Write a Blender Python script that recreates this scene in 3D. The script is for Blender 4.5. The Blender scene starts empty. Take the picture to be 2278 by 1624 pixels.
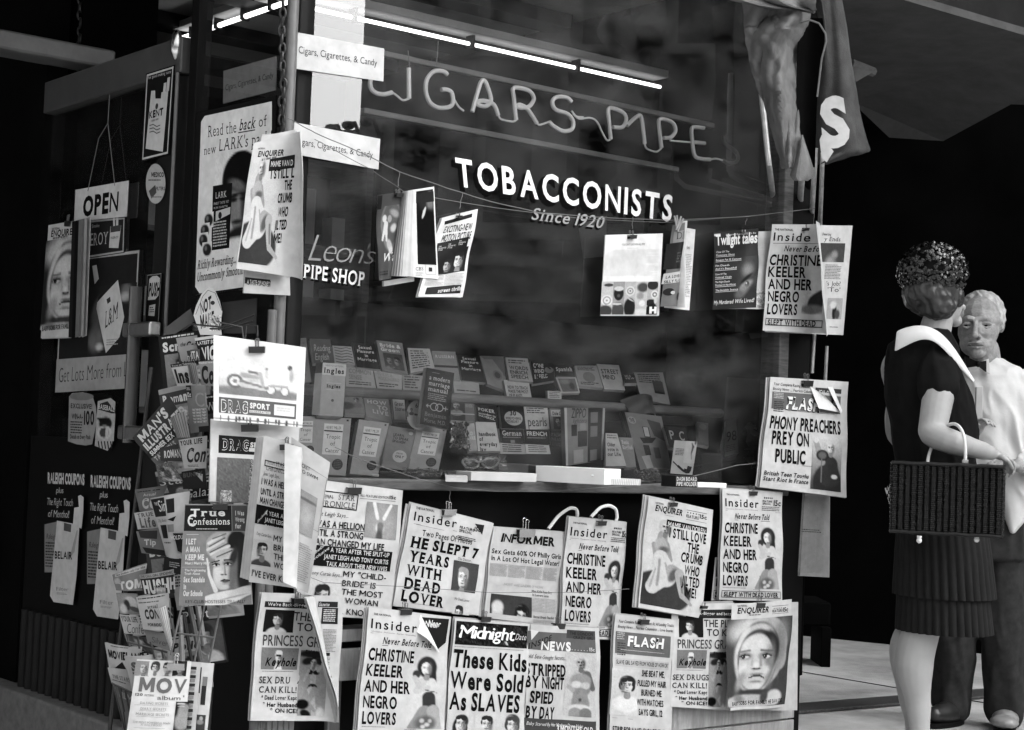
import bpy, bmesh, math, random
import numpy as np
from mathutils import Vector, Matrix
from mathutils.geometry import tessellate_polygon

rnd = random.Random(7)
SC = bpy.context.scene
COL = SC.collection

# ------------------------------------------------------------------ camera
EYE = Vector((0, 0, 1.08))
FPX, CX, CY = 3738.0, 1139.0, 812.0          # focal length and centre in the units used for measuring the photograph
TILT, ROLL = math.radians(2.65), math.radians(2.2)
FWD = Vector((0, math.cos(TILT), math.sin(TILT)))
_r0, _u0 = Vector((1, 0, 0)), Vector((0, -math.sin(TILT), math.cos(TILT)))
RIGHT = _r0 * math.cos(ROLL) + _u0 * math.sin(ROLL)
UP = _u0 * math.cos(ROLL) - _r0 * math.sin(ROLL)
cam_data = bpy.data.cameras.new('camera')
cam = bpy.data.objects.new('camera', cam_data)
COL.objects.link(cam)
m = Matrix((RIGHT, UP, -FWD)).transposed().to_4x4()
m.translation = EYE
cam.matrix_world = m
cam_data.sensor_width = 36.0
cam_data.lens = FPX / 2278.0 * 36.0
cam_data.clip_start, cam_data.clip_end = 0.05, 2000
SC.camera = cam

# ------------------------------------------------------------------ sky, sun, exposure
SUN_EL, SUN_AZ = math.radians(40), math.radians(96)       # azimuth from +Y towards +X
world = bpy.data.worlds.new('World')
SC.world = world
world.use_nodes = True
nt = world.node_tree
bg = nt.nodes['Background']
sky = nt.nodes.new('ShaderNodeTexSky')
sky.sky_type = 'NISHITA'
sky.sun_disc = False
sky.sun_elevation = SUN_EL
sky.sun_rotation = SUN_AZ
sky.dust_density = 4.0
bw = nt.nodes.new('ShaderNodeRGBToBW')                      # the photograph is black and white
nt.links.new(sky.outputs[0], bw.inputs[0])
nt.links.new(bw.outputs[0], bg.inputs[0])
bg.inputs[1].default_value = 0.15
sun_d = bpy.data.lights.new('sun', 'SUN')
sun_d.energy, sun_d.angle = 3.0, math.radians(0.5)
sun = bpy.data.objects.new('sun', sun_d)
COL.objects.link(sun)
_sd = Vector((math.sin(SUN_AZ) * math.cos(SUN_EL), math.cos(SUN_AZ) * math.cos(SUN_EL), math.sin(SUN_EL)))
sun.rotation_euler = _sd.to_track_quat('Z', 'Y').to_euler()
vs = SC.view_settings
vs.view_transform, vs.look, vs.gamma, vs.use_curve_mapping = 'Standard', 'None', 1.0, False
vs.exposure = 2.4
SC.cycles.max_bounces = 8
SC.cycles.transparent_max_bounces = 24
SC.cycles.caustics_reflective = SC.cycles.caustics_refractive = False

# ------------------------------------------------------------------ measured frame of the place
Z = Vector((0, 0, 1))
W0 = Vector((-0.622, 4.71, 0))                # foot of the shop corner
U = Vector((0.775, 0.632, 0)).normalized()    # along the shop window, away from the corner
N = Vector((U.y, -U.x, 0))                    # out of the window, towards the street
V = Vector((-N.x, -N.y, 0))                   # along the door side, away from the corner
ND = Vector((-U.x, -U.y, 0))                  # out of the door side
# tiles of the photograph that were measured enlarged: origin and scale
TILES = dict(A=(525.7, 1020.5, .3717), B=(1082.4, 1020.5, .3717), C=(1639, 1020.5, .3717), D=(0, 1020.5, .3717),
             E=(1639, 463.9, .3618), F=(1298.9, 445.3, .2715), G=(804, 371.1, .2094), H=(278.3, 711.3, .2285),
             I=(216.5, 1020.5, .2094), J=(216.5, 1298.9, .2003), K=(556.7, 680.4, .2715), L=(1113.3, 680.4, .2715),
             M=(0, 494.8, .34276), N=(0, 0, .34276), O=(618.5, 0, .34276), P=(1237, 0, .34276), Q=(1670, 0, .3427), X=(0, 0, 1))

def px(t, x, y):
    o = TILES[t]
    return o[0] + x * o[2], o[1] + y * o[2]

def ray(x, y):
    return RIGHT * ((x - CX) / FPX) + UP * ((CY - y) / FPX) + FWD

def hit(x, y, p0, n):
    d = ray(x, y)
    return EYE + d * ((p0 - EYE).dot(n) / d.dot(n))

def win(x, y, d=0.0):
    return hit(x, y, W0 + N * d, N)

def dor(x, y, d=0.0):
    return hit(x, y, W0 + ND * d, ND)

def at(x, y, depth):
    return hit(x, y, Vector((0, depth, 0)), Vector((0, 1, 0)))

def onground(x, y, z=0.0):
    return hit(x, y, Vector((0, 0, z)), Z)

# ------------------------------------------------------------------ materials (black and white place: every colour is a grey)
def mat(name, g, rough=.7, spec=.4, metal=0.0, noise=.12, scale=12.0, bump=0.0, bscale=60.0, stretch=None):
    ma = bpy.data.materials.new(name)
    ma.use_nodes = True
    t = ma.node_tree
    b = t.nodes['Principled BSDF']
    b.inputs['Roughness'].default_value = rough
    b.inputs['Specular IOR Level'].default_value = spec
    b.inputs['Metallic'].default_value = metal
    tc = t.nodes.new('ShaderNodeTexCoord')
    mp = t.nodes.new('ShaderNodeMapping')
    if stretch:
        mp.inputs['Scale'].default_value = stretch
    t.links.new(tc.outputs['Object'], mp.inputs[0])
    nz = t.nodes.new('ShaderNodeTexNoise')
    nz.inputs['Scale'].default_value = scale
    nz.inputs['Detail'].default_value = 6
    nz.inputs['Roughness'].default_value = .65
    t.links.new(mp.outputs[0], nz.inputs[0])
    mr = t.nodes.new('ShaderNodeMapRange')
    mr.inputs[1].default_value, mr.inputs[2].default_value = .3, .7
    mr.inputs[3].default_value, mr.inputs[4].default_value = g * (1 - noise), g * (1 + noise)
    t.links.new(nz.outputs[0], mr.inputs[0])
    t.links.new(mr.outputs[0], b.inputs['Base Color'])
    if bump:
        n2 = t.nodes.new('ShaderNodeTexNoise')
        n2.inputs['Scale'].default_value = bscale
        n2.inputs['Detail'].default_value = 5
        t.links.new(mp.outputs[0], n2.inputs[0])
        bp = t.nodes.new('ShaderNodeBump')
        bp.inputs['Strength'].default_value = bump
        bp.inputs['Distance'].default_value = .01
        t.links.new(n2.outputs[0], bp.inputs['Height'])
        t.links.new(bp.outputs[0], b.inputs['Normal'])
    return ma

def emat(name, g, strength):
    ma = bpy.data.materials.new(name)
    ma.use_nodes = True
    b = ma.node_tree.nodes['Principled BSDF']
    b.inputs['Base Color'].default_value = (g, g, g, 1)
    b.inputs['Emission Color'].default_value = (1, 1, 1, 1)
    b.inputs['Emission Strength'].default_value = strength
    return ma

def glassmat(name, boost=1.0, dirt=.02):
    ma = bpy.data.materials.new(name)
    ma.use_nodes = True
    t = ma.node_tree
    t.nodes.remove(t.nodes['Principled BSDF'])
    out = t.nodes['Material Output']
    tr = t.nodes.new('ShaderNodeBsdfTransparent')
    tr.inputs[0].default_value = (.9, .9, .9, 1)
    gl = t.nodes.new('ShaderNodeBsdfGlossy')
    gl.inputs['Roughness'].default_value = .0
    fr = t.nodes.new('ShaderNodeFresnel')
    fr.inputs[0].default_value = 1.5
    mu = t.nodes.new('ShaderNodeMath')
    mu.operation = 'MULTIPLY'
    mu.inputs[1].default_value = 2.0 * boost             # two faces of the pane
    t.links.new(fr.outputs[0], mu.inputs[0])
    mx = t.nodes.new('ShaderNodeMixShader')
    t.links.new(mu.outputs[0], mx.inputs[0])
    t.links.new(tr.outputs[0], mx.inputs[1])
    t.links.new(gl.outputs[0], mx.inputs[2])
    df = t.nodes.new('ShaderNodeBsdfDiffuse')            # street grime on the pane
    df.inputs[0].default_value = (.5, .5, .5, 1)
    tc = t.nodes.new('ShaderNodeTexCoord')
    mp = t.nodes.new('ShaderNodeMapping')
    mp.inputs['Scale'].default_value = (1.1, 1.1, 2.2)
    nz = t.nodes.new('ShaderNodeTexNoise')
    nz.inputs['Scale'].default_value = 3.5
    nz.inputs['Detail'].default_value = 8
    nz.inputs['Roughness'].default_value = .7
    mr = t.nodes.new('ShaderNodeMapRange')
    mr.inputs[1].default_value, mr.inputs[2].default_value = .35, .75
    mr.inputs[3].default_value, mr.inputs[4].default_value = 0, dirt * 2.5
    t.links.new(tc.outputs['Object'], mp.inputs[0])
    t.links.new(mp.outputs[0], nz.inputs[0])
    t.links.new(nz.outputs[0], mr.inputs[0])
    m2 = t.nodes.new('ShaderNodeMixShader')
    t.links.new(mr.outputs[0], m2.inputs[0])
    t.links.new(mx.outputs[0], m2.inputs[1])
    t.links.new(df.outputs[0], m2.inputs[2])
    t.links.new(m2.outputs[0], out.inputs[0])
    return ma

def printmat(name, rough, spec):
    """Ink on paper: the printed grey comes from the page itself, with a little mottling of the stock."""
    ma = bpy.data.materials.new(name)
    ma.use_nodes = True
    t = ma.node_tree
    b = t.nodes['Principled BSDF']
    b.inputs['Roughness'].default_value = rough
    b.inputs['Specular IOR Level'].default_value = spec
    a = t.nodes.new('ShaderNodeAttribute')
    a.attribute_name = 'ink'
    tc = t.nodes.new('ShaderNodeTexCoord')
    nz = t.nodes.new('ShaderNodeTexNoise')
    nz.inputs['Scale'].default_value = 38
    nz.inputs['Detail'].default_value = 5
    mr = t.nodes.new('ShaderNodeMapRange')
    mr.inputs[1].default_value, mr.inputs[2].default_value = .3, .7
    mr.inputs[3].default_value, mr.inputs[4].default_value = .88, 1.05
    t.links.new(tc.outputs['Object'], nz.inputs[0])
    t.links.new(nz.outputs[0], mr.inputs[0])
    mu = t.nodes.new('ShaderNodeMath')
    mu.operation = 'MULTIPLY'
    n2 = t.nodes.new('ShaderNodeTexNoise')                 # handling grime and yellowing, in broad patches
    n2.inputs['Scale'].default_value = 7
    n2.inputs['Detail'].default_value = 4
    m2 = t.nodes.new('ShaderNodeMapRange')
    m2.inputs[1].default_value, m2.inputs[2].default_value = .35, .65
    m2.inputs[3].default_value, m2.inputs[4].default_value = .86, 1.02
    t.links.new(tc.outputs['Object'], n2.inputs[0])
    t.links.new(n2.outputs[0], m2.inputs[0])
    m3 = t.nodes.new('ShaderNodeMath')
    m3.operation = 'MULTIPLY'
    t.links.new(mr.outputs[0], m3.inputs[0])
    t.links.new(m2.outputs[0], m3.inputs[1])
    t.links.new(a.outputs['Fac'], mu.inputs[0])
    t.links.new(m3.outputs[0], mu.inputs[1])
    t.links.new(mu.outputs[0], b.inputs['Base Color'])
    return ma

M = dict(
    print=printmat('newsprint', .9, .05), gloss=printmat('coated_paper', .45, .12),
    black=mat('black_paint', .004, .6, .08), dark=mat('dark_paint', .009, .55, .15, noise=.3), void=mat('deep_shade_dark', .0025, .9, .03, noise=.5, scale=3),  # void: near-black base colour puts deep shade into whatever wears it
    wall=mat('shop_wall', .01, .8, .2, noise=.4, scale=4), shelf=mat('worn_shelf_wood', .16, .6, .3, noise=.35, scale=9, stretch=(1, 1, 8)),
    wood=mat('pale_wood', .3, .65, .3, noise=.3, scale=8, bump=.2, stretch=(6, 6, 1)), steel=mat('brushed_steel', .55, .32, .5, 1.0, noise=.1, scale=40),
    pipe=mat('grey_painted_pipe', .11, .4, .5, noise=.2, scale=14), pole=mat('galvanised_pole', .45, .4, .5, .5, noise=.25, scale=30),
    chain=mat('black_chain', .03, .4, .5, .6), wire=mat('thin_wire', .12, .5, .4, .3), clip=mat('black_clip_enamel', .015, .3, .5),
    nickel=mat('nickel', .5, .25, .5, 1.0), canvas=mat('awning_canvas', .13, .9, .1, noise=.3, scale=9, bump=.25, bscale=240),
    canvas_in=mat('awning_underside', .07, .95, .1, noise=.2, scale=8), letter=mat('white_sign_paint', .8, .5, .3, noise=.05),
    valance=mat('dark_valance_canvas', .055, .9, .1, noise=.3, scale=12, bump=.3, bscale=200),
    sill=mat('worn_sill_wood', .07, .6, .3, noise=.5, scale=14, stretch=(1, 1, 8)),
    pave=mat('sidewalk_concrete', .42, .85, .2, noise=.45, scale=1.7, bump=.3, bscale=120), road=mat('asphalt', .06, .9, .2, noise=.3, scale=20),
    ceil=mat('shop_ceiling', .3, .9, .1, noise=.1), neon=mat('neon_glass_tube', .8, .15, .6, noise=.1), card=mat('white_card', .72, .6, .2, noise=.04),
    stone=mat('facade_stone', .17, .85, .2, noise=.25, scale=.6), glass=glassmat('window_glass', 1.0, .035), glass_door=glassmat('door_glass', .8, .012),
    cello=glassmat('cellophane', 1.4, .1), tube=emat('lit_tube', .9, 1.1), box=mat('box_card', .42, .7, .2), step=mat('terrazzo_step', .13, .7, .3, noise=.3, scale=30),
)

# ------------------------------------------------------------------ objects
def link(o, parent=None):
    COL.objects.link(o)
    if parent:
        o.parent = parent
    return o

def thing(name, label, cat, loc, group=None):
    o = bpy.data.objects.new(name, None)
    o.empty_display_size = .05
    o.location = loc
    link(o)
    return tag(o, label, cat, group)

def tag(o, label=None, cat=None, group=None, kind=None):
    for k, v in (('label', label), ('category', cat), ('group', group), ('kind', kind)):
        if v:
            o[k] = v
    return o

def origin_of(o):
    return o.location if o is not None else Vector((0, 0, 0))

class MB:
    """Collects shapes in place (world coordinates) for ONE mesh."""
    def __init__(s):
        s.v, s.f, s.s = [], [], []

    def add(s, vs_, fs, smooth=False):
        b = len(s.v)
        s.v += [Vector(p) for p in vs_]
        s.f += [tuple(i + b for i in f) for f in fs]
        s.s += [smooth] * len(fs)

    def box(s, o, ax, ay, az, bev=0.0):
        """box from corner o along three edge vectors"""
        o = Vector(o)
        bm = bmesh.new()
        q = [bm.verts.new(o + ax * i + ay * j + az * k) for k in (0, 1) for j in (0, 1) for i in (0, 1)]
        for f in ((0, 2, 3, 1), (4, 5, 7, 6), (0, 1, 5, 4), (2, 6, 7, 3), (0, 4, 6, 2), (1, 3, 7, 5)):
            bm.faces.new([q[i] for i in f])
        bmesh.ops.recalc_face_normals(bm, faces=bm.faces[:])
        if bev:
            bmesh.ops.bevel(bm, geom=bm.edges[:], offset=bev, segments=2, affect='EDGES', profile=.5)
        s.bm(bm)

    def bm(s, bm, smooth=False):
        bm.verts.index_update()
        s.add([v.co.copy() for v in bm.verts], [[v.index for v in f.verts] for f in bm.faces], smooth)
        bm.free()

    def tube(s, pts, r, seg=10, cap=True, close=False):
        pts = [Vector(p) for p in pts]
        n = len(pts)
        rr = r if isinstance(r, (list, tuple)) else [r] * n
        prev = None
        vs_ = []
        for i, p in enumerate(pts):
            a = pts[(i - 1) % n] if (i or close) else p
            b = pts[(i + 1) % n] if (i < n - 1 or close) else p
            t = (b - a).normalized()
            if prev is None:
                k = t.cross(Z if abs(t.z) < .9 else Vector((1, 0, 0))).normalized()
            else:
                k = (prev - t * prev.dot(t)).normalized()
            prev = k
            j = t.cross(k)
            vs_ += [p + (k * math.cos(q) + j * math.sin(q)) * rr[i] for q in [2 * math.pi * x / seg for x in range(seg)]]
        fs = []
        for i in range(n if close else n - 1):
            for q in range(seg):
                a, b = i * seg + q, i * seg + (q + 1) % seg
                c, d = ((i + 1) % n) * seg + (q + 1) % seg, ((i + 1) % n) * seg + q
                fs.append((a, b, c, d))
        if cap and not close:
            fs.append(tuple(range(seg))[::-1])
            fs.append(tuple((n - 1) * seg + q for q in range(seg)))
        s.add(vs_, fs, True)

    def loft(s, rings, cap=True, smooth=True):
        k = len(rings[0])
        vs_ = [p for r in rings for p in r]
        fs = [(i * k + q, i * k + (q + 1) % k, (i + 1) * k + (q + 1) % k, (i + 1) * k + q) for i in range(len(rings) - 1) for q in range(k)]
        if cap:
            fs.append(tuple(range(k))[::-1])
            fs.append(tuple((len(rings) - 1) * k + q for q in range(k)))
        s.add(vs_, fs, smooth)

    def ball(s, c, rx, ry=None, rz=None, ax=None, seg=14, ring=9):
        ry, rz = ry or rx, rz or rx
        ax = ax or (Vector((1, 0, 0)), Vector((0, 1, 0)), Z)
        c = Vector(c)
        rings = []
        for i in range(ring + 1):
            th = math.pi * (i + .001) / (ring + .002)
            rings.append([c + ax[0] * (rx * math.sin(th) * math.cos(2 * math.pi * q / seg)) + ax[1] * (ry * math.sin(th) * math.sin(2 * math.pi * q / seg)) - ax[2] * (rz * math.cos(th)) for q in range(seg)])
        s.loft(rings)

    def build(s, name, material, parent=None, loc=None, mods=None):
        me = bpy.data.meshes.new(name)
        o = bpy.data.objects.new(name, me)
        if parent is not None:
            off = Vector(parent.location)
            p = parent.parent
            while p is not None:
                off = off + Vector(p.location)
                p = p.parent
        else:
            off = Vector(loc) if loc is not None else (sum(s.v, Vector()) / max(1, len(s.v)))
            if loc is None:
                off.z = min(p.z for p in s.v)
            o.location = off
        me.from_pydata([p - off for p in s.v], [], s.f)
        me.materials.append(material)
        me.polygons.foreach_set('use_smooth', s.s)
        me.update()
        link(o, parent)
        if any(s.s):
            try:
                o.data.set_sharp_from_angle(angle=math.radians(42))
            except Exception:
                pass
        return o
# ------------------------------------------------------------------ the place: ground, street, shop building
def WP(u, d, z):
    return W0 + U * u + N * d + Z * z

def DP(s, d, z):
    return W0 + V * s + ND * d + Z * z

g = MB()
g.add([(-400, -11, 0), (400, -11, 0), (400, 400, 0), (-400, 400, 0)], [(0, 1, 2, 3)])
tag(g.build('pavement', M['pave'], loc=(0, 0, 0)), kind='structure')
g = MB()
g.add([(-400, -400, -.13), (400, -400, -.13), (400, -11.2, -.13), (-400, -11.2, -.13)], [(0, 1, 2, 3)])
tag(g.build('road', M['road'], loc=(0, 0, 0)), kind='structure')
g = MB()
g.box((-400, -11.2, -.13), Vector((800, 0, 0)), Vector((0, .2, 0)), Z * .125)
tag(g.build('kerb', M['stone'], loc=(0, 0, 0)), kind='structure')
g = MB()                                                     # one slab joint crossing the pavement
a = onground(2072, 1545)
g.box(a + Z * .002 - V * 1.2, U * .01, V * 7, Z * .002)
tag(g.build('pavement_joint', M['dark'], loc=(0, 0, 0)), kind='structure')
g = MB()
a, b = onground(1735, 1575), onground(2235, 1535)
t = (b - a).normalized()
g.box(a - t * 2 + Z * .004, t * 8, Vector((-t.y, t.x, 0)) * -.17, Z * .012, .004)
tag(g.build('threshold_path', mat('worn_dark_threshold', .05, .6, .3, noise=.7, scale=22, stretch=(3, 12, 1)), loc=(0, 0, 0)), kind='structure')

# upper storeys of the shop's own building, over the recess and the entry
bld = thing('shop_building', 'dark office block whose upper storeys overhang the tobacco shop and its entry', 'building', (-6, 12, 0))
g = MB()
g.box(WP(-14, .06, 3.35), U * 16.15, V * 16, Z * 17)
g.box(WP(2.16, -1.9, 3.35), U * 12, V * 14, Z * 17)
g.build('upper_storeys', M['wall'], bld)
g = MB()                                                     # dark recess beside the shop
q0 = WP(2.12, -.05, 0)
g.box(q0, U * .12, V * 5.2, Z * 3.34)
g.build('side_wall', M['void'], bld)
g = MB()
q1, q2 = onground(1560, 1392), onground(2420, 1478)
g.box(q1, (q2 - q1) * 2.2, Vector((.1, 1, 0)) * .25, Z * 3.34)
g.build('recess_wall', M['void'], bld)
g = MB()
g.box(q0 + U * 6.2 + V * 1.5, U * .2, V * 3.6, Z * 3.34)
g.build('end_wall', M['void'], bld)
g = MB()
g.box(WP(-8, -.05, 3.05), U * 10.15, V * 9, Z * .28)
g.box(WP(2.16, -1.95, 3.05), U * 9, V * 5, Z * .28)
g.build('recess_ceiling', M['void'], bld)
# interior of the shop
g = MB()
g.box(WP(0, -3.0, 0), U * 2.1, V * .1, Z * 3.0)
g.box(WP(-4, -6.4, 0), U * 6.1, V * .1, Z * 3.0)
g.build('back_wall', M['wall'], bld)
g = MB()
g.box(WP(.02, -.12, 2.86), U * 2.08, V * 6.2, Z * .12)
g.box(WP(-3.5, -1.2, 2.98), U * 3.5, V * 5.2, Z * .05)
g.build('shop_ceiling', M['ceil'], bld)
for i in range(6):
    g = MB()
    g.box(WP(-3.5, -(1.3 + i * .62), 2.80), U * 5.5, V * -.14, Z * .055)
    g.build('ceiling_beam', M['black'], bld)
g = MB()
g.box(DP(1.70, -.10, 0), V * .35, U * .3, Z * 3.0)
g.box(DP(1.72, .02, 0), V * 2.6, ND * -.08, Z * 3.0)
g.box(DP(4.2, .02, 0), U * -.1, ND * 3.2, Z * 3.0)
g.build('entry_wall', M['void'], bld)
g = MB()
a = at(-40, 100, 5.75)
g.box(a, U * .5, V * .14, Z * .07, .01)
g.build('lintel', M['pipe'], bld)
g = MB()
a = at(112, 190, 6.25)
g.box(a, U * .22, V * .2, Z * 1.4, .008)
g.build('entry_post', M['black'], bld)

# the shop window
sw = thing('shop_window', 'large plate glass shop window over a black base, newspapers strung across it', 'shop window', WP(1, 0, 0))
ZS = .962
g = MB()
g.box(WP(0, -.06, 0), U * 2.1, V * .14, Z * (ZS - .034))
g.build('base_panel', M['black'], sw)
g = MB()
g.box(WP(.0, .05, ZS - .032), U * 2.05, V * .6, Z * .032, .005)
g.build('sill', M['sill'], sw)
g = MB()
g.add([WP(.03, 0, ZS + .004), WP(2.0, 0, ZS + .004), WP(2.0, 0, 2.84), WP(.03, 0, 2.84)], [(0, 1, 2, 3)])
g.build('pane', M['glass'], sw)
g = MB()
g.box(WP(2.0, .03, ZS), U * .05, V * .09, Z * 1.95, .004)
g.build('jamb', M['sill'], sw)
g = MB()
g.box(WP(2.055, .02, 0), U * .12, V * .1, Z * 2.9, .004)
g.build('corner_pier', M['black'], sw)
g = MB()
g.box(WP(0, .05, 2.84), U * 2.1, V * .15, Z * .3)
g.build('head_rail', M['black'], sw)

# return glass on the entry side, with the corner pipe
sd = thing('side_window', 'narrow side pane of the shop window, beside the entry door, holding a cigarette poster', 'shop window', DP(.33, 0, 0))
g = MB()
g.box(DP(.03, 0, 0), V * .56, U * .1, Z * .86)
g.build('base_panel', M['black'], sd)
g = MB()
g.add([DP(.035, 0, .865), DP(.6, 0, .865), DP(.6, 0, 2.84), DP(.035, 0, 2.84)], [(3, 2, 1, 0)])
g.build('pane', M['glass_door'], sd)
g = MB()
g.box(DP(.6, .015, 0), V * .05, U * .05, Z * 2.9, .004)
g.build('jamb', M['black'], sd)

cp = thing('corner_post', 'grey round pipe post at the shop corner with a dark strip beside it', 'post', WP(.012, .0, 0))
g = MB()
a, b = hit(653, 0, WP(0, .035, 0), N), hit(629, 900, WP(0, .035, 0), N)
top = Vector((a.x, a.y, 3.0))
g.tube([Vector((a.x, a.y, 0)), top], .0165, 14)
g.build('pipe', M['pipe'], cp)
g = MB()
g.box(DP(.02, .005, 0), V * .035, U * .05, Z * 3.0, .004)
g.build('dark_strip', M['dark'], cp)
g = MB()
p = hit(606, 700, WP(0, .05, 0), N)
g.tube([Vector((p.x, p.y, 0)), Vector((p.x, p.y, 1.42))], .013, 12)
g.build('short_pipe', M['pipe'], cp)

def chain(name, label, x, y0, y1, depth, s=.017):
    g = MB()
    a, b = at(x, y0, depth), at(x - 1, y1, depth)
    n = int((a - b).length / (s * 1.25))
    for i in range(n):
        c = a.lerp(b, (i + .5) / n) + RIGHT * rnd.uniform(-.003, .003)
        th = (i % 2) * math.pi / 2 + .5 + rnd.uniform(-.25, .25)
        h = Vector((math.cos(th), math.sin(th), 0))
        g.tube([c + h * (s * .45 * math.cos(q)) + Z * (s * .8 * math.sin(q)) for q in [2 * math.pi * k / 12 for k in range(12)]], s * .2, 6, close=True)
    tag(g.build(name, M['chain']), label, 'chain')

chain('chain', 'rusty black chain hanging down the corner post above the newspaper rack', 629, -20, 395, 4.62, .019)
chain('chain', 'thin black chain hanging against the dark post over the entry door', 178, -10, 130, 6.1, .022)

# entry door
dr = thing('entry_door', 'glass entry door with ribbed dark kick panel, tubular push handle and cigarette stickers', 'door', DP(1.15, 0, 0))
S0, S1, ZT = .70, 1.69, 2.2
g = MB()
g.add([DP(S0, 0, .5), DP(S1, 0, .5), DP(S1, 0, ZT), DP(S0, 0, ZT)], [(3, 2, 1, 0)])
g.build('pane', M['glass_door'], dr)
g = MB()
g.box(DP(S0 - .02, .03, ZT), V * (S1 - S0 + .04), U * .05, Z * .115, .006)
g.build('top_rail', mat('bronze_rail', .045, .45, .5, noise=.2), dr)
g = MB()
g.box(DP(S0, .025, .06), V * .115, U * .045, Z * (ZT - .06), .005)
g.build('stile', M['dark'], dr)
g = MB()
g.tube([DP(S0 - .005, .03, 1.35), DP(S0 - .005, .03, 2.2)], .006, 8)
g.build('hinge_rod', M['pipe'], dr)
g = MB()
g.box(DP(S0 + .115, .02, .06), V * (S1 - S0 - .115), U * .04, Z * .98)
g.build('lower_panel', M['black'], dr)
g = MB()
for i in range(15):
    g.tube([DP(S0 + .13 + i * .057, .03, .14), DP(S0 + .13 + i * .057, .03, .43)], .019, 10)
g.build('kick_rib', M['dark'], dr)
g = MB()
g.box(DP(S0 - .1, .1, 0), V * (S1 - S0 + .35), U * .14, Z * .16, .01)
g.build('kick_step', M['step'], dr)
g = MB()
a, b = dor(303, 638, .075), dor(284, 985, .075)
g.tube([Vector((a.x, a.y, a.z)), Vector((a.x, a.y, b.z))], .021, 16)
hd = g.build('push_handle', mat('dull_handle', .08, .25, .5, .3), dr)
for y in (738, 962):
    g = MB()
    p = dor(302 if y < 800 else 286, y, .03)
    q = Vector((a.x, a.y, p.z))
    g.box(q + V * .045 + Z * -.022 + ND * .02, V * -.19, U * .04, Z * .044, .006)
    g.build('bracket', M['steel'], hd)
g = MB()
c = dor(393, 100, .03)
g.ball(c, .02, .02, .05)
g.build('pivot', M['nickel'], dr)

# floor by the entry
g = MB()
g.box(DP(1.9, .5, 0), V * 3.0, U * .4, Z * .06, .01)
tag(g.build('step', M['step']), kind='structure')

# shelves in the dim shop behind the glass
cab = thing('shop_cabinet', 'tall dark wooden cabinet of shelves at the back of the dim shop', 'cabinet', WP(1.0, -2.9, 0))
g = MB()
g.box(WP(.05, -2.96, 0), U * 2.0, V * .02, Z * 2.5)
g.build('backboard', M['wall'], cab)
for i in range(6):
    g = MB()
    g.box(WP(.05, -2.66, .35 + i * .4), U * 2.0, V * .3, Z * .025)
    g.build('shelf', M['shelf'], cab)
for i in range(5):
    g = MB()
    g.box(WP(.05 + i * .49, -2.64, 0), U * .04, V * .32, Z * 2.5)
    g.build('upright', M['shelf'], cab)
cart = MB()
cart.box((-.05, -.04, 0), Vector((.1, 0, 0)), Vector((0, .1, 0)), Z * .22, .003)
cart0 = cart.build('cigar_carton', M['box'], loc=(0, 0, 0))
tag(cart0, 'dim carton among the goods on the shelves at the back of the shop', 'carton', 'cartons on the back shelves')
cmats = [M['box'], M['shelf'], M['wall'], M['card']]
for i in range(40):
    o = cart0 if i == 0 else cart0.copy()
    if i:
        COL.objects.link(o)
    k, r = i % 10, i // 10
    o.location = WP(.13 + k * .2 + rnd.uniform(-.03, .03), -2.8, .377 + (r + 1) * .4)
    o.rotation_euler[2] = math.atan2(U.y, U.x) + rnd.uniform(-.1, .1)
    o.scale = (rnd.uniform(.6, 1.5), 1, rnd.uniform(.6, 1.3))

# lit tubes inside the shop
def lit_tube(label, p, q, r=.0065):
    t = thing('fluorescent_lamp', label, 'ceiling lamp', (p + q) / 2)
    g = MB()
    g.tube([p, q], r, 10)
    g.build('tube', M['tube'], t)
    d = (q - p).normalized()
    g = MB()
    g.box(p + Z * .03 - d.cross(Z) * .045, q - p, d.cross(Z) * .09, Z * .03, .004)
    g.build('housing', M['ceil'], t)
    L = (q - p).length
    for k in range(4):
        g = MB()
        c = p.lerp(q, (k + .5) / 4)
        g.box(c - d.cross(Z) * .02 - Z * .016, d * .012, d.cross(Z) * .04, Z * .05)
        g.build('clamp', M['black'], t)

dt = -.75
lit_tube('long lit fluorescent lamp along the shop ceiling behind the window sign', hit(640, 6, WP(0, dt, 0), N), hit(1590, 221, WP(0, dt, 0), N))
lit_tube('short lit lamp inside the shop over the corner, seen through the side pane', dor(640, 4, -.9), dor(405, 85, -.9), .010)

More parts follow.
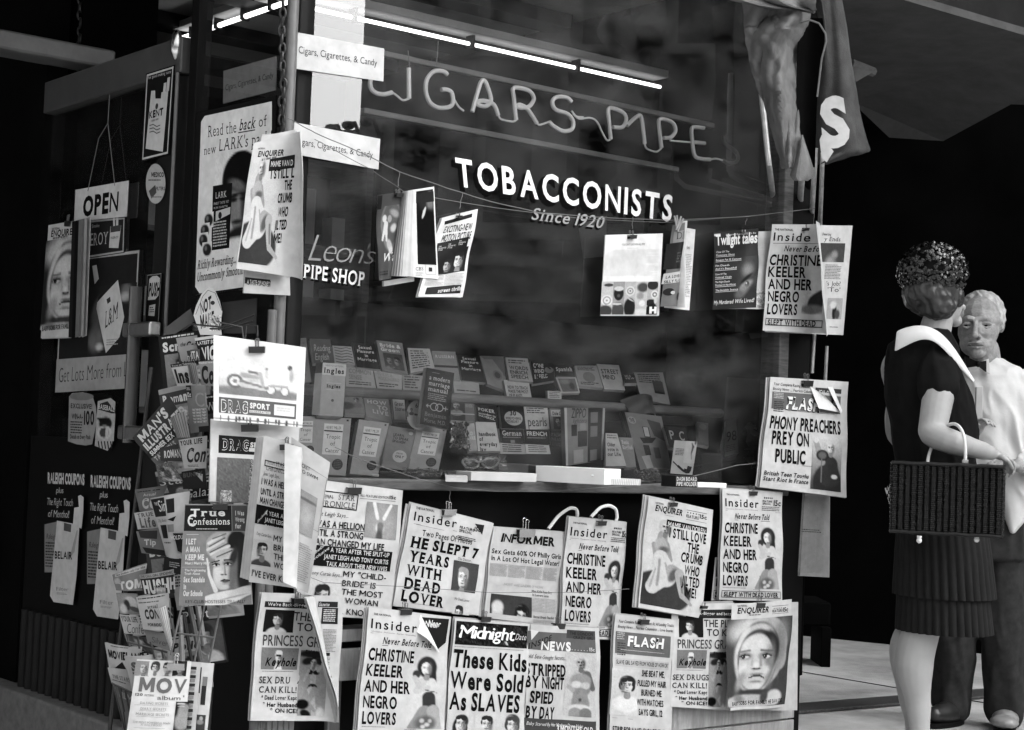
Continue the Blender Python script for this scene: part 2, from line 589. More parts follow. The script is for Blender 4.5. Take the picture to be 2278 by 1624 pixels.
# ------------------------------------------------------------------ across the street: what the window glass mirrors
def facade(name, label, x0, y0, w, dep, h, ang, storeys, bays, mt, detail=False):
    b = thing(name, label, 'building', (x0, y0, 0))
    ca, sa = math.cos(ang), math.sin(ang)
    ex, ey = Vector((ca, sa, 0)), Vector((-sa, ca, 0))
    o = Vector((x0, y0, 0))
    g = MB()
    g.box(o, ex * w, ey * dep, Z * h)
    g.box(o - ey * .35 - ex * .3 + Z * h, ex * (w + .6), ey * (dep + .6), Z * .6)
    g.box(o - ey * .2 + Z * 4.2, ex * w, ey * .19, Z * .5)
    g.build('wall', mt, b)
    if detail:
        R_ = random.Random(11)
        for k in range(bays + 1):                            # pilasters, ledges and boards that break up the front
            g = MB()
            g.box(o + ex * (k * w / bays - .25) - ey * .16 + Z * 4.8, ex * .5, ey * .15, Z * (h - 5))
            g.build('pilaster', M['shelf'] if k % 3 else mt, b)
        for z, t_ in ((4.75, .3), (5.35, .12), (9.2, .22)):
            g = MB()
            g.box(o - ey * (.2 + t_) + Z * z, ex * w, ey * (.2 + t_ - .001), Z * .22)
            g.build('ledge', M['stone'], b)
        for k in range(9):
            g = MB()
            x_ = R_.uniform(.2, w - 4)
            g.box(o + ex * x_ - ey * R_.uniform(.5, 1.0) + Z * R_.uniform(2.6, 6.4), ex * R_.uniform(.5, 3.2), ey * .12, Z * R_.uniform(.4, 1.5))
            g.build('sign_board', (M['void'], M['pipe'], M['box'])[k % 3], b)
        for k in range(4):
            g = MB()
            x_ = k * w / 4 + 1
            g.loft([[o + ex * x_ + Z * 4.0 - ey * .05, o + ex * (x_ + 5) + Z * 4.0 - ey * .05, o + ex * (x_ + 5) + Z * 2.9 - ey * 1.5, o + ex * x_ + Z * 2.9 - ey * 1.5], [o + ex * x_ + Z * 4.05 - ey * .05, o + ex * (x_ + 5) + Z * 4.05 - ey * .05, o + ex * (x_ + 5) + Z * 2.95 - ey * 1.5, o + ex * x_ + Z * 2.95 - ey * 1.5]], smooth=False)
            g.build('shop_awning', (M['void'], M['dark'])[k % 2], b)
    sh, bw_ = (h - 5) / storeys, w / bays
    for i in range(storeys):
        for k in range(bays):
            g = MB()
            g.box(o + ex * (k * bw_ + bw_ * .25) + Z * (5 + i * sh + sh * .2) - ey * .03, ex * bw_ * .5, ey * .02, Z * sh * .6)
            g.build('window', M['dark'], b)
    g = MB()
    g.box(o + ex * .05 + Z * .05 - ey * .04, ex * (w - .1), ey * .03, Z * 3.95)
    g.build('shop_front', M['void'], b)
    return b

facade('office_building', 'pale stone office block down the street, mirrored in the shop window', 29.5, 26, 30.1, 14, 34, math.radians(-90), 8, 15, M['stone'], True)
facade('corner_building', 'low brick corner building across the road, mirrored beside the bright sky', 34, -4.3, 30, 12, 7.9, math.radians(-90), 1, 10, M['shelf'])
for i in range(3):
    g = MB()
    x, y = 24 + i * 1.3, -2.3 - i * .75
    g.tube([(x, y, 0), (x, y, 6.6 + .2 * i)], .05, 8)
    g.tube([(x, y, 6.5 + .2 * i), (x - .2, y - .1, 6.8 + .2 * i), (x - .4, y - .15, 6.75 + .2 * i)], .04, 8)
    g.ball((x - .45, y - .15, 6.7 + .2 * i), .16, .12, .08)
    tag(g.build('street_lamp', M['dark']), ('tall street lamp nearest the shop, mirrored in its glass', 'tall street lamp between two others down the road', 'tall street lamp farthest down the road past two others')[i], 'street lamp', 'street lamps down the road')
facade('warehouse', 'long plain brick warehouse on the far side of the road behind the viewer', 40, -34, 90, 10, 9, math.radians(180), 1, 10, M['shelf'])
# ------------------------------------------------------------------ lettering and printing
_glyphs, _curve = {}, None

def _raw(ch, off):
    global _curve
    if _curve is None:
        c = bpy.data.curves.new('type', 'FONT')
        c.resolution_u = 3
        _curve = bpy.data.objects.new('type', c)
    _curve.data.offset = off
    _curve.data.body = ch
    me = _curve.to_mesh()
    v = [(p.co.x, p.co.y) for p in me.vertices]
    f = [tuple(p.vertices) for p in me.polygons]
    _curve.to_mesh_clear()
    return v, f

def glyph(ch, bold, serif):
    """outline faces of one letter, its left and right edge; serif adds slabs at the ends of its stems"""
    key = (ch, bold, serif)
    if key in _glyphs:
        return _glyphs[key]
    if ch == 'M':                                            # drawn here: the built-in letter breaks up when emboldened
        w, H, L = .098 + 2 * bold, .682 + bold, .74 + 2 * bold
        t1 = .36 - bold
        pts = [(0, 0), (0, H), (w * 1.1, H), (L / 2, t1), (L - w * 1.1, H), (L, H), (L, 0), (L - w, 0), (L - w, H - w * 1.75), (L / 2 + w * .3, t1 - w * 1.25), (L / 2 - w * .3, t1 - w * 1.25), (w, H - w * 1.75), (w, 0)]
        t = tessellate_polygon([[Vector((a, b, 0)) for a, b in pts]])
        if serif:
            k = len(pts)
            pts += [(-.06, 0), (w + .06, 0), (w + .06, .045), (-.06, .045), (L - w - .06, 0), (L + .06, 0), (L + .06, .045), (L - w - .06, .045)]
            t = list(t) + [(k, k + 1, k + 2, k + 3), (k + 4, k + 5, k + 6, k + 7)]
        _glyphs[key] = (pts, [tuple(q) for q in t], min(p[0] for p in pts), max(p[0] for p in pts))
        return _glyphs[key]
    v, f = _raw(ch, min(bold, .012) if ch in 'WNmw' else min(bold, .02) if ch in 'AVKvk' else bold)
    if not v:
        _glyphs[key] = ([], [], 0, .28)
        return _glyphs[key]
    x0, x1 = min(p[0] for p in v), max(p[0] for p in v)
    if serif and ch.isalpha():
        cnt = {}
        for q in f:
            for a, b in zip(q, q[1:] + q[:1]):
                e = (min(a, b), max(a, b))
                cnt[e] = cnt.get(e, 0) + 1
        lev = [0, max(p[1] for p in v), min(p[1] for p in v)] + ([.449] if ch.islower() else [])
        for (a, b), n in cnt.items():
            (ax, ay), (bx, by) = v[a], v[b]
            if n == 1 and abs(ay - by) < .004 and .03 < abs(ax - bx) < .3 and any(abs(ay - l) < .012 + bold for l in lev):
                up = 1 if ay < .2 else -1
                l, r = min(ax, bx) - .055, max(ax, bx) + .055
                k = len(v)
                v = v + [(l, ay), (r, ay), (r, ay + up * .045), (l, ay + up * .045)]
                f = f + [(k, k + 1, k + 2, k + 3)]
        x0, x1 = min(p[0] for p in v), max(p[0] for p in v)
    _glyphs[key] = (v, f, x0, x1)
    return _glyphs[key]

def typeset(s, bold=.012, serif=False, space=.09):
    """faces of a line of type at size 1, starting at x = 0 on the baseline; returns width too"""
    V_, F_, x = [], [], 0.0
    for ch in s:
        if ch == ' ':
            x += .3
            continue
        v, f, a, b = glyph(ch, bold, serif)
        k = len(V_)
        V_ += [(p[0] - a + x, p[1]) for p in v]
        F_ += [tuple(i + k for i in q) for q in f]
        x += (b - a) + space
    return V_, F_, max(.01, x - space)

class Page:
    """A printed sheet. Page units run 0..100 across and 0..100 down; every mark follows the sheet's bend."""
    def __init__(s, tl, tr, br, bl, bend=None, gap=.0005):
        s.c = [np.array(p, float) for p in (tl, tr, br, bl)]
        n = np.cross(s.c[3] - s.c[0], s.c[1] - s.c[0])
        s.n = n / np.linalg.norm(n)
        s.w = (np.linalg.norm(s.c[1] - s.c[0]) + np.linalg.norm(s.c[2] - s.c[3])) / 2
        s.h = (np.linalg.norm(s.c[3] - s.c[0]) + np.linalg.norm(s.c[2] - s.c[1])) / 2
        s.bend, s.gap = bend, gap
        s.v, s.t, s.f, s.nv = [], [], [], 0
        s.lay = 0

    def pos(s, xy, lift=0.0):
        xy = np.asarray(xy, float) / 100.0
        x, y = xy[:, 0:1], xy[:, 1:2]
        p = (s.c[0] * (1 - x) + s.c[1] * x) * (1 - y) + (s.c[3] * (1 - x) + s.c[2] * x) * y
        if s.bend:
            p = p + s.bend(x, y, s)
        if s.bend and lift:                                  # lift along the bent sheet's own normal
            e = 1e-3
            def P(a, b):
                return (s.c[0] * (1 - a) + s.c[1] * a) * (1 - b) + (s.c[3] * (1 - a) + s.c[2] * a) * b + s.bend(a, b, s)
            n = np.cross(P(x, y + e) - P(x, y - e), P(x + e, y) - P(x - e, y))
            n = n / np.maximum(1e-12, np.linalg.norm(n, axis=1, keepdims=True))
            return p + n * lift
        return p + s.n * lift

    def put(s, xy, faces, tone, lift=None):
        if not len(xy):
            return
        if lift is None:
            s.lay += 1
            lift = s.gap + s.gap * .35 * s.lay
        elif lift == 'type':                                 # type lies just over the last block printed
            s.tl = getattr(s, 'tl', 0) + 1
            lift = s.gap + s.gap * .35 * (s.lay + 1) + 1.5e-5 * s.tl
        p = s.pos(xy, lift)
        s.v.append(p)
        s.t.append(np.full(len(p), tone, float) if np.isscalar(tone) else np.asarray(tone, float))
        s.f += [tuple(i + s.nv for i in f) for f in faces]
        s.nv += len(p)

    def grid(s, x0, y0, x1, y1, nx, ny):
        gx, gy = np.meshgrid(np.linspace(x0, x1, nx + 1), np.linspace(y0, y1, ny + 1))
        f = [(j * (nx + 1) + i, (j + 1) * (nx + 1) + i, (j + 1) * (nx + 1) + i + 1, j * (nx + 1) + i + 1) for j in range(ny) for i in range(nx)]
        return np.stack([gx.ravel(), gy.ravel()], 1), f

    def sheet(s, tone=.6, thick=.002, nx=22, ny=24, under=.5, edge=None):
        """the stock itself: front, back and the cut edges"""
        s.stock = tone
        if thick <= .001 and nx > 12:                        # single sheets roll tightly
            nx = 72
        xy, f = s.grid(0, 0, 100, 100, nx, ny)
        s.put(xy, f, tone, 0.0)
        b = s.nv
        s.put(xy, [q[::-1] for q in f], under, -thick)
        k = len(xy)
        ring = [i for i in range(nx + 1)] + [j * (nx + 1) + nx for j in range(1, ny + 1)] + [ny * (nx + 1) + i for i in range(nx - 1, -1, -1)] + [j * (nx + 1) for j in range(ny - 1, 0, -1)]
        e0 = s.nv
        pts = np.array([xy[i] for i in ring])
        et = tone * .9 if edge is None else edge
        s.put(pts, [], et, 0.0)
        s.put(pts, [], et, -thick)
        L = len(ring)
        s.f += [(e0 + i, e0 + (i + 1) % L, e0 + L + (i + 1) % L, e0 + L + i) for i in range(L)]
        s.lay = 0
        return s

    def rect(s, x0, y0, x1, y1, tone=.05):
        nx = max(1, int(abs(x1 - x0) / (3 if s.bend else 40)))
        ny = max(1, int(abs(y1 - y0) / (3 if s.bend else 40)))
        s.put(*s.grid(x0, y0, x1, y1, nx, ny), tone)

    def frame(s, x0, y0, x1, y1, w=.8, tone=.05):
        r = s.w / s.h
        for a in ((x0, y0, x1, y0 + w * r), (x0, y1 - w * r, x1, y1), (x0, y0, x0 + w, y1), (x1 - w, y0, x1, y1)):
            s.rect(*a, tone)

    def poly(s, pts, tone=.05):
        t = [tuple(q) for q in tessellate_polygon([[Vector((a, b, 0)) for a, b in pts]])]
        pts = [tuple(map(float, q)) for q in pts]
        for _ in range(3 if s.bend else 0):                  # finer, so that it can follow the bend
            mid, n = {}, []
            def half(a, b):
                k = (min(a, b), max(a, b))
                if k not in mid:
                    mid[k] = len(pts)
                    pts.append(((pts[a][0] + pts[b][0]) / 2, (pts[a][1] + pts[b][1]) / 2))
                return mid[k]
            for a, b, c in t:
                d, e, f = half(a, b), half(b, c), half(c, a)
                n += [(a, d, f), (d, b, e), (f, e, c), (d, e, f)]
            t = n
        s.put(np.array(pts, float), t, tone)

    def line(s, pts, w=1.0, tone=.05):
        r = s.w / s.h
        for (a, b), (c, d) in zip(pts, pts[1:]):
            dx, dy = c - a, (d - b) / r
            l = math.hypot(dx, dy) or 1
            ox, oy = -dy / l * w / 2, dx / l * w / 2 * r
            s.put([(a + ox, b + oy), (c + ox, d + oy), (c - ox, d - oy), (a - ox, b - oy)], [(0, 1, 2, 3)], tone, 'type')

    def disc(s, cx, cy, r, tone=.05, ry=None, n=28):
        ry = ry if ry is not None else r * s.w / s.h
        s.put([(cx, cy)] + [(cx + r * math.cos(2 * math.pi * i / n), cy + ry * math.sin(2 * math.pi * i / n)) for i in range(n)], [(0, 1 + i, 1 + (i + 1) % n) for i in range(n)], tone)

    def text(s, txt, x0, y0, x1, y1, tone=.03, bold=.015, serif=False, slant=0.0, rise=0.0, fit=True, space=.09):
        """capitals stand between y0 and y1; the line is set to fill x0..x1; rise tilts it (page units at its end)"""
        v, f, w = typeset(txt, bold, serif, space)
        if not v:
            return
        cap = .682
        a = np.array(v)
        sx = (x1 - x0) / w if fit else (y1 - y0) / cap * s.h / s.w
        if slant:
            a[:, 0] += a[:, 1] * slant * (y1 - y0) / cap * s.h / s.w / sx
        X = x0 + a[:, 0] * sx
        Y = y1 - a[:, 1] * (y1 - y0) / cap + (X - x0) / max(1e-6, x1 - x0) * rise
        s.put(np.stack([X, Y], 1), f, tone, 'type')

    def lines(s, rows, x0, y0, x1, y1, align='l', lead=1.35, **k):
        """several lines of type filling a box, longest line fitted to the width"""
        ws = [typeset(r, k.get('bold', .015), k.get('serif', False), k.get('space', .09))[2] for r in rows]
        h = (y1 - y0) / (1 + lead * (len(rows) - 1)) if len(rows) > 1 else y1 - y0
        for i, r in enumerate(rows):
            L = (x1 - x0) * ws[i] / max(ws)
            a = x0 if align == 'l' else (x1 - L if align == 'r' else (x0 + x1 - L) / 2)
            s.text(r, a, y0 + i * h * lead, a + L, y0 + i * h * lead + h, **k)

    def fine(s, x0, y0, x1, y1, rows, tone=.25, fill=.55, cols=1, ragged=.25):
        """small reading type, too small in the photograph to be read"""
        cw = (x1 - x0) / cols
        y1 = max(y1, y0 + .6)
        V_, F_ = [], []
        rh = (y1 - y0) / rows
        for c in range(cols):
            for r in range(rows):
                X, end = x0 + c * cw, x0 + (c + .94) * cw - rnd.random() * ragged * cw * (rnd.random() < .3)
                y = y0 + r * rh
                while X < end - .5:
                    L = min(end - X, (1 + 5 * rnd.random()) * max(.35, rh / 2.2))
                    k = len(V_)
                    t = rh * fill * (.8 + .2 * rnd.random())
                    V_ += [(X, y), (X + L, y), (X + L, y + t), (X, y + t)]
                    F_.append((k, k + 1, k + 2, k + 3))
                    X += L + abs(.25 * rh) * s.h / s.w
        s.put(np.array(V_), F_, tone, 'type')

    def photo(s, x0, y0, x1, y1, bg, shapes, asp=None, res=44, grain=.05, box=(0, 0, 100, None)):
        """a halftone picture: soft ellipses (cx,cy,rx,ry,turn,tone,soft) and tapering strokes (x1,y1,r1,x2,y2,r2,tone,soft) laid over a ground"""
        real = (y1 - y0) * s.h / ((x1 - x0) * s.w)
        asp = asp or real
        ny = max(4, int(res * real))
        xy, f = s.grid(x0, y0, x1, y1, res, ny)
        bx0, by0, bx1, by1 = box[0], box[1], box[2], box[3] if box[3] is not None else 100 * asp
        gx = bx0 + (xy[:, 0] - x0) / (x1 - x0) * (bx1 - bx0)
        gy = by0 + (xy[:, 1] - y0) / (y1 - y0) * (by1 - by0)
        t = picture(gx, gy, bg, shapes, asp)
        if grain:
            r = np.random.RandomState(int(abs(x0 * 31 + y0 * 17 + s.w * 1e4)) % 99991)
            t = t * (1 + grain * r.randn(len(t)))
        s.put(xy, f, np.clip(t, .012, .8))

    def build(s, name, material, parent=None, loc=None):
        v = np.concatenate(s.v)
        t = np.concatenate(s.t)
        t = np.where(t < .47, .47 * (np.maximum(t, 1e-4) / .47) ** 1.45, t)   # press gain: inks print darker than their nominal grey
        off = np.zeros(3)
        o_off = None
        if parent is not None:
            o_off = Vector(parent.location)
        else:
            o_off = Vector(loc) if loc is not None else Vector(((s.c[2] + s.c[3]) / 2).tolist())
        off = np.array(o_off)
        me = bpy.data.meshes.new(name)
        me.from_pydata((v - off).tolist(), [], s.f)
        at_ = me.attributes.new('ink', 'FLOAT', 'POINT')
        at_.data.foreach_set('value', t.astype(np.float32))
        me.materials.append(material)
        me.polygons.foreach_set('use_smooth', [True] * len(me.polygons) if s.bend else [False] * len(me.polygons))
        me.update()
        if s.bend:
            try:
                me.set_sharp_from_angle(angle=math.radians(40))
            except Exception:
                pass
        o = bpy.data.objects.new(name, me)
        if parent is None:
            o.location = o_off
        return link(o, parent)

def _ss(x):
    x = np.clip(x, 0, 1)
    return x * x * (3 - 2 * x)

def picture(gx, gy, bg, shapes, asp):
    """ground is a grey or a (top, bottom) pair"""
    t = np.full(len(gx), float(bg)) if np.isscalar(bg) else bg[0] + (bg[1] - bg[0]) * gy / (100 * asp)
    for q in shapes:
        if len(q) == 7:
            cx, cy, rx, ry, tu, tone, so = q
            c, n = math.cos(math.radians(tu)), math.sin(math.radians(tu))
            x, y = gx - cx, gy - cy
            d = np.sqrt(((x * c + y * n) / rx) ** 2 + ((-x * n + y * c) / ry) ** 2)
        else:
            ax, ay, r1, bx, by, r2, tone, so = q
            dx, dy = bx - ax, by - ay
            h = np.clip(((gx - ax) * dx + (gy - ay) * dy) / max(1e-6, dx * dx + dy * dy), 0, 1)
            d = np.hypot(gx - ax - h * dx, gy - ay - h * dy) / (r1 + (r2 - r1) * h)
        a = _ss((1 + so - d) / (2 * so))
        t = t * (1 - a) + tone * a
    return t

# bends: how a hung sheet leaves its plane; x runs 0..1 across, y 0..1 down, result in metres
def bow(a=.012, b=0.0):
    return lambda x, y, s: s.n * (a * (1 - (2 * x - 1) ** 2) * (.4 + .6 * y) + b * np.sin(x * 5 + y * 3) * y)

def curl(x0=.55, r=.05, amt=1.6, lean=0.0, base=None, droop=0.0):
    """right part of the sheet rolls forward round a cylinder"""
    def f(x, y, s):
        e = (s.c[1] - s.c[0]) / np.linalg.norm(s.c[1] - s.c[0])
        k = np.maximum(0, x - x0 - lean * (y - .5))
        L = k * s.w
        th = np.minimum(L / r, amt)
        rest = L - th * r
        px_ = r * np.sin(th) + rest * np.cos(th) - L
        pz = r * (1 - np.cos(th)) + rest * np.sin(th)
        out = e * px_ + s.n * pz
        if base:
            out = out + base(x, y, s)
        return out
    return f

def wave(a=.01, f=1.0, ph=0.0, g=.3):
    return lambda x, y, s: s.n * a * (np.sin(2 * math.pi * f * x + ph + y * 1.3) * (g + (1 - g) * y))

# ------------------------------------------------------------------ pictures used on covers (all generic)
def head(cx, cy, r, skin=.5, hair=.06, style='short', side=1, soft=.12, smile=False):
    """a face seen from the front, lit from one side: r is half its width"""
    h = r * 1.32
    q = []
    if style == 'long':
        q += [(cx - r * .2, cy + r * .5, r * 1.3, h * 1.5, 6, hair, soft), (cx + r * .25, cy - h * .3, r * 1.15, h * .95, 0, hair, soft), (cx + r * .95, cy + h * .9, r * .4, h * .9, 4, hair, soft)]
    elif style == 'bouffant':
        q += [(cx + r * .1, cy - h * .55, r * 1.4, h * .95, 8, hair, soft), (cx - r * .95, cy, r * .5, h * .7, 0, hair, soft), (cx + r * .95, cy + h * .1, r * .52, h * .75, 0, hair, soft),
              (cx - r * .5, cy - h * 1.1, r * .5, h * .2, -20, min(.5, hair * 3 + .05), .7)]
    elif style == 'short':
        q += [(cx + r * .06, cy - h * .4, r * 1.1, h * .76, 4, hair, soft)]
    q += [(cx + r * .1, cy + h * .8, r * .44, cx + r * .1, cy + h * 1.6, r * .62, skin * .5, soft)]
    q += [(cx, cy, r, h * .96, 0, skin, soft * .6), (cx - side * r * .1, cy + h * .5, r * .72, h * .56, 0, skin, soft), (cx + side * r * .72, cy + h * .12, r * .42, h * .9, 0, skin * .38, .7),
          (cx - side * r * .3, cy - h * .5, r * .45, h * .2, 0, min(.62, skin * 1.2), .7), (cx - side * r * .55, cy + h * .25, r * .24, h * .2, 0, min(.62, skin * 1.2), .8)]
    if style != 'bald' and style != 'none':
        q += [(cx - side * r * .35, cy - h * .9, r * .7, h * .3, -14 * side, hair, soft), (cx + side * r * .5, cy - h * .78, r * .6, h * .36, 22 * side, hair, soft), (cx - r * .95, cy - h * .25, r * .14, h * .3, 0, hair, .3), (cx + r * .95, cy - h * .25, r * .14, h * .3, 0, hair, .3)]
    ey = cy - h * .06
    for sx in (-1, 1):
        x = cx + sx * r * .42
        q += [(x, ey - h * .03, r * .3, h * .13, 0, skin * .45, .7), (x, ey, r * .17, h * .05, 0, skin * 1.1, .4), (x - r * .02, ey, r * .085, h * .06, 0, .02, .3),
              (x - r * .2, ey - h * .03, r * .035, x + r * .22, ey - h * .045, r * .04, .03, .5), (x - r * .26, ey - h * .2, r * .05, x + r * .24, ey - h * .24, r * .06, skin * .16, .6)]
    q += [(cx + side * r * .13, ey, r * .07, cx + side * r * .16, cy + h * .26, r * .11, skin * .5, .8), (cx - side * r * .03, cy + h * .22, r * .1, h * .08, 0, min(.62, skin * 1.25), .6), (cx + r * .02, cy + h * .335, r * .22, h * .035, 0, skin * .2, .5),
          (cx, cy + h * .44, r * .06, h * .06, 0, skin * .7, .8)]
    w = .42 if smile else .3
    q += [(cx - r * w, cy + h * (.54 if smile else .57), r * .035, cx, cy + h * .58, r * .07, skin * .14, .4), (cx, cy + h * .58, r * .07, cx + r * w, cy + h * (.54 if smile else .57), r * .035, skin * .14, .4)]
    if smile:
        q += [(cx, cy + h * .585, r * .26, h * .03, 0, .62, .4)]
    q += [(cx, cy + h * .66, r * .24, h * .04, 0, skin * .8, .5), (cx, cy + h * .74, r * .26, h * .04, 0, skin * .5, .6), (cx + side * r * .3, cy + h * .98, r * .6, h * .1, 0, skin * .3, .5)]
    return q

def bust(cx, cy, r, coat=.1, shirt=None, **k):
    h = r * 1.32
    q = [(cx, cy + h * 2.75, r * 2.3, h * 1.25, 0, coat, .12)]
    if shirt is not None:
        q += [(cx, cy + h * 2.0, r * .5, h * .8, 0, shirt, .2)]
    return q + head(cx, cy, r, **k)

PIC = {}
# a long-haired woman kneeling, arms crossed in front of her (100 x 270)
PIC['kneel'] = [(55, 38, 34, 40, 0, .05, .12), (68, 80, 20, 62, 0, .05, .15), (55, 22, 24, 22, 0, .06, .15),
                (60, 100, 22, 70, 175, 26, .45, .12), (70, 95, 18, 92, 140, 13, .5, .15), (92, 140, 12, 45, 128, 9, .5, .15), (40, 92, 14, 20, 128, 11, .42, .15),
                (20, 128, 10, 60, 112, 8, .42, .1), (50, 122, 1.6, 90, 130, 1.6, .12, .5), (20, 66, 13, 15, 0, .07, .2), (15, 80, 9, 30, 108, 10, .4, .2),
                (62, 150, 23, 66, 200, 24, .07, .12), (50, 205, 26, 10, 262, 14, .28, .1), (80, 200, 24, 95, 262, 18, .36, .1), (55, 245, 36, 28, 0, .16, .3),
                (42, 236, 8, 8, 0, .45, .5), (60, 250, 9, 7, 0, .5, .5), (70, 236, 7, 7, 0, .4, .5), (46, 258, 8, 7, 0, .5, .5)] + head(52, 42, 17, skin=.55, hair=.05, style='none', smile=True)
# a fair-haired woman seated on a dark cloth, one leg stretched (100 x 150)
PIC['pinup'] = [(30, 132, 52, 40, -14, .07, .06), (8, 138, 34, 24, 0, .07, .08), (60, 128, 30, 26, 0, .08, .1),
                (36, 17, 11, 14, 0, .42, .15), (42, 22, 5, 10, 0, .25, .4), (33, 33, 8, 32, 48, 10, .3, .1), (20, 50, 4.5, 24, 74, 3.6, .3, .15), (40, 46, 4.5, 48, 72, 3.6, .3, .15), (31, 50, 11, 13, 0, .36, .15), (36, 56, 8, 5, 0, .16, .5),
                (32, 70, 12, 42, 98, 20, .5, .07), (40, 95, 20, 22, 120, 12, .5, .08), (30, 74, 2, 30, 116, 2.4, .3, .6), (40, 78, 1.6, 50, 106, 2, .34, .6), (24, 90, 1.5, 18, 120, 2, .36, .6), (52, 88, 10, 66, 92, 8.5, .34, .1), (56, 96, 7, 12, 20, .14, .4),
                (66, 92, 8, 74, 128, 4.6, .36, .1), (70, 98, 2, 75, 126, 1.6, .2, .6), (74, 128, 4.6, 92, 140, 2.8, .34, .12)] + head(36, 19, 6.5, skin=.42, hair=.42, style='none')
# a sullen small child in a knitted bonnet, close (100 x 141)
PIC['bonnet'] = [(56, 55, 42, 57, 8, .38, .04), (86, 62, 13, 24, -10, .34, .08), (80, 46, 16, 40, 12, .24, .5), (30, 20, 24, 20, -30, .46, .6),
                 (48, 64, 36, 57, 4, .15, .05), (48, 65, 34, 55, 4, .42, .05), (26, 40, 6, 34, 12, .52, .6), (74, 50, 5, 36, -14, .3, .6), (48, 68, 29, 49, 3, .1, .05), (60, 60, 23, 38, 10, .05, .12), (47, 71, 26, 45, 2, .46, .06),
                 (42, 46, 17, 13, 0, .56, .6), (69, 76, 9, 32, 0, .24, .6), (29, 83, 9, 9, 0, .56, .7), (61, 85, 8, 8, 0, .5, .7), (25, 100, 7, 16, 20, .34, .6),
                 (30, 61, 10, 5.5, 0, .2, .6), (62, 61, 11, 6, 0, .18, .6), (30, 62.6, 6, 2.8, 0, .52, .3), (62, 62.6, 6.6, 3, 0, .5, .3), (28, 62.3, 3, 3.3, 0, .015, .25), (59.5, 62.3, 3.2, 3.4, 0, .015, .25),
                 (27, 61, .9, .9, 0, .6, .4), (58.5, 61, .9, .9, 0, .6, .4), (22.5, 61.8, .9, 30, 59.3, 1.1, .03, .5), (30, 59.3, 1.1, 37.5, 61, .8, .03, .5), (54, 61.2, .9, 62, 59.2, 1.2, .03, .5), (62, 59.2, 1.2, 70.5, 61.8, .9, .03, .5),
                 (21, 54.5, 1.2, 37, 52.5, 1.6, .2, .8), (53, 52.5, 1.6, 72, 54.5, 1.4, .16, .8), (53, 60, 1.6, 54, 76, 2.6, .3, .8), (41, 64, 1.4, 41, 76, 1.8, .4, .8), (47, 76, 4, 4.5, 0, .6, .6), (48, 81.6, 7, 1.7, 0, .15, .5), (44.3, 80.8, 1.7, 1.2, 0, .03, .4), (52, 80.8, 1.7, 1.2, 0, .03, .4),
                 (49.5, 90.5, 9.5, 2.2, 0, .26, .5), (38.5, 96, .9, 45, 93, 1.3, .05, .4), (45, 93, 1.3, 54, 93, 1.3, .05, .4), (54, 93, 1.3, 61, 96.5, .9, .05, .4), (49, 97.6, 8, 2.4, 0, .46, .5), (49, 102.4, 8, 2, 0, .22, .6), (48, 109, 8, 5, 0, .54, .6),
                 (50, 118, 22, 4, 0, .08, .4), (40, 133, 44, 11, 0, .4, .15), (80, 128, 15, 12, 0, .5, .2), (62, 126, 6, 10, 20, .1, .4), (24, 128, 10, 6, 20, .24, .5)]
# a fair woman in a light two-piece, arms behind (100 x 240)
PIC['bikini'] = [(48, 34, 17, 32, 0, .45, .15), (52, 66, 11, 52, 120, 28, .24, .15), (40, 70, 12, 18, 118, 9, .4, .15), (66, 72, 13, 88, 120, 9, .16, .15), (18, 118, 8, 30, 128, 7, .35, .2),
                 (50, 95, 30, 26, 0, .3, .15), (38, 108, 14, 12, 0, .5, .3), (64, 110, 14, 12, 0, .42, .3), (50, 140, 20, 52, 172, 26, .26, .15), (50, 190, 30, 15, 0, .5, .15), (38, 205, 18, 34, 250, 15, .28, .15),
                 (66, 205, 18, 66, 250, 15, .2, .15), (50, 160, 4, 6, 0, .1, .6)] + head(48, 34, 12, skin=.35, hair=.5, style='none')
# a dancer on one leg against a mottled ground (100 x 250)
PIC['dancer'] = [(50, 12, 60, 12, 0, .04, .3), (52, 40, 12, 14, 0, .36, .12), (52, 32, 16, 10, 0, .03, .15), (30, 36, 22, 12, -10, .04, .3), (74, 34, 22, 12, 10, .04, .3), (54, 60, 12, 54, 108, 10, .4, .1), (44, 72, 10, 8, 0, .03, .2), (64, 72, 10, 8, 0, .03, .2),
                 (54, 122, 17, 13, 0, .025, .12), (48, 130, 12, 60, 186, 8, .42, .1), (60, 186, 8, 56, 230, 5, .4, .1), (62, 130, 12, 38, 170, 8, .32, .1), (38, 170, 8, 62, 196, 5, .3, .15), (38, 66, 5, 22, 100, 4, .36, .12), (70, 66, 5, 84, 40, 4, .36, .12),
                 (18, 176, 24, 16, 0, .015, .2), (30, 206, 20, 12, 20, .02, .25), (84, 210, 16, 26, 0, .5, .3)] + head(52, 40, 9, skin=.42, hair=.03, style='none')
# a man in a cap lifting one hand beside a round microphone (100 x 150)
PIC['preacher'] = [(56, 150, 46, 62, 0, .06, .1), (60, 90, 28, 62, 130, 34, .07, .1), (34, 84, 12, 16, 20, 8, .3, .2), (16, 14, 7, 9, 0, .5, .3), (36, 62, 20, 18, 0, .05, .12), (36, 62, 13, 12, 0, .16, .3),
                   (62, 22, 15, 8, 0, .5, .2), (34, 76, 2, 36, 150, 2, .2, .4), (78, 128, 10, 7, 0, .55, .3)] + head(62, 36, 11, skin=.52, hair=.4, style='none')
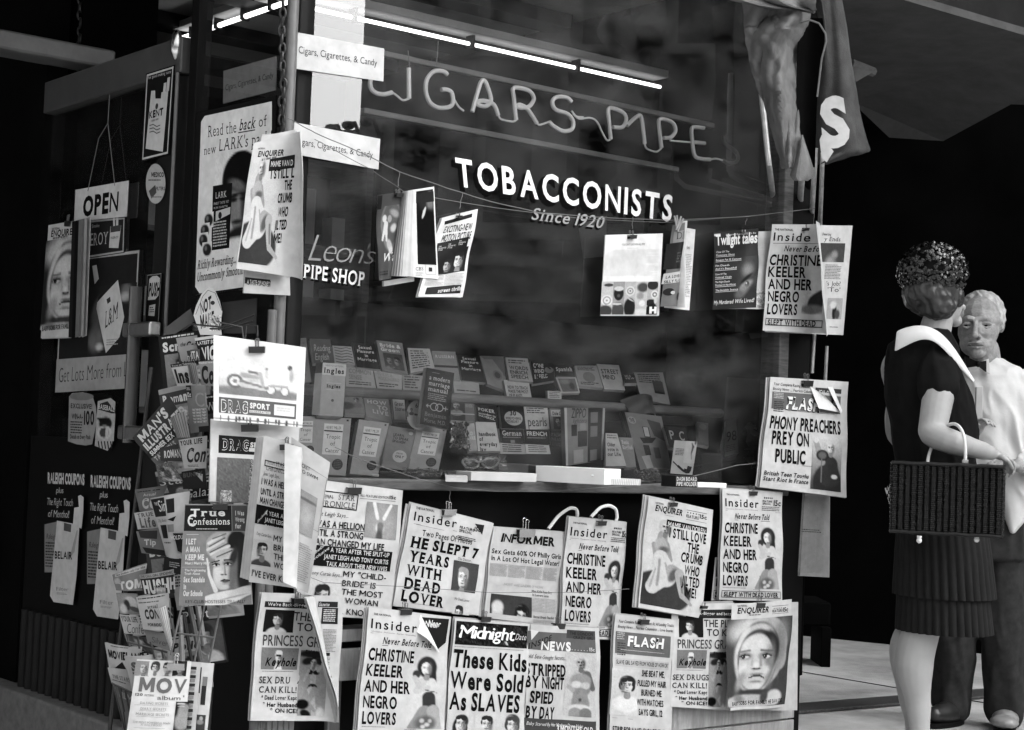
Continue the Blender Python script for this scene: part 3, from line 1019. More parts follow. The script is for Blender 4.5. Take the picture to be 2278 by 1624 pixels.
# a veiled fair woman looking up under her brow (100 x 150)
PIC['glam'] = [(42, 34, 40, 31, -10, .38, .08), (80, 26, 24, 24, 0, .03, .15), (92, 84, 16, 62, 0, .05, .3), (10, 30, 3, 40, 14, 4, .58, .5), (8, 44, 3, 46, 24, 3, .56, .5), (16, 54, 3, 60, 36, 3, .6, .5), (20, 20, 1.6, 52, 9, 1.6, .2, .5),
               (12, 37, 1.4, 50, 18, 1.4, .14, .5), (14, 50, 1.4, 58, 30, 1.4, .12, .5), (46, 88, 24, 45, 6, .5, .06), (68, 92, 10, 42, 6, .2, .5), (33, 96, 9, 20, 0, .62, .6), (44, 53, 27, 9, -18, .44, .25), (30, 60, 1.2, 66, 46, 1.6, .12, .5), (70, 60, 8, 20, 20, .06, .4),
               (27, 76, 11, 6, 0, .26, .6), (56, 74, 11, 6, 0, .2, .6), (18, 72, .9, 36, 68, 1.5, .03, .4), (48, 67, 1.6, 66, 65.5, 1.1, .03, .4), (28, 77.5, 7, 3.2, 0, .62, .3), (29.5, 77.3, 3, 3.4, 0, .015, .25), (19.5, 77.5, 1, 28, 74.4, 1.4, .015, .4), (28, 74.4, 1.4, 37, 77, .9, .015, .4),
               (56, 75.6, 7, 3, 0, .5, .3), (56.5, 75.4, 3, 3.3, 0, .015, .25), (47.5, 76, 1, 56, 72.6, 1.4, .015, .4), (56, 72.6, 1.4, 66, 75, .9, .015, .4), (49, 80, 1.4, 50, 96, 2.2, .3, .7), (43, 94, 3, 4, 0, .62, .6), (43, 99, 4, 1.8, 0, .16, .5), (51, 99, 3, 1.5, 0, .1, .5),
               (40, 113, 1.2, 47, 110.8, 2, .03, .4), (47, 110.8, 2, 60, 112, 1.2, .03, .4), (50, 115, 8, 2, 0, .12, .4), (50, 119.5, 7, 1.6, 0, .3, .6), (50, 127, 8, 5, 0, .54, .6), (54, 137, 20, 4, 0, .2, .5), (7, 64, 2, 13, 100, 3.2, .66, .25), (13, 100, 3.2, 28, 134, 5, .68, .25),
               (40, 152, 62, 15, -12, .68, .1), (92, 137, 34, 11, -14, .62, .12), (70, 148, 30, 2, -12, .4, .5)]
# one eye in the dark (100 x 170)
PIC['eye'] = [(60, 60, 26, 70, 18, .09, .7), (64, 52, 18, 22, 10, .25, .8), (70, 96, 34, 20, -25, .1, .7), (62, 106, 24, 12, -35, .34, .5), (66, 104, 8, 11, 0, .03, .3), (63, 100, 2.5, 3, 0, .7, .5),
              (60, 82, 26, 6, -40, .03, .5), (52, 126, 14, 26, 40, .26, .8), (40, 140, 16, 12, 0, .16, .8)]
# ------------------------------------------------------------------ newspapers strung up outside the window
def rk(x, y, d=0.0):
    """plane of the rack: square to the street, d metres nearer the street"""
    return at(x, y, 4.62 - d)

class Sheet(Page):
    """a page whose corners and marks were measured on one enlarged tile of the photograph, hung on a real plane of the place"""
    def __init__(s, tile, tl, tr, br, bl, plane=win, d=.08, bend=None, gap=.0005):
        s.tile = tile
        s.q = [px(tile, *p) for p in (tl, tr, br, bl)]
        dd = d if isinstance(d, tuple) else (d,) * 4
        s.plane, s.dd = plane, dd
        if bend is not None and plane in (win, dor):
            f0, a, b, c = bend, rnd.uniform(0, 6), rnd.uniform(0, 6), rnd.uniform(-.5, 1)
            bend = lambda x, y, s: f0(x, y, s) + s.n * (.0035 * np.sin(7 * x + a) * y + .0022 * np.sin(11 * y + b + 4 * x) + .014 * c * (np.abs(y - .5) - .25) + .004 * np.sin(3 * y + b) * (2 * x - 1))
        super().__init__(*[plane(p[0], p[1], k) for p, k in zip(s.q, dd)], bend=bend, gap=gap)

    def loc(s, x, y, tile=None):
        X, Y = px(tile or s.tile, x, y)
        a, b = .5, .5
        (x0, y0), (x1, y1), (x2, y2), (x3, y3) = s.q
        for _ in range(12):
            fx = (x0 * (1 - a) + x1 * a) * (1 - b) + (x3 * (1 - a) + x2 * a) * b - X
            fy = (y0 * (1 - a) + y1 * a) * (1 - b) + (y3 * (1 - a) + y2 * a) * b - Y
            ax, ay = (x1 - x0) * (1 - b) + (x2 - x3) * b, (y1 - y0) * (1 - b) + (y2 - y3) * b
            bx, by = (x3 - x0) * (1 - a) + (x2 - x1) * a, (y3 - y0) * (1 - a) + (y2 - y1) * a
            D = ax * by - ay * bx
            a -= (fx * by - fy * bx) / D
            b -= (fy * ax - fx * ay) / D
        return a * 100, b * 100

    def slope(s):
        (x0, y0), (x1, y1), (x2, y2), (x3, y3) = s.q
        return ((y1 - y0) / (x1 - x0) + (y2 - y3) / (x2 - x3)) / 2

    def T(s, txt, xl, yb, xr, cap, **k):
        """line of type: left end of its baseline, right end, height of capitals, all as measured"""
        k.setdefault('bold', .03)
        f = TILES[s.tile][2]
        a = s.loc(xl, yb)
        b = s.loc(xr, yb + s.slope() * (xr - xl))
        hp = (math.dist(s.q[0], s.q[3]) + math.dist(s.q[1], s.q[2])) / 2 / f
        s.text(txt, a[0], a[1] - cap / hp * 100, b[0], a[1], rise=b[1] - a[1] if 'rise' not in k else k.pop('rise'), **k)

    def R(s, x0, y0, x1, y1, tone=.05):
        a, b = s.loc(x0, y0), s.loc(x1, y1)
        s.rect(a[0], a[1], b[0], b[1], tone)

    def FR(s, x0, y0, x1, y1, w=.8, tone=.05):
        a, b = s.loc(x0, y0), s.loc(x1, y1)
        s.frame(a[0], a[1], b[0], b[1], w, tone)

    def PH(s, x0, y0, x1, y1, bg, shapes, **k):
        a, b = s.loc(x0, y0), s.loc(x1, y1)
        s.photo(a[0], a[1], b[0], b[1], bg, shapes, **k)

    def FN(s, x0, y0, x1, y1, rows, **k):
        a, b = s.loc(x0, y0), s.loc(x1, y1)
        s.fine(a[0], a[1], b[0], b[1], rows, **k)

    def HL(s, x0, y0, x1, w=.6, tone=.08):
        a, b = s.loc(x0, y0), s.loc(x1, y0 + s.slope() * (x1 - x0))
        s.line([a, b], w, tone)

PAPER = .49
GN = 'tabloid newspapers clipped up for sale'

def newspaper(label, P, backs=((2, 3, 3, -2), (-3, 2, 2, 4)), cat='newspaper', group=GN, name='newspaper', m='print', tone=.42, th=.003, extra=()):
    """front page P plus the inner pages that show a little past its edges"""
    t = thing(name, label, cat, P.plane((P.q[2][0] + P.q[3][0]) / 2, (P.q[2][1] + P.q[3][1]) / 2, P.dd[3]), group)
    P.build('front_page', M[m], t)
    for i, (l, r, b, tp) in enumerate(backs):
        c = [Vector(p.tolist()) for p in P.c]
        ex, ey = (c[1] - c[0]).normalized() * .001, (c[3] - c[0]).normalized() * .001
        k = Vector(P.n.tolist()) * -(.004 + .004 * i + (.0 if not P.bend else .004))
        I = Page(c[0] + ex * -l + ey * -tp + k, c[1] + ex * r + ey * -tp * .6 + k, c[2] + ex * r + ey * b + k, c[3] + ex * -l + ey * b * .7 + k, bend=P.bend)
        I.sheet(tone + rnd.uniform(-.06, .06), th)
        I.build('inner_page', M['print'], t)
    for e in extra:
        e.build('inner_page', M['print'], t)
    return t

def bclip(tile, x, y, holds, d=.09, w=34, plane=win, style='black', tilt=0.0):
    """binder clip: folded spring body gripping the paper's top edge, two wire handles"""
    X, Y = px(tile, x, y)
    s = TILES[tile][2]
    c = plane(X, Y, d)
    e = (plane(X + 10, Y + 10 * tilt, d) - c)
    e = (e - Z * 0).normalized()
    n = N if plane in (win,) else -FWD
    up = n.cross(e).normalized()
    if up.z < 0:
        up = -up
    wd = w * s / FPX * (c - EYE).length
    t = thing('binder_clip', f'{style} binder clip holding {holds}', 'clip', c)
    h = wd * .42
    g = MB()
    k = [(-.010, 0), (.012, 0), (.008, -h), (.005, -h), (.0085, -.002), (-.0065, -.002), (-.003, -h), (-.006, -h)]
    pr = [[c + e * q + n * a + up * b for a, b in k] for q in (-wd / 2, wd / 2)]
    g.loft(pr, smooth=False)
    g.build('clip_body', M['clip'] if style == 'black' else M['nickel'], t)
    for q, ln in ((.006, .9), (-.008, 1.05)):
        g = MB()
        r = wd * .16
        b0 = c + n * q
        pts = [b0 - e * r * .5 - up * .004, b0 - e * r * .5 + up * wd * .4 * ln]
        pts += [b0 + up * wd * (.4 * ln) + e * (r * .75 * math.cos(a)) + up * (r * .75 * math.sin(a)) for a in [math.pi * (1.15 - 1.3 * i / 7) for i in range(8)]]
        pts += [b0 + e * r * .5 + up * wd * .4 * ln, b0 + e * r * .5 - up * .004]
        g.tube(pts, .0012, 6)
        g.build('handle', M['nickel'] if style != 'black' else M['wire'], t)
    return t

def masthead(P, sc, x, y, w, big='Insider', sub=True):
    """masthead 'Insider' in spaced round capitals; x, y = left end of baseline, w = width"""
    P.T('THE NATIONAL', x + .05 * w, y - .34 * w, x + .5 * w, .055 * w, bold=.02)
    P.T(big, x, y, x + w, .2 * w, bold=.012, space=.2)
    if sub:
        P.T('Informative - Provocative - Fearless - Entertaining', x + .02 * w, y + .1 * w, x + .98 * w, .03 * w, bold=.0, tone=.2)
        P.HL(x, y + .125 * w, x + 1.75 * w, .25, .25)

# --- tabloid with five-line headline; appears five times on the stand
HEAD5 = ('CHRISTINE', 'KEELER', 'AND HER', 'NEGRO', 'LOVERS')

def insider(P, h, right=True, curlcut=False):
    """layout in page units, measured on the copy that hangs flat"""
    P.photo(50, 32, 97, 89.5, PAPER, PIC['kneel'], asp=2.1, box=(-12, -8, 118, 266), res=44, grain=.03)
    P.text('THE NATIONAL', 6, 4.2, 26, 5.6, bold=.02)
    P.text('Insider', 4, 8.6, 57, 15.6, bold=.012, space=.2)
    P.text('Informative - Provocative - Fearless - Entertaining', 5, 17.3, 56, 18.3, bold=0, tone=.2)
    P.line([(4, 19.2), (97, 19.2)], .4, .2)
    if right:
        P.text('*****', 66, 5.5, 82, 8, bold=.02)
        P.lines(('FEATURE', 'SPECIAL'), 64, 8.4, 81, 12.4, bold=.03)
        P.text('15c', 84, 8, 97, 13, bold=.03)
        P.fine(63, 14, 97, 18.5, 3, tone=.18)
    P.text('Never Before Told', 18, 21.5, 77, 26.3, bold=.02, serif=True, slant=.22)
    P.line([(18, 27.6), (78, 27.6)], .5, .1)
    ws = (53, 42, 50, 36, 36)
    for i, (t, w) in enumerate(zip(HEAD5, ws)):
        y = 30.5 + i * 11.9
        P.text(t, 4 - .0 * i, y, 4 + w, y + 8.6, bold=.034, tone=.02)
    P.fine(50, 90, 64, 91, 1, tone=.2)
    P.fine(4, 88.6, 40, 89.6, 1, tone=.25)
    P.frame(3, 91.5, 97, 98, .7, .12)
    P.text('SLEPT WITH DEAD LOVER', 6, 92.8, 93, 96.8, bold=.03, serif=True)

# right-hand copy, hanging flat
P = Sheet('X', (1606.5, 1087), (1743, 1095), (1738, 1337), (1602.8, 1334), d=.075, bend=bow(.008)).sheet(PAPER)
insider(P, 1)
newspaper('flat tabloid with a five-line headline hung against the stand\'s right end', P)
bclip('C', 92, 195, 'the flat tabloid at the stand\'s right end', d=.078, w=60)
# sliver of another behind it
P = Sheet('B', (1370, 590), (1420, 590), (1400, 850), (1345, 848), d=.05).sheet(PAPER * .85)
P.rect(20, 5, 100, 45, .08)
P.text('L', 30, 50, 80, 66, bold=.05)
P.frame(15, 76, 100, 95, 4, .1)
P.text('S', 30, 79, 80, 92, bold=.05, serif=True)
newspaper('sliver of a tabloid showing between the pin-up paper and the flat one beside it', P, backs=())
# centre copy, right side bent back
P = Sheet('B', (490, 345), (900, 385), (858, 1092), (438, 1060), d=.085, bend=lambda x, y, s: s.n * (-.05 * np.maximum(0, x - .6) ** 2 / .16 + .012 * np.sin(x * 6) * y)).sheet(PAPER)
insider(P, 1)
newspaper('tabloid with the kneeling woman, middle of the row, clipped beneath a looped white cord', P, backs=((2, 4, 3, -2), (-3, 8, -4, 2)))
bclip('B', 683, 372, 'the tabloid under the looped white cord', d=.092, w=66)
# bottom copy, its top corner folded over
P = Sheet('A', (790, 884), (1285, 946), (1240, 1695), (715, 1690), d=.125, bend=bow(.012)).sheet(PAPER)
insider(P, 1, right=False)
P.text('Near', 66, 5.5, 84, 10, tone=.5, bold=.02, slant=.2)
P.poly([(62, 3), (97, 2), (96, 21), (86, 27)], .04)
P.text('Near', 70, 4.5, 86, 9, tone=.55, bold=.02, slant=.2)
F = Sheet('A', (1072, 1030), (1104, 930), (1216, 1160), (1140, 1075), d=(.130, .134, .130, .160)).sheet(.7, .0008, 8, 8)
newspaper('tabloid with a folded-down corner over its kneeling woman, in the bottom row', P, backs=((3, 2, 3, -2), (6, -2, 3, -5)), extra=(F,))
bclip('A', 1010, 900, 'the tabloid with the folded corner', d=.13, w=78)
# top right copy, front sheet peeling open
P = Sheet('E', (215, 97), (690, 101), (640, 778), (165, 750), d=.07, bend=curl(.5, .032, 2.5, .22)).sheet(PAPER * .97, .001)
w = 345
P.T('THE NATIONAL', 228, 135, 338, 13, bold=.02)
P.T('Inside', 222, 197, 436, 50, bold=.012, space=.2)
P.HL(222, 214, 520, .5, .2)
P.T('Never Befo', 288, 262, 480, 34, bold=.02, serif=True, slant=.22)
for t, y, x0, x1 in (('CHRISTINE', 345, 208, 492), ('KEELER', 418, 202, 416), ('AND HER', 494, 198, 450), ('NEGRO', 570, 194, 372), ('LOVERS', 648, 188, 362)):
    P.T(t, x0, y, x1, 62, bold=.034, tone=.02)
P.PH(400, 500, 500, 655, PAPER, [(80, 60, 40, 70, 30, .06, .15), (50, 120, 60, 30, 0, .2, .4)], asp=1.5, res=24)
P.FR(182, 672, 500, 735, .8, .12)
P.T('SLEPT WITH DEAD', 192, 716, 470, 34, bold=.03, serif=True)
I = Sheet('E', (250, 100), (712, 105), (655, 778), (175, 760), d=.055).sheet(PAPER, .004)
I.T('Deserting', 520, 165, 575, 16, bold=.01, slant=.2)
I.T('y Ends', 530, 200, 632, 26, bold=.0, serif=True, slant=.2)
I.PH(510, 212, 655, 332, .1, [(45, 60, 22, 26, 0, .3, .5), (60, 30, 12, 10, 0, .28, .6)])
I.FN(540, 345, 640, 440, 10)
I.T("'s Job?", 545, 474, 634, 26, bold=0)
I.T("'To'", 552, 512, 632, 26, bold=0)
I.PH(555, 550, 640, 682, .35, [(50, 60, 14, 34, 0, .04, .3), (40, 30, 20, 16, 0, .5, .4), (70, 70, 16, 20, 0, .1, .4)])
I.FN(566, 726, 622, 736, 1, tone=.05)
newspaper('tabloid peeling open over its inner page, hung high on the right-hand awning poles', P, backs=(), extra=(I,))
F = None
bclip('E', 420, 120, 'the tabloid peeling open on the awning poles', d=.078, w=40)

# --- star tabloid, flat copy and the rolled copy in front of it
def star(P):
    P.FR(430, 178, 712, 312, 1.0, .06)
    P.T('NATIONAL', 462, 224, 572, 15, bold=.02, serif=True)
    P.T('* * * *', 500, 245, 570, 14, bold=.03)
    P.T('STAR', 600, 244, 698, 32, bold=-.008, serif=True)
    P.T('CHRONICLE', 460, 278, 698, 34, bold=-.008, serif=True)
    P.T('ALL FEATURE EDITION', 730, 225, 908, 15, bold=.0)
    P.T('15c', 912, 240, 952, 20, bold=.03)
    P.HL(728, 236, 950, .3, .1)
    P.PH(775, 255, 942, 488, .26, [(50, 60, 44, 60, 0, .32, .6), (46, 66, 12, 12, 0, .6, .4), (38, 40, 5, 24, 2, 5, .58, .3), (58, 40, 5, 78, 4, 4, .58, .3), (48, 60, 10, 46, 96, 6, .2, .3), (46, 92, 10, 20, 0, .12, .4), (50, 130, 60, 14, 0, .5, .5)])
    P.T('Janet Leigh Says...', 452, 335, 662, 24, bold=.0, slant=.25)
    P.T('I WAS A HELLION', 446, 402, 755, 38, bold=.026)
    P.HL(440, 408, 756, .5, .1)
    P.T('UNTIL A STRONG', 440, 456, 745, 38, bold=.026)
    P.T('MAN CHANGED MY LIFE', 436, 510, 868, 38, bold=.026)
    P.R(428, 512, 910, 676, .025)
    P.T('A YEAR AFTER THE SPLIT-UP', 552, 558, 902, 26, tone=PAPER, bold=.02)
    P.T('JANET LEIGH AND TONY CURTIS', 512, 597, 896, 26, tone=PAPER, bold=.02)
    P.T('TALK ABOUT THEIR NEW LIVES', 525, 640, 890, 26, tone=PAPER, bold=.02)
    P.T('Double', 440, 590, 520, 20, tone=PAPER, bold=.01, rise=-10)
    P.T('Exclusive', 438, 622, 535, 20, tone=PAPER, bold=.01, rise=-11)
    P.T('A', 458, 555, 472, 20, tone=PAPER, bold=.01)
    P.T('Tony Curtis Says...', 425, 690, 620, 22, bold=.0, slant=.25)
    P.PH(415, 705, 600, 920, .5, bust(48, 46, 20, coat=.12, shirt=.5, skin=.45, hair=.05, style='short', side=-1))
    P.T('MY "CHILD-', 626, 705, 885, 34, bold=.012)
    P.T('BRIDE" IS', 622, 760, 822, 34, bold=.012)
    P.T('THE MOST', 620, 811, 862, 34, bold=.012)
    P.T('WOMAN', 640, 865, 832, 34, bold=.012)
    P.T("I'VE EVER KNOWN", 440, 912, 830, 34, bold=.012)

P = Sheet('A', (438, 118), (1000, 190), (915, 962), (345, 930), d=.068, bend=bow(.006)).sheet(PAPER)
star(P)
newspaper('star-masthead tabloid with black headline panel, hung under the sill behind a rolled copy', P, backs=((2, 2, 2, -1),))
bclip('A', 700, 172, 'the flat star-masthead tabloid under the sill', d=.075, w=96)
# rolled copy: front sheet curling forward at its right
P = Sheet('A', (165, -140), (560, -20), (550, 800), (75, 737), plane=rk, d=.315, bend=curl(.44, .032, 2.7)).sheet(PAPER, .001)
P.FR(172, 5, 330, 85, 1.2, .06)
P.T('NATIONAL', 185, 22, 230, 12, bold=.02, serif=True)
P.T('*****', 185, 40, 230, 12, bold=.03)
P.T('STAR', 236, 45, 290, 28, bold=-.008, serif=True)
P.T('CHRONICLE', 178, 68, 298, 28, bold=-.008, serif=True)
P.T('Janet Leigh Says...', 160, 98, 262, 22, bold=0, slant=.2)
for t, y, xr in (('I WAS A HELLION', 152, 345), ('UNTIL A STRONG', 212, 340), ('MAN CHANGED MY', 266, 345)):
    P.T(t, 150 - (y - 150) * .08, y, xr, 36, bold=.03)
P.R(122, 272, 390, 440, .025)
for t, y in (('A YEAR AFTER THE', 335), ('JANET LEIGH AND TO', 376), ('TALK ABOUT THEIR N', 418)):
    P.T(t, 170, y, 385, 24, tone=PAPER, bold=.02)
P.T('Exclusive', 128, 385, 180, 18, tone=PAPER, rise=-9, bold=.01)
P.T('Tony Curtis Says...', 118, 455, 215, 18, bold=0, slant=.2)
P.PH(104, 478, 205, 648, .45, bust(50, 50, 24, coat=.1, skin=.42, hair=.05, side=-1))
for t, y, xr in (('MY "CHIL', 492, 370), ('BRIDE" I', 547, 372), ('THE MO', 600, 372), ('WOMAN', 652, 372)):
    P.T(t, 222, y, xr, 34, bold=.012)
P.T("I'VE EVER KNOWN", 92, 700, 392, 36, bold=.02)
I = Sheet('A', (330, -130), (562, 22), (430, 805), (300, 760), plane=rk, d=.3, bend=wave(.006, .8)).sheet(PAPER, .001)
I.FR(385, 18, 490, 440, 1.0, .2)
I.T('SECRET', 372, 40, 440, 20, bold=0)
I.T('TO SWIM', 378, 76, 486, 20, bold=0)
I.PH(372, 170, 452, 480, .34, [(50, 40, 60, 8, 0, .2, .6), (50, 120, 40, 50, 0, .42, .6)])
I.FN(380, 500, 425, 760, 18, tone=.3)
extra = [I]
for k in range(4):
    L = Sheet('A', (158 - 13 * k, -135 + 2 * k), (300, -110), (260, 752), (72 - 17 * k, 728 - 6 * k), plane=rk, d=.308 - .006 * k, bend=bow(.006)).sheet(PAPER * (.95 - .05 * k), .002)
    extra.append(L)
newspaper('thick star-masthead tabloid rolling open, hung beside the magazine rack', P, backs=(), extra=extra)
bclip('K', 300, 1135, 'the thick tabloid rolling open', d=.325, w=110, plane=rk)

# --- 'he slept 7 years'
P = Sheet('A', (1045, 265), (1556, 388), (1462, 940), (938, 880), d=.082, bend=lambda x, y, s: s.n * (-.03 * np.maximum(0, x - .55) * (1 - y) + .01 * np.sin(x * 5) * y)).sheet(PAPER)
P.T('THE NATIONAL', 1070, 300, 1180, 14, bold=.02)
P.T('Insider', 1056, 368, 1306, 50, bold=.012, space=.2)
P.HL(1055, 388, 1310, .3, .2)
P.FN(1070, 392, 1290, 402, 1, tone=.15)
P.lines(('FEATURE', 'SPECIAL'), 58, 11, 77, 17, bold=.03)
P.poly([P.loc(*q) for q in ((1428, 388), (1492, 398), (1482, 458))], .05)
P.T('15c', 1425, 432, 1465, 26)
P.fine(57, 21, 84, 26, 3, tone=.1)
P.T('Two Pages Of Photos', 1100, 460, 1416, 34, bold=.008)
for t, x0, y, x1 in (('HE SLEPT 7', 1032, 525, 1462), ('YEARS', 1026, 610, 1260), ('WITH', 1012, 692, 1210), ('DEAD', 998, 772, 1196), ('LOVER', 976, 845, 1222)):
    P.T(t, x0, y, x1, 58, bold=.045, serif=True, tone=.02)
P.T('The Doctor...', 1325, 605, 1425, 16, bold=.0, serif=True)
P.PH(1300, 606, 1442, 810, .1, bust(42, 45, 19, coat=.55, shirt=.6, skin=.55, hair=.3, style='short'))
P.T('His Dead Lover', 1298, 842, 1405, 16, bold=0, serif=True)
P.PH(1295, 850, 1400, 940, .5, bust(40, 50, 22, coat=.2, skin=.5, hair=.06))
P.FN(1035, 862, 1200, 874, 1, tone=.1)
newspaper('tabloid with heavy slab-letter headline and a doctor\'s portrait, its right edge sprung open', P, backs=((3, 0, 2, -2), (10, -6, 4, -4), (-4, 6, -12, 4)))
bclip('A', 1272, 302, 'the slab-letter tabloid with the doctor', d=.09, w=86, style='nickel')

# --- informer
P = Sheet('B', (42, 408), (476, 438), (432, 1000), (-22, 950), d=.07, bend=lambda x, y, s: s.n * (.014 * np.sin(x * 3.1) * y - .02 * np.maximum(0, x - .75))).sheet(PAPER * .9)
P.T('INFORMER', 85, 495, 400, 48, bold=.05, slant=.1, space=.05)
P.FN(175, 505, 290, 514, 1, tone=.15)
P.T('Sex Gets 60% Of Philly Girls', 36, 565, 440, 28, bold=.022)
P.T('In A Lot Of Hot Legal Water!', 32, 607, 430, 28, bold=.022)
P.FN(24, 625, 425, 738, 14, tone=.3, cols=4)
P.T('MOST ARE UNDER 21 NOW', 95, 758, 328, 16, bold=.0, tone=.35)
P.PH(22, 806, 244, 948, .08, [(18, 38, 13, 20, 0, .42, .15), (18, 24, 14, 12, 0, .5, .3), (18, 66, 30, 14, 0, .5, .2)] + head(76, 38, 12, skin=.5, hair=.03, style='bouffant'))
P.T('Man Kills Teen Boy', 256, 798, 385, 14, bold=.01, serif=True)
P.T('In Lovers Lane', 258, 820, 360, 14, bold=.01, serif=True)
P.FN(256, 830, 412, 930, 10, tone=.35, cols=2)
P.T('Better Drunk Than Red', 254, 948, 398, 14, bold=.015, serif=True)
P.FN(254, 956, 405, 996, 4, tone=.35, cols=2)
newspaper('greyish gossip tabloid with two faces side by side, hung beside the slab-letter one', P, backs=((3, 3, -4, 2), (12, -4, 3, -3)))
bclip('B', 235, 420, 'the greyish gossip tabloid', d=.08, w=118, style='nickel')

# --- pin-up tabloid, three copies (window base, corner post, bonnet issue has its own cover)
def enquirer_top(P, x0, y, x1, cap):
    P.T('NATIONAL', x0 + 2, y - cap * 1.25, x0 + 48, cap * .3, bold=.02)
    P.T('ENQUIRER', x0, y, x1, cap, bold=.03, slant=.12)

P = Sheet('B', (972, 222), (1356, 306), (1286, 956), (908, 890), d=.1, bend=bow(.01)).sheet(PAPER * 1.03)
enquirer_top(P, 1005, 310, 1162, 34)
P.FN(1060, 335, 1120, 344, 1, tone=.2)
P.T('* * * * *', 1190, 330, 1268, 14, bold=.02)
P.T('FEATURE', 1185, 350, 1262, 18, bold=.02)
P.T('15c', 1268, 356, 1312, 24, bold=.03)
P.HL(1188, 305, 1315, .5, .1)
P.HL(1185, 362, 1310, .4, .1)
P.PH(968, 345, 1225, 920, PAPER * 1.03, PIC['pinup'], asp=1.5, box=(4, 6, 100, 152), res=84)
P.R(1075, 362, 1308, 446, .03)
P.T('MAMIE VAN DOREN:', 1080, 404, 1302, 28, tone=PAPER, bold=.02)
for t, x0, y, x1 in (('I STILL LOVE', 1086, 468, 1300), ('THE', 1182, 555, 1254), ('CRUMB', 1145, 612, 1282), ('WHO', 1165, 688, 1264), ('JILTED', 1150, 752, 1264), ('ME!', 1170, 822, 1240)):
    P.T(t, x0, y, x1, 54, bold=.035, tone=.02)
newspaper('tabloid with a fair-haired seated pin-up and black name bar, tilted, below the pipe card', P, backs=((10, -3, 0, 1), (14, -8, 3, 2)))
bclip('B', 1112, 262, 'the tilted pin-up tabloid', d=.108, w=58)

P = Sheet('M', (1648, -515), (2010, -608), (1960, 362), (1530, 300), d=.11, bend=curl(.6, .035, 2.5, .16)).sheet(PAPER * .93, .001)
enquirer_top(P, 1672, -425, 1840, 38)
P.FN(1700, -412, 1800, -404, 1, tone=.2)
P.PH(1638, -408, 1802, 290, PAPER * .93, PIC['pinup'], asp=1.5, box=(8, 4, 98, 152), res=84)
P.R(1752, -410, 1898, -352, .04)
P.T('MAMIE VAN D', 1758, -360, 1890, 36, tone=PAPER, bold=.02)
for t, x0, y, x1 in (('I STILL L', 1755, -282, 1895), ('THE', 1838, -210, 1880), ('CRUMB', 1795, -125, 1882), ('WHO', 1800, -36, 1862), ('JILTED', 1780, 48, 1856), ('ME!', 1776, 134, 1826)):
    P.T(t, x0, y, x1, 58, bold=.035, tone=.02)
extra = []
for k in range(3):
    extra.append(Sheet('M', (1700, -560 - 6 * k), (1905 + 14 * k, -600 + 8 * k), (1868 + 10 * k, 350 + 3 * k), (1540, 302), d=.095 - .01 * k, bend=curl(.8 - .02 * k, .04, .8, .05)).sheet(PAPER * (1.0 - .1 * k), .002))
L = Sheet('M', (1592, 290), (1880, 330), (1884, 474), (1582, 458), d=.07).sheet(PAPER * .9, .006)
L.T('SEX FOR THE TEEN SET', 1600, 402, 1755, 34, bold=.03)
L.R(1590, 355, 1752, 410, .06)
L.T('A TASTE OF HONEY', 1602, 398, 1748, 26, tone=PAPER, bold=.02)
extra.append(L)
newspaper('pin-up tabloid flapping open at the corner post, hung over the cigarette poster', P, backs=(), extra=extra)

# --- bonnet issue, front copy and the one inside the door
P = Sheet('C', (-30, 868), (340, 842), (292, 1488), (-78, 1500), d=.128, bend=lambda x, y, s: s.n * (.12 * np.maximum(0, .26 - x) * y + .012 * np.sin(x * 4))).sheet(PAPER, .001)
x0 = -6
P.T('NATIONAL', x0 + 3, 886, x0 + 52, 11, bold=.02)
P.T('ENQUIRER', x0, 926, 175, 34, bold=.03, slant=.12)
P.FN(60, 932, 130, 941, 1, tone=.2)
P.T('* * * * *', 208, 905, 270, 12, bold=.02)
P.T('FEATURE', 200, 920, 272, 16, bold=.02)
P.T('15c', 276, 916, 312, 24, bold=.03)
P.HL(198, 882, 315, .4, .1)
P.HL(198, 928, 315, .4, .1)
P.PH(-60, 965, 302, 1472, .09, PIC['bonnet'], asp=1.41, box=(2, 2, 104, 141), res=90, grain=.04)
P.T('BABY SOBS FOR FAMILY HE SAW DIE', -62, 1474, 275, 22, tone=.015, bold=.03)
I = Sheet('C', (-10, 866), (368, 858), (362, 1505), (-40, 1508), d=.112).sheet(PAPER * .92, .004)
newspaper('tabloid with a sullen child in a knitted bonnet, bottom row at the stand\'s right corner', P, backs=(), extra=(I,))
bclip('C', 135, 862, 'the front tabloid with the bonneted child', d=.136, w=70)

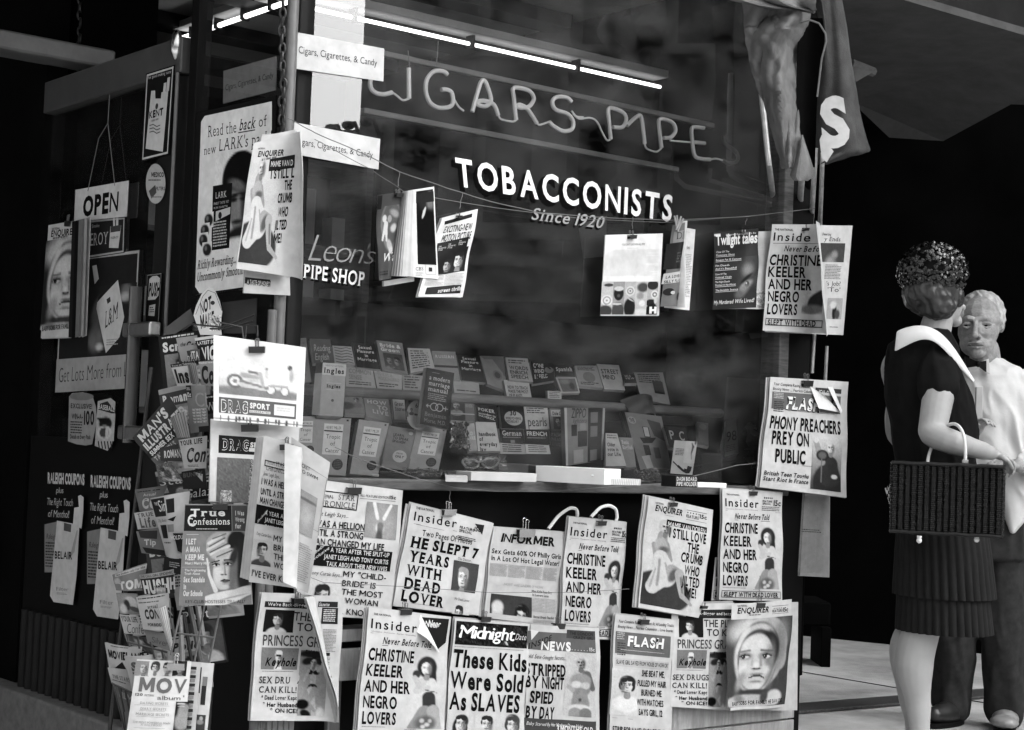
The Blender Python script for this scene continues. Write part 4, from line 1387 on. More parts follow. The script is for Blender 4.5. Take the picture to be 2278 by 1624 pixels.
# --- keyhole tabloid twice
def keyhole(P, f, full=True):
    """f maps measured points of the flat copy to this copy"""
    P.R(*f(170, 852), *f(602, 905), .05)
    P.T("We're Back-Bigger and better", *f(185, 880), f(560, 0)[0], f.k * 20, tone=PAPER, bold=.02)
    P.PH(*f(175, 902), *f(336, 1043), .03, bust(44, 38, 15, coat=.5, skin=.5, hair=.05), asp=.88)
    P.T('THE PLOT', *f(342, 968), f(590, 0)[0], f.k * 50, bold=.02, tone=.08)
    P.T('TO KILL', *f(360, 1030), f(575, 0)[0], f.k * 46, bold=.02, tone=.08)
    P.T('PRINCESS GRACE!', *f(160, 1118), f(605, 0)[0], f.k * 62, bold=.012, tone=.1)
    P.PH(*f(155, 1130), *f(362, 1265), .22, [(46, 60, 12, 26, 0, .6, .2)] + head(46, 20, 9, skin=.5, hair=.6) + [(46, 18, 9, 2, 0, .03, .5)])
    P.T('Keyhole', *f(168, 1238), f(352, 0)[0], f.k * 46, bold=.035, slant=.3, tone=.02)
    P.FN(*f(150, 1270), *f(352, 1280), 1, tone=.15, ragged=1)
    P.T('SEX DRUGS', *f(130, 1342), f(372, 0)[0], f.k * 38, bold=.022, serif=True, tone=.1)
    P.T('CAN KILL!', *f(128, 1398), f(358, 0)[0], f.k * 36, bold=.022, serif=True, tone=.1)
    P.T('* Dead Lover Kept', *f(142, 1440), f(358, 0)[0], f.k * 24, bold=.02, serif=True)
    P.T('* Her Husband', *f(148, 1482), f(358, 0)[0], f.k * 24, bold=.035)
    P.T('* ON ICE!', *f(190, 1518), f(358, 0)[0], f.k * 24, bold=.035)
    P.PH(*f(384, 1145), *f(515, 1538), .3, PIC['dancer'], res=30)
    P.T('EVANS', *f(410, 1168), f(500, 0)[0], f.k * 24, bold=.03)

class Ident:
    def __init__(s, ox, oy, k, lx=0, ly=0, sx=0.0):
        s.o, s.k, s.l, s.sx = (ox, oy), k, (lx, ly), sx

    def __call__(s, x, y):
        return (s.o[0] + (x - s.l[0]) * s.k + (y - s.l[1]) * s.sx * (1 if y else 0), s.o[1] + (y - s.l[1]) * s.k)

P = Sheet('A', (150, 800), (640, 822), (600, 1568), (75, 1565), d=.112, bend=curl(.6, .036, 2.4, .42)).sheet(PAPER, .001)
keyhole(P, Ident(0, 0, 1.0))
I = Sheet('A', (160, 806), (640, 822), (600, 1567), (90, 1562), d=.1, bend=bow(.01)).sheet(PAPER * .95, .003)
I.R(480, 852, 602, 890, .05)
I.T('Gazette', 482, 880, 548, 20, tone=PAPER, bold=.02, slant=.2)
I.R(505, 890, 600, 990, .05)
I.FN(515, 900, 590, 980, 7, tone=.5)
I.R(500, 1160, 552, 1180, .05)
I.FN(510, 1020, 590, 1160, 16)
I.FN(510, 1190, 555, 1300, 12)
I.PH(500, 1300, 556, 1480, .1, [(50, 60, 24, 60, 0, .25, .5)])
I.FN(510, 1490, 590, 1550, 6)
newspaper('thick tabloid with four pictures, its front sheet curling open, hung at the stand\'s lower left', P, backs=((2, -3, 2, 0),), extra=(I,))
g = None
bclip('A', 370, 835, 'the curling four-picture tabloid', d=.125, w=70)

P = Sheet('B', (1115, 872), (1480, 862), (1455, 1505), (1092, 1482), d=.1, bend=bow(.006)).sheet(PAPER, .001)
Pk = Ident(1152 + 2, 950, .845, 175, 902, -.02)
keyhole(P, Pk)
I = Sheet('B', (1122, 862), (1475, 850), (1452, 1498), (1080, 1486), d=.085).sheet(PAPER * .75, .006)
newspaper('four-picture tabloid half hidden beside the bonneted child', P, backs=(), extra=(I,))
bclip('B', 1298, 880, 'the half-hidden four-picture tabloid', d=.108, w=40)

# --- midnight
P = Sheet('X', (1011, 1375), (1180, 1388), (1162, 1652), (990, 1650), d=.115, bend=bow(.008)).sheet(PAPER)
P.rect(2, 2, 97, 21, .03)
P.photo(2, 2, 97, 21, .03, [(20, 10, 3, 2, 0, .2, .5), (70, 20, 4, 2, 0, .2, .5)], grain=.9, res=60)
P.text('Midnight', 6, 5, 78, 15, tone=.75, bold=.0, slant=.15, space=.03)
P.text('Midnight', 6.8, 5.3, 78.8, 15.3, tone=.75, bold=.0, slant=.15, space=.03)
P.text('Date', 80, 9, 95, 14, tone=.5, bold=.0, slant=.3)
P.fine(2, 22.4, 98, 23.6, 1, tone=.3, ragged=1)
for t, y0, x0, x1 in (('These Kids', 25.5, 2, 97), ('Were Sold', 43, 1.5, 94), ('As SLAVES', 60, 1.5, 91)):
    P.text(t, x0, y0, x1, y0 + 13.5, bold=.036, tone=.02, rise=1)
for k, (cx, hs, hr) in enumerate(((17, 'long', .05), (50, 'short', .05), (82, 'bouffant', .09))):
    P.photo(cx - 16, 76, cx + 16, 100, PAPER, bust(50, 42, 21, coat=(.5, .08, .4)[k], skin=.5, hair=hr, style=hs, smile=k != 1), asp=1.1)
newspaper('tabloid with a black night-sky masthead over a three-line headline and three young faces', P)
bclip('X', 1078, 1372, 'the tabloid with the night-sky masthead', d=.122, w=26)

# --- inside news
P = Sheet('B', (268, 990), (666, 1012), (672, 1712), (212, 1690), d=.12, bend=lambda x, y, s: s.n * (.02 * np.sin(x * 3.1) + .008 * np.sin(x * 9))).sheet(PAPER * .95)
P.R(255, 1030, 628, 1160, .16)
P.R(462, 1020, 628, 1080, .1)
P.poly([P.loc(*q) for q in ((266, 1022), (300, 1030), (268, 1085))], .6)
P.T('INSIDE', 254, 1140, 358, 34, bold=.02, serif=True, tone=.05, rise=-9)
P.T('NEWS', 310, 1140, 485, 50, bold=.05, tone=.62)
P.T('THE LONDON', 480, 1050, 610, 18, bold=.02, tone=.05)
P.T('CRAZY GIRL', 500, 1074, 610, 16, bold=.02, tone=.05)
P.T('. . . . . . 15c', 490, 1142, 618, 20, bold=.02, tone=.5)
P.T('Told Sex-Sought Secrets...', 236, 1192, 456, 24, bold=.0, slant=.2)
for t, x0, y, x1 in (('STRIPPED', 236, 1290, 448), ('BY NIGHT', 234, 1365, 438), ('SPIED', 248, 1455, 370), ('BY DAY', 228, 1545, 380)):
    P.T(t, x0, y, x1, 66, bold=.036, tone=.02)
P.PH(452, 1155, 632, 1545, PAPER * .9, PIC['bikini'], asp=2.2, box=(4, 0, 100, 218), res=44)
P.R(218, 1548, 634, 1712, .1)
P.T('Baby Starved By Her Mothers Dope Habit', 232, 1590, 545, 20, tone=.55, bold=.0, slant=.2)
P.T('3 MONTHS OLD', 398, 1626, 606, 34, tone=.62, bold=.03)
newspaper('tabloid with a grey banner and a woman in a two-piece, in the bottom row', P)
bclip('B', 430, 985, 'the tabloid with the woman in a two-piece', d=.128, w=80)

# --- racing tabloids with block letters
def flashbar(P, x0, y0, x1, y1, yb, tx0, tx1, cap, word='FLASH'):
    P.R(x0, y0, x1, y1, .17)
    sl = P.slope()
    P.FN(x0 + 8, y0 + 6, tx0 - 12, y0 + .35 * (y1 - y0), 4, tone=.4)
    P.FN(x0 + 8, y0 + .42 * (y1 - y0), tx0 - 12, y1 - 8, 6, tone=.08)
    P.T(word, tx0 - 3, yb + 5, tx1 - 3, cap, bold=.055, slant=.12, tone=.05)
    P.T(word, tx0, yb, tx1, cap, bold=.045, slant=.12, tone=.66)

P = Sheet('B', (772, 930), (1118, 966), (1106, 1712), (726, 1690), d=.105, bend=bow(.008)).sheet(PAPER * .96)
P.T('Your Complete Racing Selections At All Leading Tracks', 788, 980, 1112, 18, bold=.01, slant=.2)
P.T('Boxing News ... Fearless Columnists ... Love Stories', 786, 1012, 1108, 18, bold=.01, slant=.2)
flashbar(P, 776, 1032, 1092, 1192, 1118, 838, 1048, 56)
P.FN(800, 1140, 1075, 1165, 2, tone=.5)
P.R(768, 1190, 1088, 1266, .42)
P.T("SLAVE GIRL SAVED FROM 'HOUSE OF HORROR'", 772, 1226, 1084, 24, bold=.015)
P.PH(748, 1252, 890, 1540, .5, bust(56, 70, 22, coat=.62, skin=.55, hair=.05, style='bouffant', side=-1, smile=True), asp=2.0)
for t, x0, y, x1 in (('SHE BEAT ME,', 918, 1300, 1064), ('PULLED MY HAIR', 892, 1358, 1074), ('BURNED ME', 918, 1416, 1044), ('WITH MATCHES', 888, 1472, 1052), ('SAYS GIRL, 12', 898, 1532, 1044)):
    P.T(t, x0, y, x1, 36, bold=.022)
P.HL(745, 1548, 860, .3, .2)
P.T('STRIP FOR NAVEL ENGAGEMENT', 744, 1628, 1060, 30, bold=.03)
newspaper('racing tabloid with block letters over a stout curly-haired girl, in the bottom row', P)
bclip('B', 938, 962, 'the racing tabloid in the bottom row', d=.112, w=68)

P = Sheet('E', (205, 1035), (690, 1066), (672, 1778), (149, 1713), d=.1, bend=bow(.008)).sheet(PAPER * 1.0)
P.T('Your Complete Racing Selections', 220, 1085, 450, 18, bold=.01, slant=.2)
P.T('Boxing News .... Fearless Columnists', 216, 1115, 470, 18, bold=.01, slant=.2)
flashbar(P, 213, 1125, 638, 1265, 1228, 290, 500, 70, 'FLASH')
P.FN(300, 1240, 620, 1266, 2, tone=.06)
P.R(470, 1100, 642, 1140, .08)
P.T('ICAL QUIZ', 492, 1138, 590, 22, tone=.5)
P.disc(*P.loc(600, 1195), 5, .05)
P.disc(*P.loc(600, 1195), 2, .4)
for t, x0, y, x1 in (('PHONY PREACHERS', 200, 1348, 634), ('PREY ON', 214, 1444, 424), ('PUBLIC', 230, 1556, 398)):
    P.T(t, x0, y, x1, 78 if y > 1350 else 74, bold=.034, tone=.02)
P.PH(448, 1395, 634, 1745, (.5, .08), PIC['preacher'], asp=1.85, box=(4, 0, 100, 175), res=50)
P.HL(380, 1580, 440, .3, .2)
P.T('British Teen Toughs', 180 - 12, 1638 - 2, 420, 26, bold=.02, slant=.2)
P.T('Start Riot In France', 163, 1674 - 4, 418, 26, bold=.02, slant=.2)
F = Sheet('E', (450, 1092), (540, 1150), (638, 1255), (505, 1228), d=(.106, .125, .106, .128)).sheet(.68, .0008, 6, 6)
F2 = Sheet('E', (560, 1098), (590, 1095), (650, 1245), (640, 1260), d=(.106, .108, .106, .122)).sheet(.66, .0008, 6, 6)
newspaper('racing tabloid with torn flap over its block letters, high beside the dark recess', P, backs=((3, 4, 2, -2), (8, 8, -3, -2)), extra=(F, F2))
bclip('E', 430, 1058, 'the racing tabloid beside the recess', d=.11, w=84)

# the back of a folded paper hanging behind it
P = Sheet('C', (408, 180), (556, 190), (552, 708), (378, 700), d=.03).sheet(PAPER * .72, .003)
P.FN(392, 222, 520, 690, 62, tone=.3, cols=3, fill=.5)
P.FN(388, 420, 510, 450, 2, tone=.12)
newspaper('folded newspaper turned to its small print, hanging behind the racing tabloid beside the recess', P, backs=((0, 4, 1, 0), (0, 12, 2, -2)))

# --- magazines strung higher on the wire
GM = 'magazines clipped on the upper wire'
P = Sheet('F', (1062, 262), (1418, 232), (1382, 880), (1062, 897), d=.06, bend=curl(.72, .1, .9)).sheet(.05, .001)
P.T('Twilight tales', 1078, 370, 1408, 84, tone=.66, bold=.03, space=.03)
P.T('12 Stories Guaranteed To Be', 1160, 292, 1400, 14, tone=.5, bold=.01)
P.R(1066, 278, 1116, 292, .5)
P.PH(1200, 470, 1385, 830, .05, PIC['eye'], asp=1.7, res=44)
for i, (a, b, w) in enumerate((('Case Of The', 'Passionate Ghost', 1234), ('Banquet For 12 Corpses', None, 1285), ("I'm Dead-", "And It's Beautiful!", 1245), ('Curse Of The', 'Violated Virgin', 1205), ('The Night Death', 'Pitched A No-Hitter', 1238), ('The Invisible Seance', None, 1255))):
    y = (460, 500, 572, 642, 706, 748)[i]
    if b:
        P.T(a, 1078, y - 26, 1078 + (w - 1078) * .7, 15, tone=.6, bold=.01)
        P.T(b, 1078, y, w, 15, tone=.6, bold=.01)
    else:
        P.T(a, 1078, y, w, 15, tone=.6, bold=.01)
    P.HL(1076, y + 7, w, .6, .6)
P.T('My Murdered Wife Lived!', 1068, 856, 1368, 32, tone=.62, bold=.01, slant=.2)
I = Sheet('F', (1080, 262), (1548, 254), (1555, 893), (1075, 890), d=.045).sheet(PAPER, .003)
I.FN(1418, 310, 1525, 400, 12, tone=.45)
I.FN(1418, 410, 1530, 545, 16, tone=.45, cols=1)
I.PH(1372, 730, 1535, 882, PAPER, [(50, 50, 46, 40, 0, .3, .06), (50, 50, 40, 34, 0, .5, .1), (40, 40, 14, 8, 20, .3, .3), (60, 56, 14, 8, -20, .3, .3), (36, 62, 10, 7, 30, .28, .3), (66, 36, 10, 8, 10, .3, .3)], grain=.25)
newspaper('dark magazine with one staring eye, its cover bulging, on the upper wire', P, backs=(), cat='magazine', group=GM, name='magazine', m='gloss', extra=(I,))
bclip('F', 1312, 262, 'the dark staring-eye magazine', d=.07, w=34, style='nickel')

P = Sheet('F', (178, 285), (648, 272), (616, 945), (140, 945), d=.05).sheet(.7, .004)
P.T("YOU CAN'T LIVE WITH ALL FIVE", 305, 372, 495, 16, bold=.01, tone=.25, space=.05)
P.HL(348, 394, 440, .3, .3)
P.FN(180, 410, 630, 620, 30, tone=.58, fill=.4)
I5 = [[(50, 160, 46, 46, 0, .6, .08), (50, 160, 36, 36, 0, .3, .1), (50, 160, 24, 24, 0, .6, .1), (50, 160, 10, 10, 0, .3, .2), (60, 30, 40, 14, 0, .08, .2), (40, 250, 60, 50, 0, .08, .2)],
      [(50, 100, 42, 60, 0, .03, .08), (50, 60, 40, 20, 0, .5, .15), (50, 120, 14, 14, 0, .12, .3), (50, 260, 60, 80, 0, .1, .2), (40, 190, 40, 8, 0, .5, .2)],
      [(50, 80, 40, 40, 0, .55, .08), (50, 80, 30, 30, 0, .3, .1), (50, 80, 18, 18, 0, .5, .1), (50, 80, 6, 6, 0, .05, .2), (50, 220, 50, 80, 0, .03, .15), (50, 150, 40, 6, 30, .4, .2)],
      [(60, 50, 50, 40, 0, .1, .3), (60, 190, 44, 40, 0, .45, .1), (60, 185, 28, 26, 0, .65, .1), (40, 120, 30, 30, 0, .3, .4), (50, 260, 60, 30, 0, .6, .3)],
      [(50, 30, 50, 40, 0, .05, .1), (70, 110, 34, 34, 0, .6, .08), (70, 110, 22, 22, 0, .2, .1), (70, 110, 10, 10, 0, .6, .2), (40, 180, 50, 30, 0, .04, .1), (80, 160, 14, 30, 0, .5, .2), (50, 250, 60, 60, 0, .02, .1)]]
for i in range(5):
    x = 158 + i * 92.5
    P.PH(x - 10, 668, x + 78 - 10, 938, (.45, .3, .4, .45, .4)[i], I5[i], asp=2.8, res=24)
P.T('H', 530, 925, 592, 46, tone=.7, bold=.08)
newspaper('white advertising page with five narrow pictures along its foot, clipped on the upper wire', P, backs=((-2, 1, 2, 0),), cat='magazine', group=GM, name='magazine', m='gloss')
bclip('F', 392, 286, 'the white page with five pictures', d=.056, w=72)

P = Sheet('F', (728, 205), (838, 172), (800, 872), (618, 872), d=.06, bend=lambda x, y, s: s.n * (.035 * np.sin(np.pi * x) - .02 * x)).sheet(.2, .001)
P.R(728, 262, 828, 352, .3)
P.T('DIVO', 730, 325, 826, 58, tone=.08, bold=.0, serif=True)
P.R(690, 360, 818, 556, .04)
P.lines(('por fuera', 'y por dentro', 'de la', 'noche'), 26, 34, 88, 47, tone=.18, bold=.01)
P.poly([P.loc(*q) for q in ((655, 605), (772, 580), (776, 668), (640, 690))], .5)
P.T('LA LOVER OF', 660, 645, 768, 22, tone=.05, bold=.03)
P.T('SILLY FLATS', 650, 684, 750, 22, tone=.05, bold=.03)
for a, b in ((665, 755), (738, 790)):
    P.disc(*P.loc(a, b), 15, .04)
    P.disc(*P.loc(a + 18, b + 6), 7, .45)
I = Sheet('F', (828, 225), (914, 240), (864, 902), (660, 880), d=.05).sheet(.7, .002)
I.FN(838, 258, 870, 268, 1, tone=.2)
I.T('(ono)', 842, 400, 866, 30, bold=0)
I.FN(832, 440, 868, 800, 26, tone=.3)
L = Sheet('F', (800, 170), (846, 168), (800, 880), (770, 880), d=.07, bend=bow(.02)).sheet(.62, .002)
newspaper('narrow rolled foreign magazine held by two wooden pegs', P, backs=(), cat='magazine', group=GM, name='magazine', m='gloss', extra=(I, L))

P = Sheet('G', (170, 300), (448, 268), (318, 1185), (178, 1208), d=.075, bend=bow(.004)).sheet(.1, .002)
P.photo(4, 14, 99, 92, .1, [(60, 48, 44, 62, -10, .2, .08), (60, 44, 36, 54, -10, .13, .1), (30, 30, 8, 9, 0, .5, .2), (36, 44, 8, 34, 60, 9, .5, .15), (30, 60, 5, 22, 80, 4, .5, .2), (38, 60, 5, 42, 82, 4, .5, .2), (50, 32, 8, 9, 0, .32, .2), (60, 96, 20, 10, 40, .4, .3), (70, 108, 12, 8, 0, .45, .3), (70, 20, 20, 8, 20, .3, .5), (70, 55, 14, 10, 0, .45, .4)], asp=1.6)
P.rect(0, 1, 16, 17, .02)
P.T('Wa', 222, 1010, 340, 86, tone=.55, bold=.02, slant=.3)
P.fine(6, 90, 60, 96, 2, tone=.02)
I = Sheet('G', (540, 245), (772, 210), (818, 1192), (556, 1170), d=.075).sheet(.68, .003)
I.PH(580, 262, 795, 1045, .03, [(46, 52, 30, 46, 6, .05, .2), (40, 100, 6, 60, 132, 3, .5, .15), (46, 118, 7, 8, 0, .55, .2), (80, 60, 20, 50, 0, .2, .5), (60, 180, 80, 90, 0, .018, .2), (42, 108, 7, 30, 22, .5, .2)], asp=3.6)
I.rect(10, 5, 96, 16, .05)
I.T('CBS', 575, 1102, 655, 36, bold=.0, serif=True, tone=.08)
I.FN(575, 1120, 660, 1168, 3, tone=.3)
I.frame(48, 84.5, 88, 96, 1.2, .2)
I.rect(61, 88, 75, 92.5, .08)
mg = newspaper('sports magazine opened backwards, its pages fanned beside a dark full-page portrait', P, backs=(), cat='magazine', group=GM, name='magazine', m='gloss', extra=(I,))
for k in range(9):
    x = k / 8
    B = Sheet('G', (440 + 110 * x, 262 - 18 * x), (470 + 110 * x, 258 - 18 * x), (352 + 226 * x, 1162 + 6 * x), (318 + 222 * x, 1158 + 6 * x), d=.082 + .02 * math.sin(math.pi * x)).sheet(.3 + .35 * x * (1 if k % 3 else .7), .003, 2, 6)
    B.build('page_block', M['print'], mg)
B = Sheet('G', (240, 1212), (560, 1166), (562, 1216), (242, 1270), d=.05).sheet(.62, .01, 4, 2)
B.build('page_block', M['print'], mg)
bclip('G', 390, 285, 'the sports magazine opened backwards', d=.084, w=86)

P = Sheet('G', (858, 542), (1228, 450), (1075, 1386), (585, 1380), d=.068, bend=bow(.006)).sheet(.66, .004)
P.poly([P.loc(*q) for q in ((880, 580), (1168, 496), (1162, 538), (878, 618))], .04)
P.T('EXCITING-NEW', 868, 705, 1152, 72, bold=.02, slant=.1, tone=.02)
P.T('MOTION PICTURE', 845, 800, 1138, 76, bold=.02, slant=.1, tone=.02)
P.poly([P.loc(*q) for q in ((812, 815), (1126, 745), (1060, 1110), (735, 1170))], .03)
for a, b in ((825, 905), (920, 880), (1025, 845)):
    P.lines(('THE', 'DRAMATIC', 'STAGE'), *P.loc(a, b - 60), *P.loc(a + 62, b - 5 - 12), tone=.5, bold=.01)
P.PH(965, 865, 1085, 1110, .03, head(50, 66, 26, skin=.55, hair=.04, style='short', smile=True))
P.PH(860, 950, 955, 1120, .03, head(50, 66, 26, skin=.4, hair=.04, style='short'))
P.FN(690, 1150, 1065, 1265, 9, tone=.4, cols=2)
P.poly([P.loc(*q) for q in ((680, 1285), (1045, 1250), (1030, 1345), (652, 1358))], .04)
P.T('screen thrills', 790, 1340, 1030, 40, tone=.6, bold=.03, slant=.15)
newspaper('film magazine back cover with three small faces, tilted on the upper wire', P, backs=((2, 1, 2, 0),), cat='magazine', group=GM, name='magazine', m='gloss')
bclip('G', 1030, 520, 'the tilted film magazine', d=.075, w=56)

# wooden pegs on the rolled magazine
for i, (x, y, x2, y2) in enumerate(((752, 125, 770, 240), (806, 142, 762, 250))):
    g = MB()
    a, b = win(*px('F', x, y), .075 + i * .006), win(*px('F', x2, y2), .075 + i * .006)
    t = (b - a).normalized()
    s_ = t.cross(N).normalized()
    for k in (-.0035, .0035):
        g.tube([a + s_ * k * 1.8, (a + b) / 2 + s_ * k, b + s_ * k * 1.3], [.0032, .004, .0028], 6)
    g.tube([(a + b) / 2 - s_ * .007, (a + b) / 2 + s_ * .007], .0022, 6)
    tag(g.build('clothes_peg', M['wood']), ('wooden peg standing upright on the rolled foreign magazine', 'wooden peg crossing its neighbour at a slant on the rolled magazine')[i], 'clothes peg')

# --- wires the papers hang on
def wire(label, pts, r=.0014, sag=0.0, name='hanging_wire', m='wire'):
    P3 = []
    for i in range(len(pts) - 1):
        for k in range(8):
            q = pts[i].lerp(pts[i + 1], k / 8)
            P3.append(q - Z * sag * math.sin(math.pi * k / 8) + N * .002 * math.sin(i * 3 + k))
    P3.append(pts[-1])
    g = MB()
    g.tube(P3, r, 6)
    return tag(g.build(name, M[m]), label, 'wire')

def wpts(tile, *q, d=.07):
    return [win(*px(tile, *p), d) for p in q]

wire('upper wire with a long sag from the corner post to the awning poles', wpts('X', (640, 262), (700, 295), (815, 345), (888, 382), (1000, 420), (1090, 448), (1200, 473), (1340, 484), (1490, 490), (1660, 482), (1760, 470), (1812, 464), d=.07))
wire('second upper wire, thin and almost straight, behind the sagging one', wpts('X', (700, 310), (830, 380), (905, 430), (1100, 462), (1300, 487), (1480, 495), (1700, 478), d=.04), .001)
wire('middle wire looping along the sill above the tabloids', wpts('X', (745, 995), (800, 1022), (930, 1065), (1013, 1085), (1100, 1093), (1230, 1093), (1330, 1085), (1480, 1075), (1640, 1035), (1705, 1028), d=.075))
wire('lower wire crossing the fronts of the middle tabloids', wpts('X', (640, 1264), (720, 1296), (800, 1300), (900, 1305), (1085, 1318), (1280, 1318), (1400, 1310), d=.15), .0009)
for i, (t, a, b) in enumerate((('the slab-letter tabloid', ('A', 1278, 190), ('A', 1278, 260)), ('the dark staring-eye magazine', ('F', 1335, 150), ('F', 1322, 200)), ('the white advertising page', ('F', 400, 140), ('F', 398, 235)),
                               ('the tilted film magazine', ('G', 1075, 270), ('G', 1045, 440)), ('the sports magazine', ('G', 405, 55), ('G', 388, 210)), ('the bonneted child tabloid', ('C', 138, 700), ('C', 135, 820)))):
    wire('short wire hook from which ' + t + ' hangs', [win(*px(*a), .07 if i != 5 else .13), win(*px(*b), .075 if i != 5 else .135)], .0011, name='wire_hook')
# looped white cords behind the middle tabloid
for i, q in enumerate((((370, 420), (430, 340), (500, 292), (540, 300), (545, 345), (520, 400)), ((625, 350), (680, 290), (735, 278), (775, 300), (782, 350), (770, 385)))):
    pts = wpts('B', *q, d=.05)
    sm = []
    for k in range(len(pts) - 1):
        for j in range(6):
            sm.append(pts[k].lerp(pts[k + 1], j / 6))
    for _ in range(4):
        sm = [sm[0]] + [(sm[k - 1] + sm[k] * 2 + sm[k + 1]) / 4 for k in range(1, len(sm) - 1)] + [sm[-1]]
    g = MB()
    g.tube(sm, .0055, 8)
    tag(g.build('cord', M['card']), ('white cord looping up behind the greyish gossip tabloid', 'white cord looping highest, behind the middle tabloid with the kneeling woman')[i], 'cord')
# ------------------------------------------------------------------ lettering and signs on and behind the glass
def strokes(plane_pt, paths, r, g, seg=8):
    """tubes bent smoothly through the measured points"""
    for p in paths:
        P_ = [plane_pt(*q) for q in p]
        n = []
        for i in range(len(P_) - 1):
            a, b, c, d = P_[max(0, i - 1)], P_[i], P_[i + 1], P_[min(len(P_) - 1, i + 2)]
            for k in range(6):
                t = k / 6
                n.append(.5 * (2 * b + (c - a) * t + (2 * a - 5 * b + 4 * c - d) * t * t + (3 * b - a - 3 * c + d) * t ** 3))
        g.tube(n + [P_[-1]], r, seg)

# painted window lettering
def paint(name, label, sh, mk, m):
    sh.v, sh.t, sh.f, sh.nv, sh.lay = [], [], [], 0, 0
    mk(sh)
    t = thing(name, label, 'window lettering', Vector(sh.c[3].tolist()))
    sh.build('lettering', m, t)
    return t

for k, (word, lab, q) in enumerate((('TOBACCONISTS', 'large white block letters with black shadow painted across the shop window', ((1012, 352), (1497, 437), (1493, 492), (1018, 412))),)):
    P = Sheet('X', *q, d=.003)
    t = paint('window_lettering', lab, P, lambda s: s.text(word, 0, 0, 100, 100, tone=.8, bold=.022, space=.17), M['print'])
    a = [(x - 8, y + 7) for x, y in q]
    Q = Sheet('X', *a, d=.0015)
    Q.text(word, 0, 0, 100, 100, tone=.012, bold=.05, space=.14)
    Q.build('letter_shadow', M['print'], t)
P = Sheet('X', (1183, 462), (1342, 482), (1339, 508), (1181, 488), d=.003)
t = paint('window_lettering', 'small slanting line giving the founding year, under the large painted letters', P, lambda s: s.text('Since 1920', 0, 0, 100, 100, tone=.38, bold=.01, slant=.3, serif=True), M['print'])
Q = Sheet('X', (1180, 466), (1339, 486), (1336, 512), (1178, 492), d=.0015)
Q.text('Since 1920', 0, 0, 100, 100, tone=.012, bold=.02, slant=.3, serif=True)
Q.build('letter_shadow', M['print'], t)
# script name and its second line, lower corner of the pane
P = Sheet('X', (690, 512), (830, 540), (826, 592), (684, 586), d=.003)
t = paint('window_lettering', 'pale script shop name painted low on the pane beside the corner post', P, lambda s: s.text("Leon's", 0, 8, 100, 92, tone=.3, bold=-.015, slant=.35, space=.02), M['print'])
P = Sheet('X', (676, 588), (812, 606), (808, 640), (674, 620), d=.003)
t = paint('window_lettering', 'white capitals painted under the script name on the pane', P, lambda s: s.text('PIPE SHOP', 0, 0, 100, 90, tone=.7, bold=.02, serif=True), M['print'])
Q = Sheet('X', (673, 591), (809, 609), (805, 643), (671, 623), d=.0015)
Q.text('PIPE', 0, 0, 46, 90, tone=.012, bold=.04, serif=True)
Q.text('SHOP', 56, 0, 100, 90, tone=.012, bold=.04, serif=True)
Q.build('letter_shadow', M['print'], t)

# unlit neon sign behind the pane
ns = thing('neon_sign', 'unlit glass tube sign between two rails, hung behind the upper window', 'neon sign', win(1200, 300, -.16))
npt = lambda t: (lambda x, y: win(*px(t, x, y), -.16))
NEON = dict(
    C=('O', [[(640, 470), (600, 520), (605, 575), (640, 605), (690, 612), (740, 600)]]), I=('O', [[(848, 440), (850, 640)]]),
    G=('O', [[(1100, 485), (1070, 462), (1010, 465), (965, 520), (960, 600), (990, 670), (1050, 700), (1120, 690), (1135, 650), (1125, 600), (1095, 582), (1060, 582)]]),
    A=('O', [[(1260, 725), (1300, 580), (1320, 528), (1345, 530), (1375, 610), (1380, 660), (1345, 690), (1300, 680), (1290, 660), (1340, 655), (1400, 680), (1430, 750)]]),
    R=('O', [[(1545, 780), (1530, 640), (1525, 578), (1560, 570), (1630, 590), (1660, 640), (1630, 690), (1580, 700), (1555, 690), (1570, 680), (1620, 710), (1680, 800)]]),
    S=('O', [[(1905, 660), (1870, 632), (1810, 630), (1780, 660), (1800, 710), (1880, 740), (1915, 790), (1905, 840), (1850, 850), (1790, 820), (1760, 790)]]),
    P=('P', [[(355, 905), (345, 800), (340, 710), (380, 705), (440, 735), (455, 780), (430, 825), (370, 825)]]),
    J=('P', [[(575, 935), (565, 840), (550, 755), (520, 760), (460, 815)]]),
    Q=('P', [[(685, 960), (672, 860), (668, 780), (710, 775), (760, 800), (775, 850), (745, 890), (700, 895)]]),
    E=('P', [[(960, 830), (900, 825), (880, 840), (885, 930), (900, 1010), (940, 1030), (1000, 1035)], [(890, 922), (965, 930)]]),
    T=('P', [[(1085, 880), (1095, 930), (1150, 970), (1180, 1010), (1170, 1050), (1120, 1060), (1080, 1040)]]))
for k, (t, paths) in NEON.items():
    g = MB()
    strokes(npt(t), paths, .0072, g)
    g.build('letter_tube', M['neon'] if k != 'T' else M['sill'], ns)  # the last letter's dimness is put into a darker colour
g = MB()
strokes(npt('O'), [[(740, 600), (770, 620), (810, 650), (850, 640)], [(1140, 640), (1170, 690), (1205, 720)], [(1430, 750), (1450, 775), (1520, 790), (1545, 780)], [(1680, 800), (1700, 810), (1760, 790)], [(1905, 720), (1935, 755), (1980, 760)]], .0035, g)
strokes(npt('P'), [[(110, 740), (150, 770), (220, 765), (265, 790), (300, 860), (330, 910), (355, 905)], [(575, 935), (590, 965), (650, 985), (685, 960)], [(740, 912), (890, 925)], [(1000, 1035), (1040, 1030), (1080, 1040)]], .0035, g)
g.build('joining_tube', M['neon'], ns)
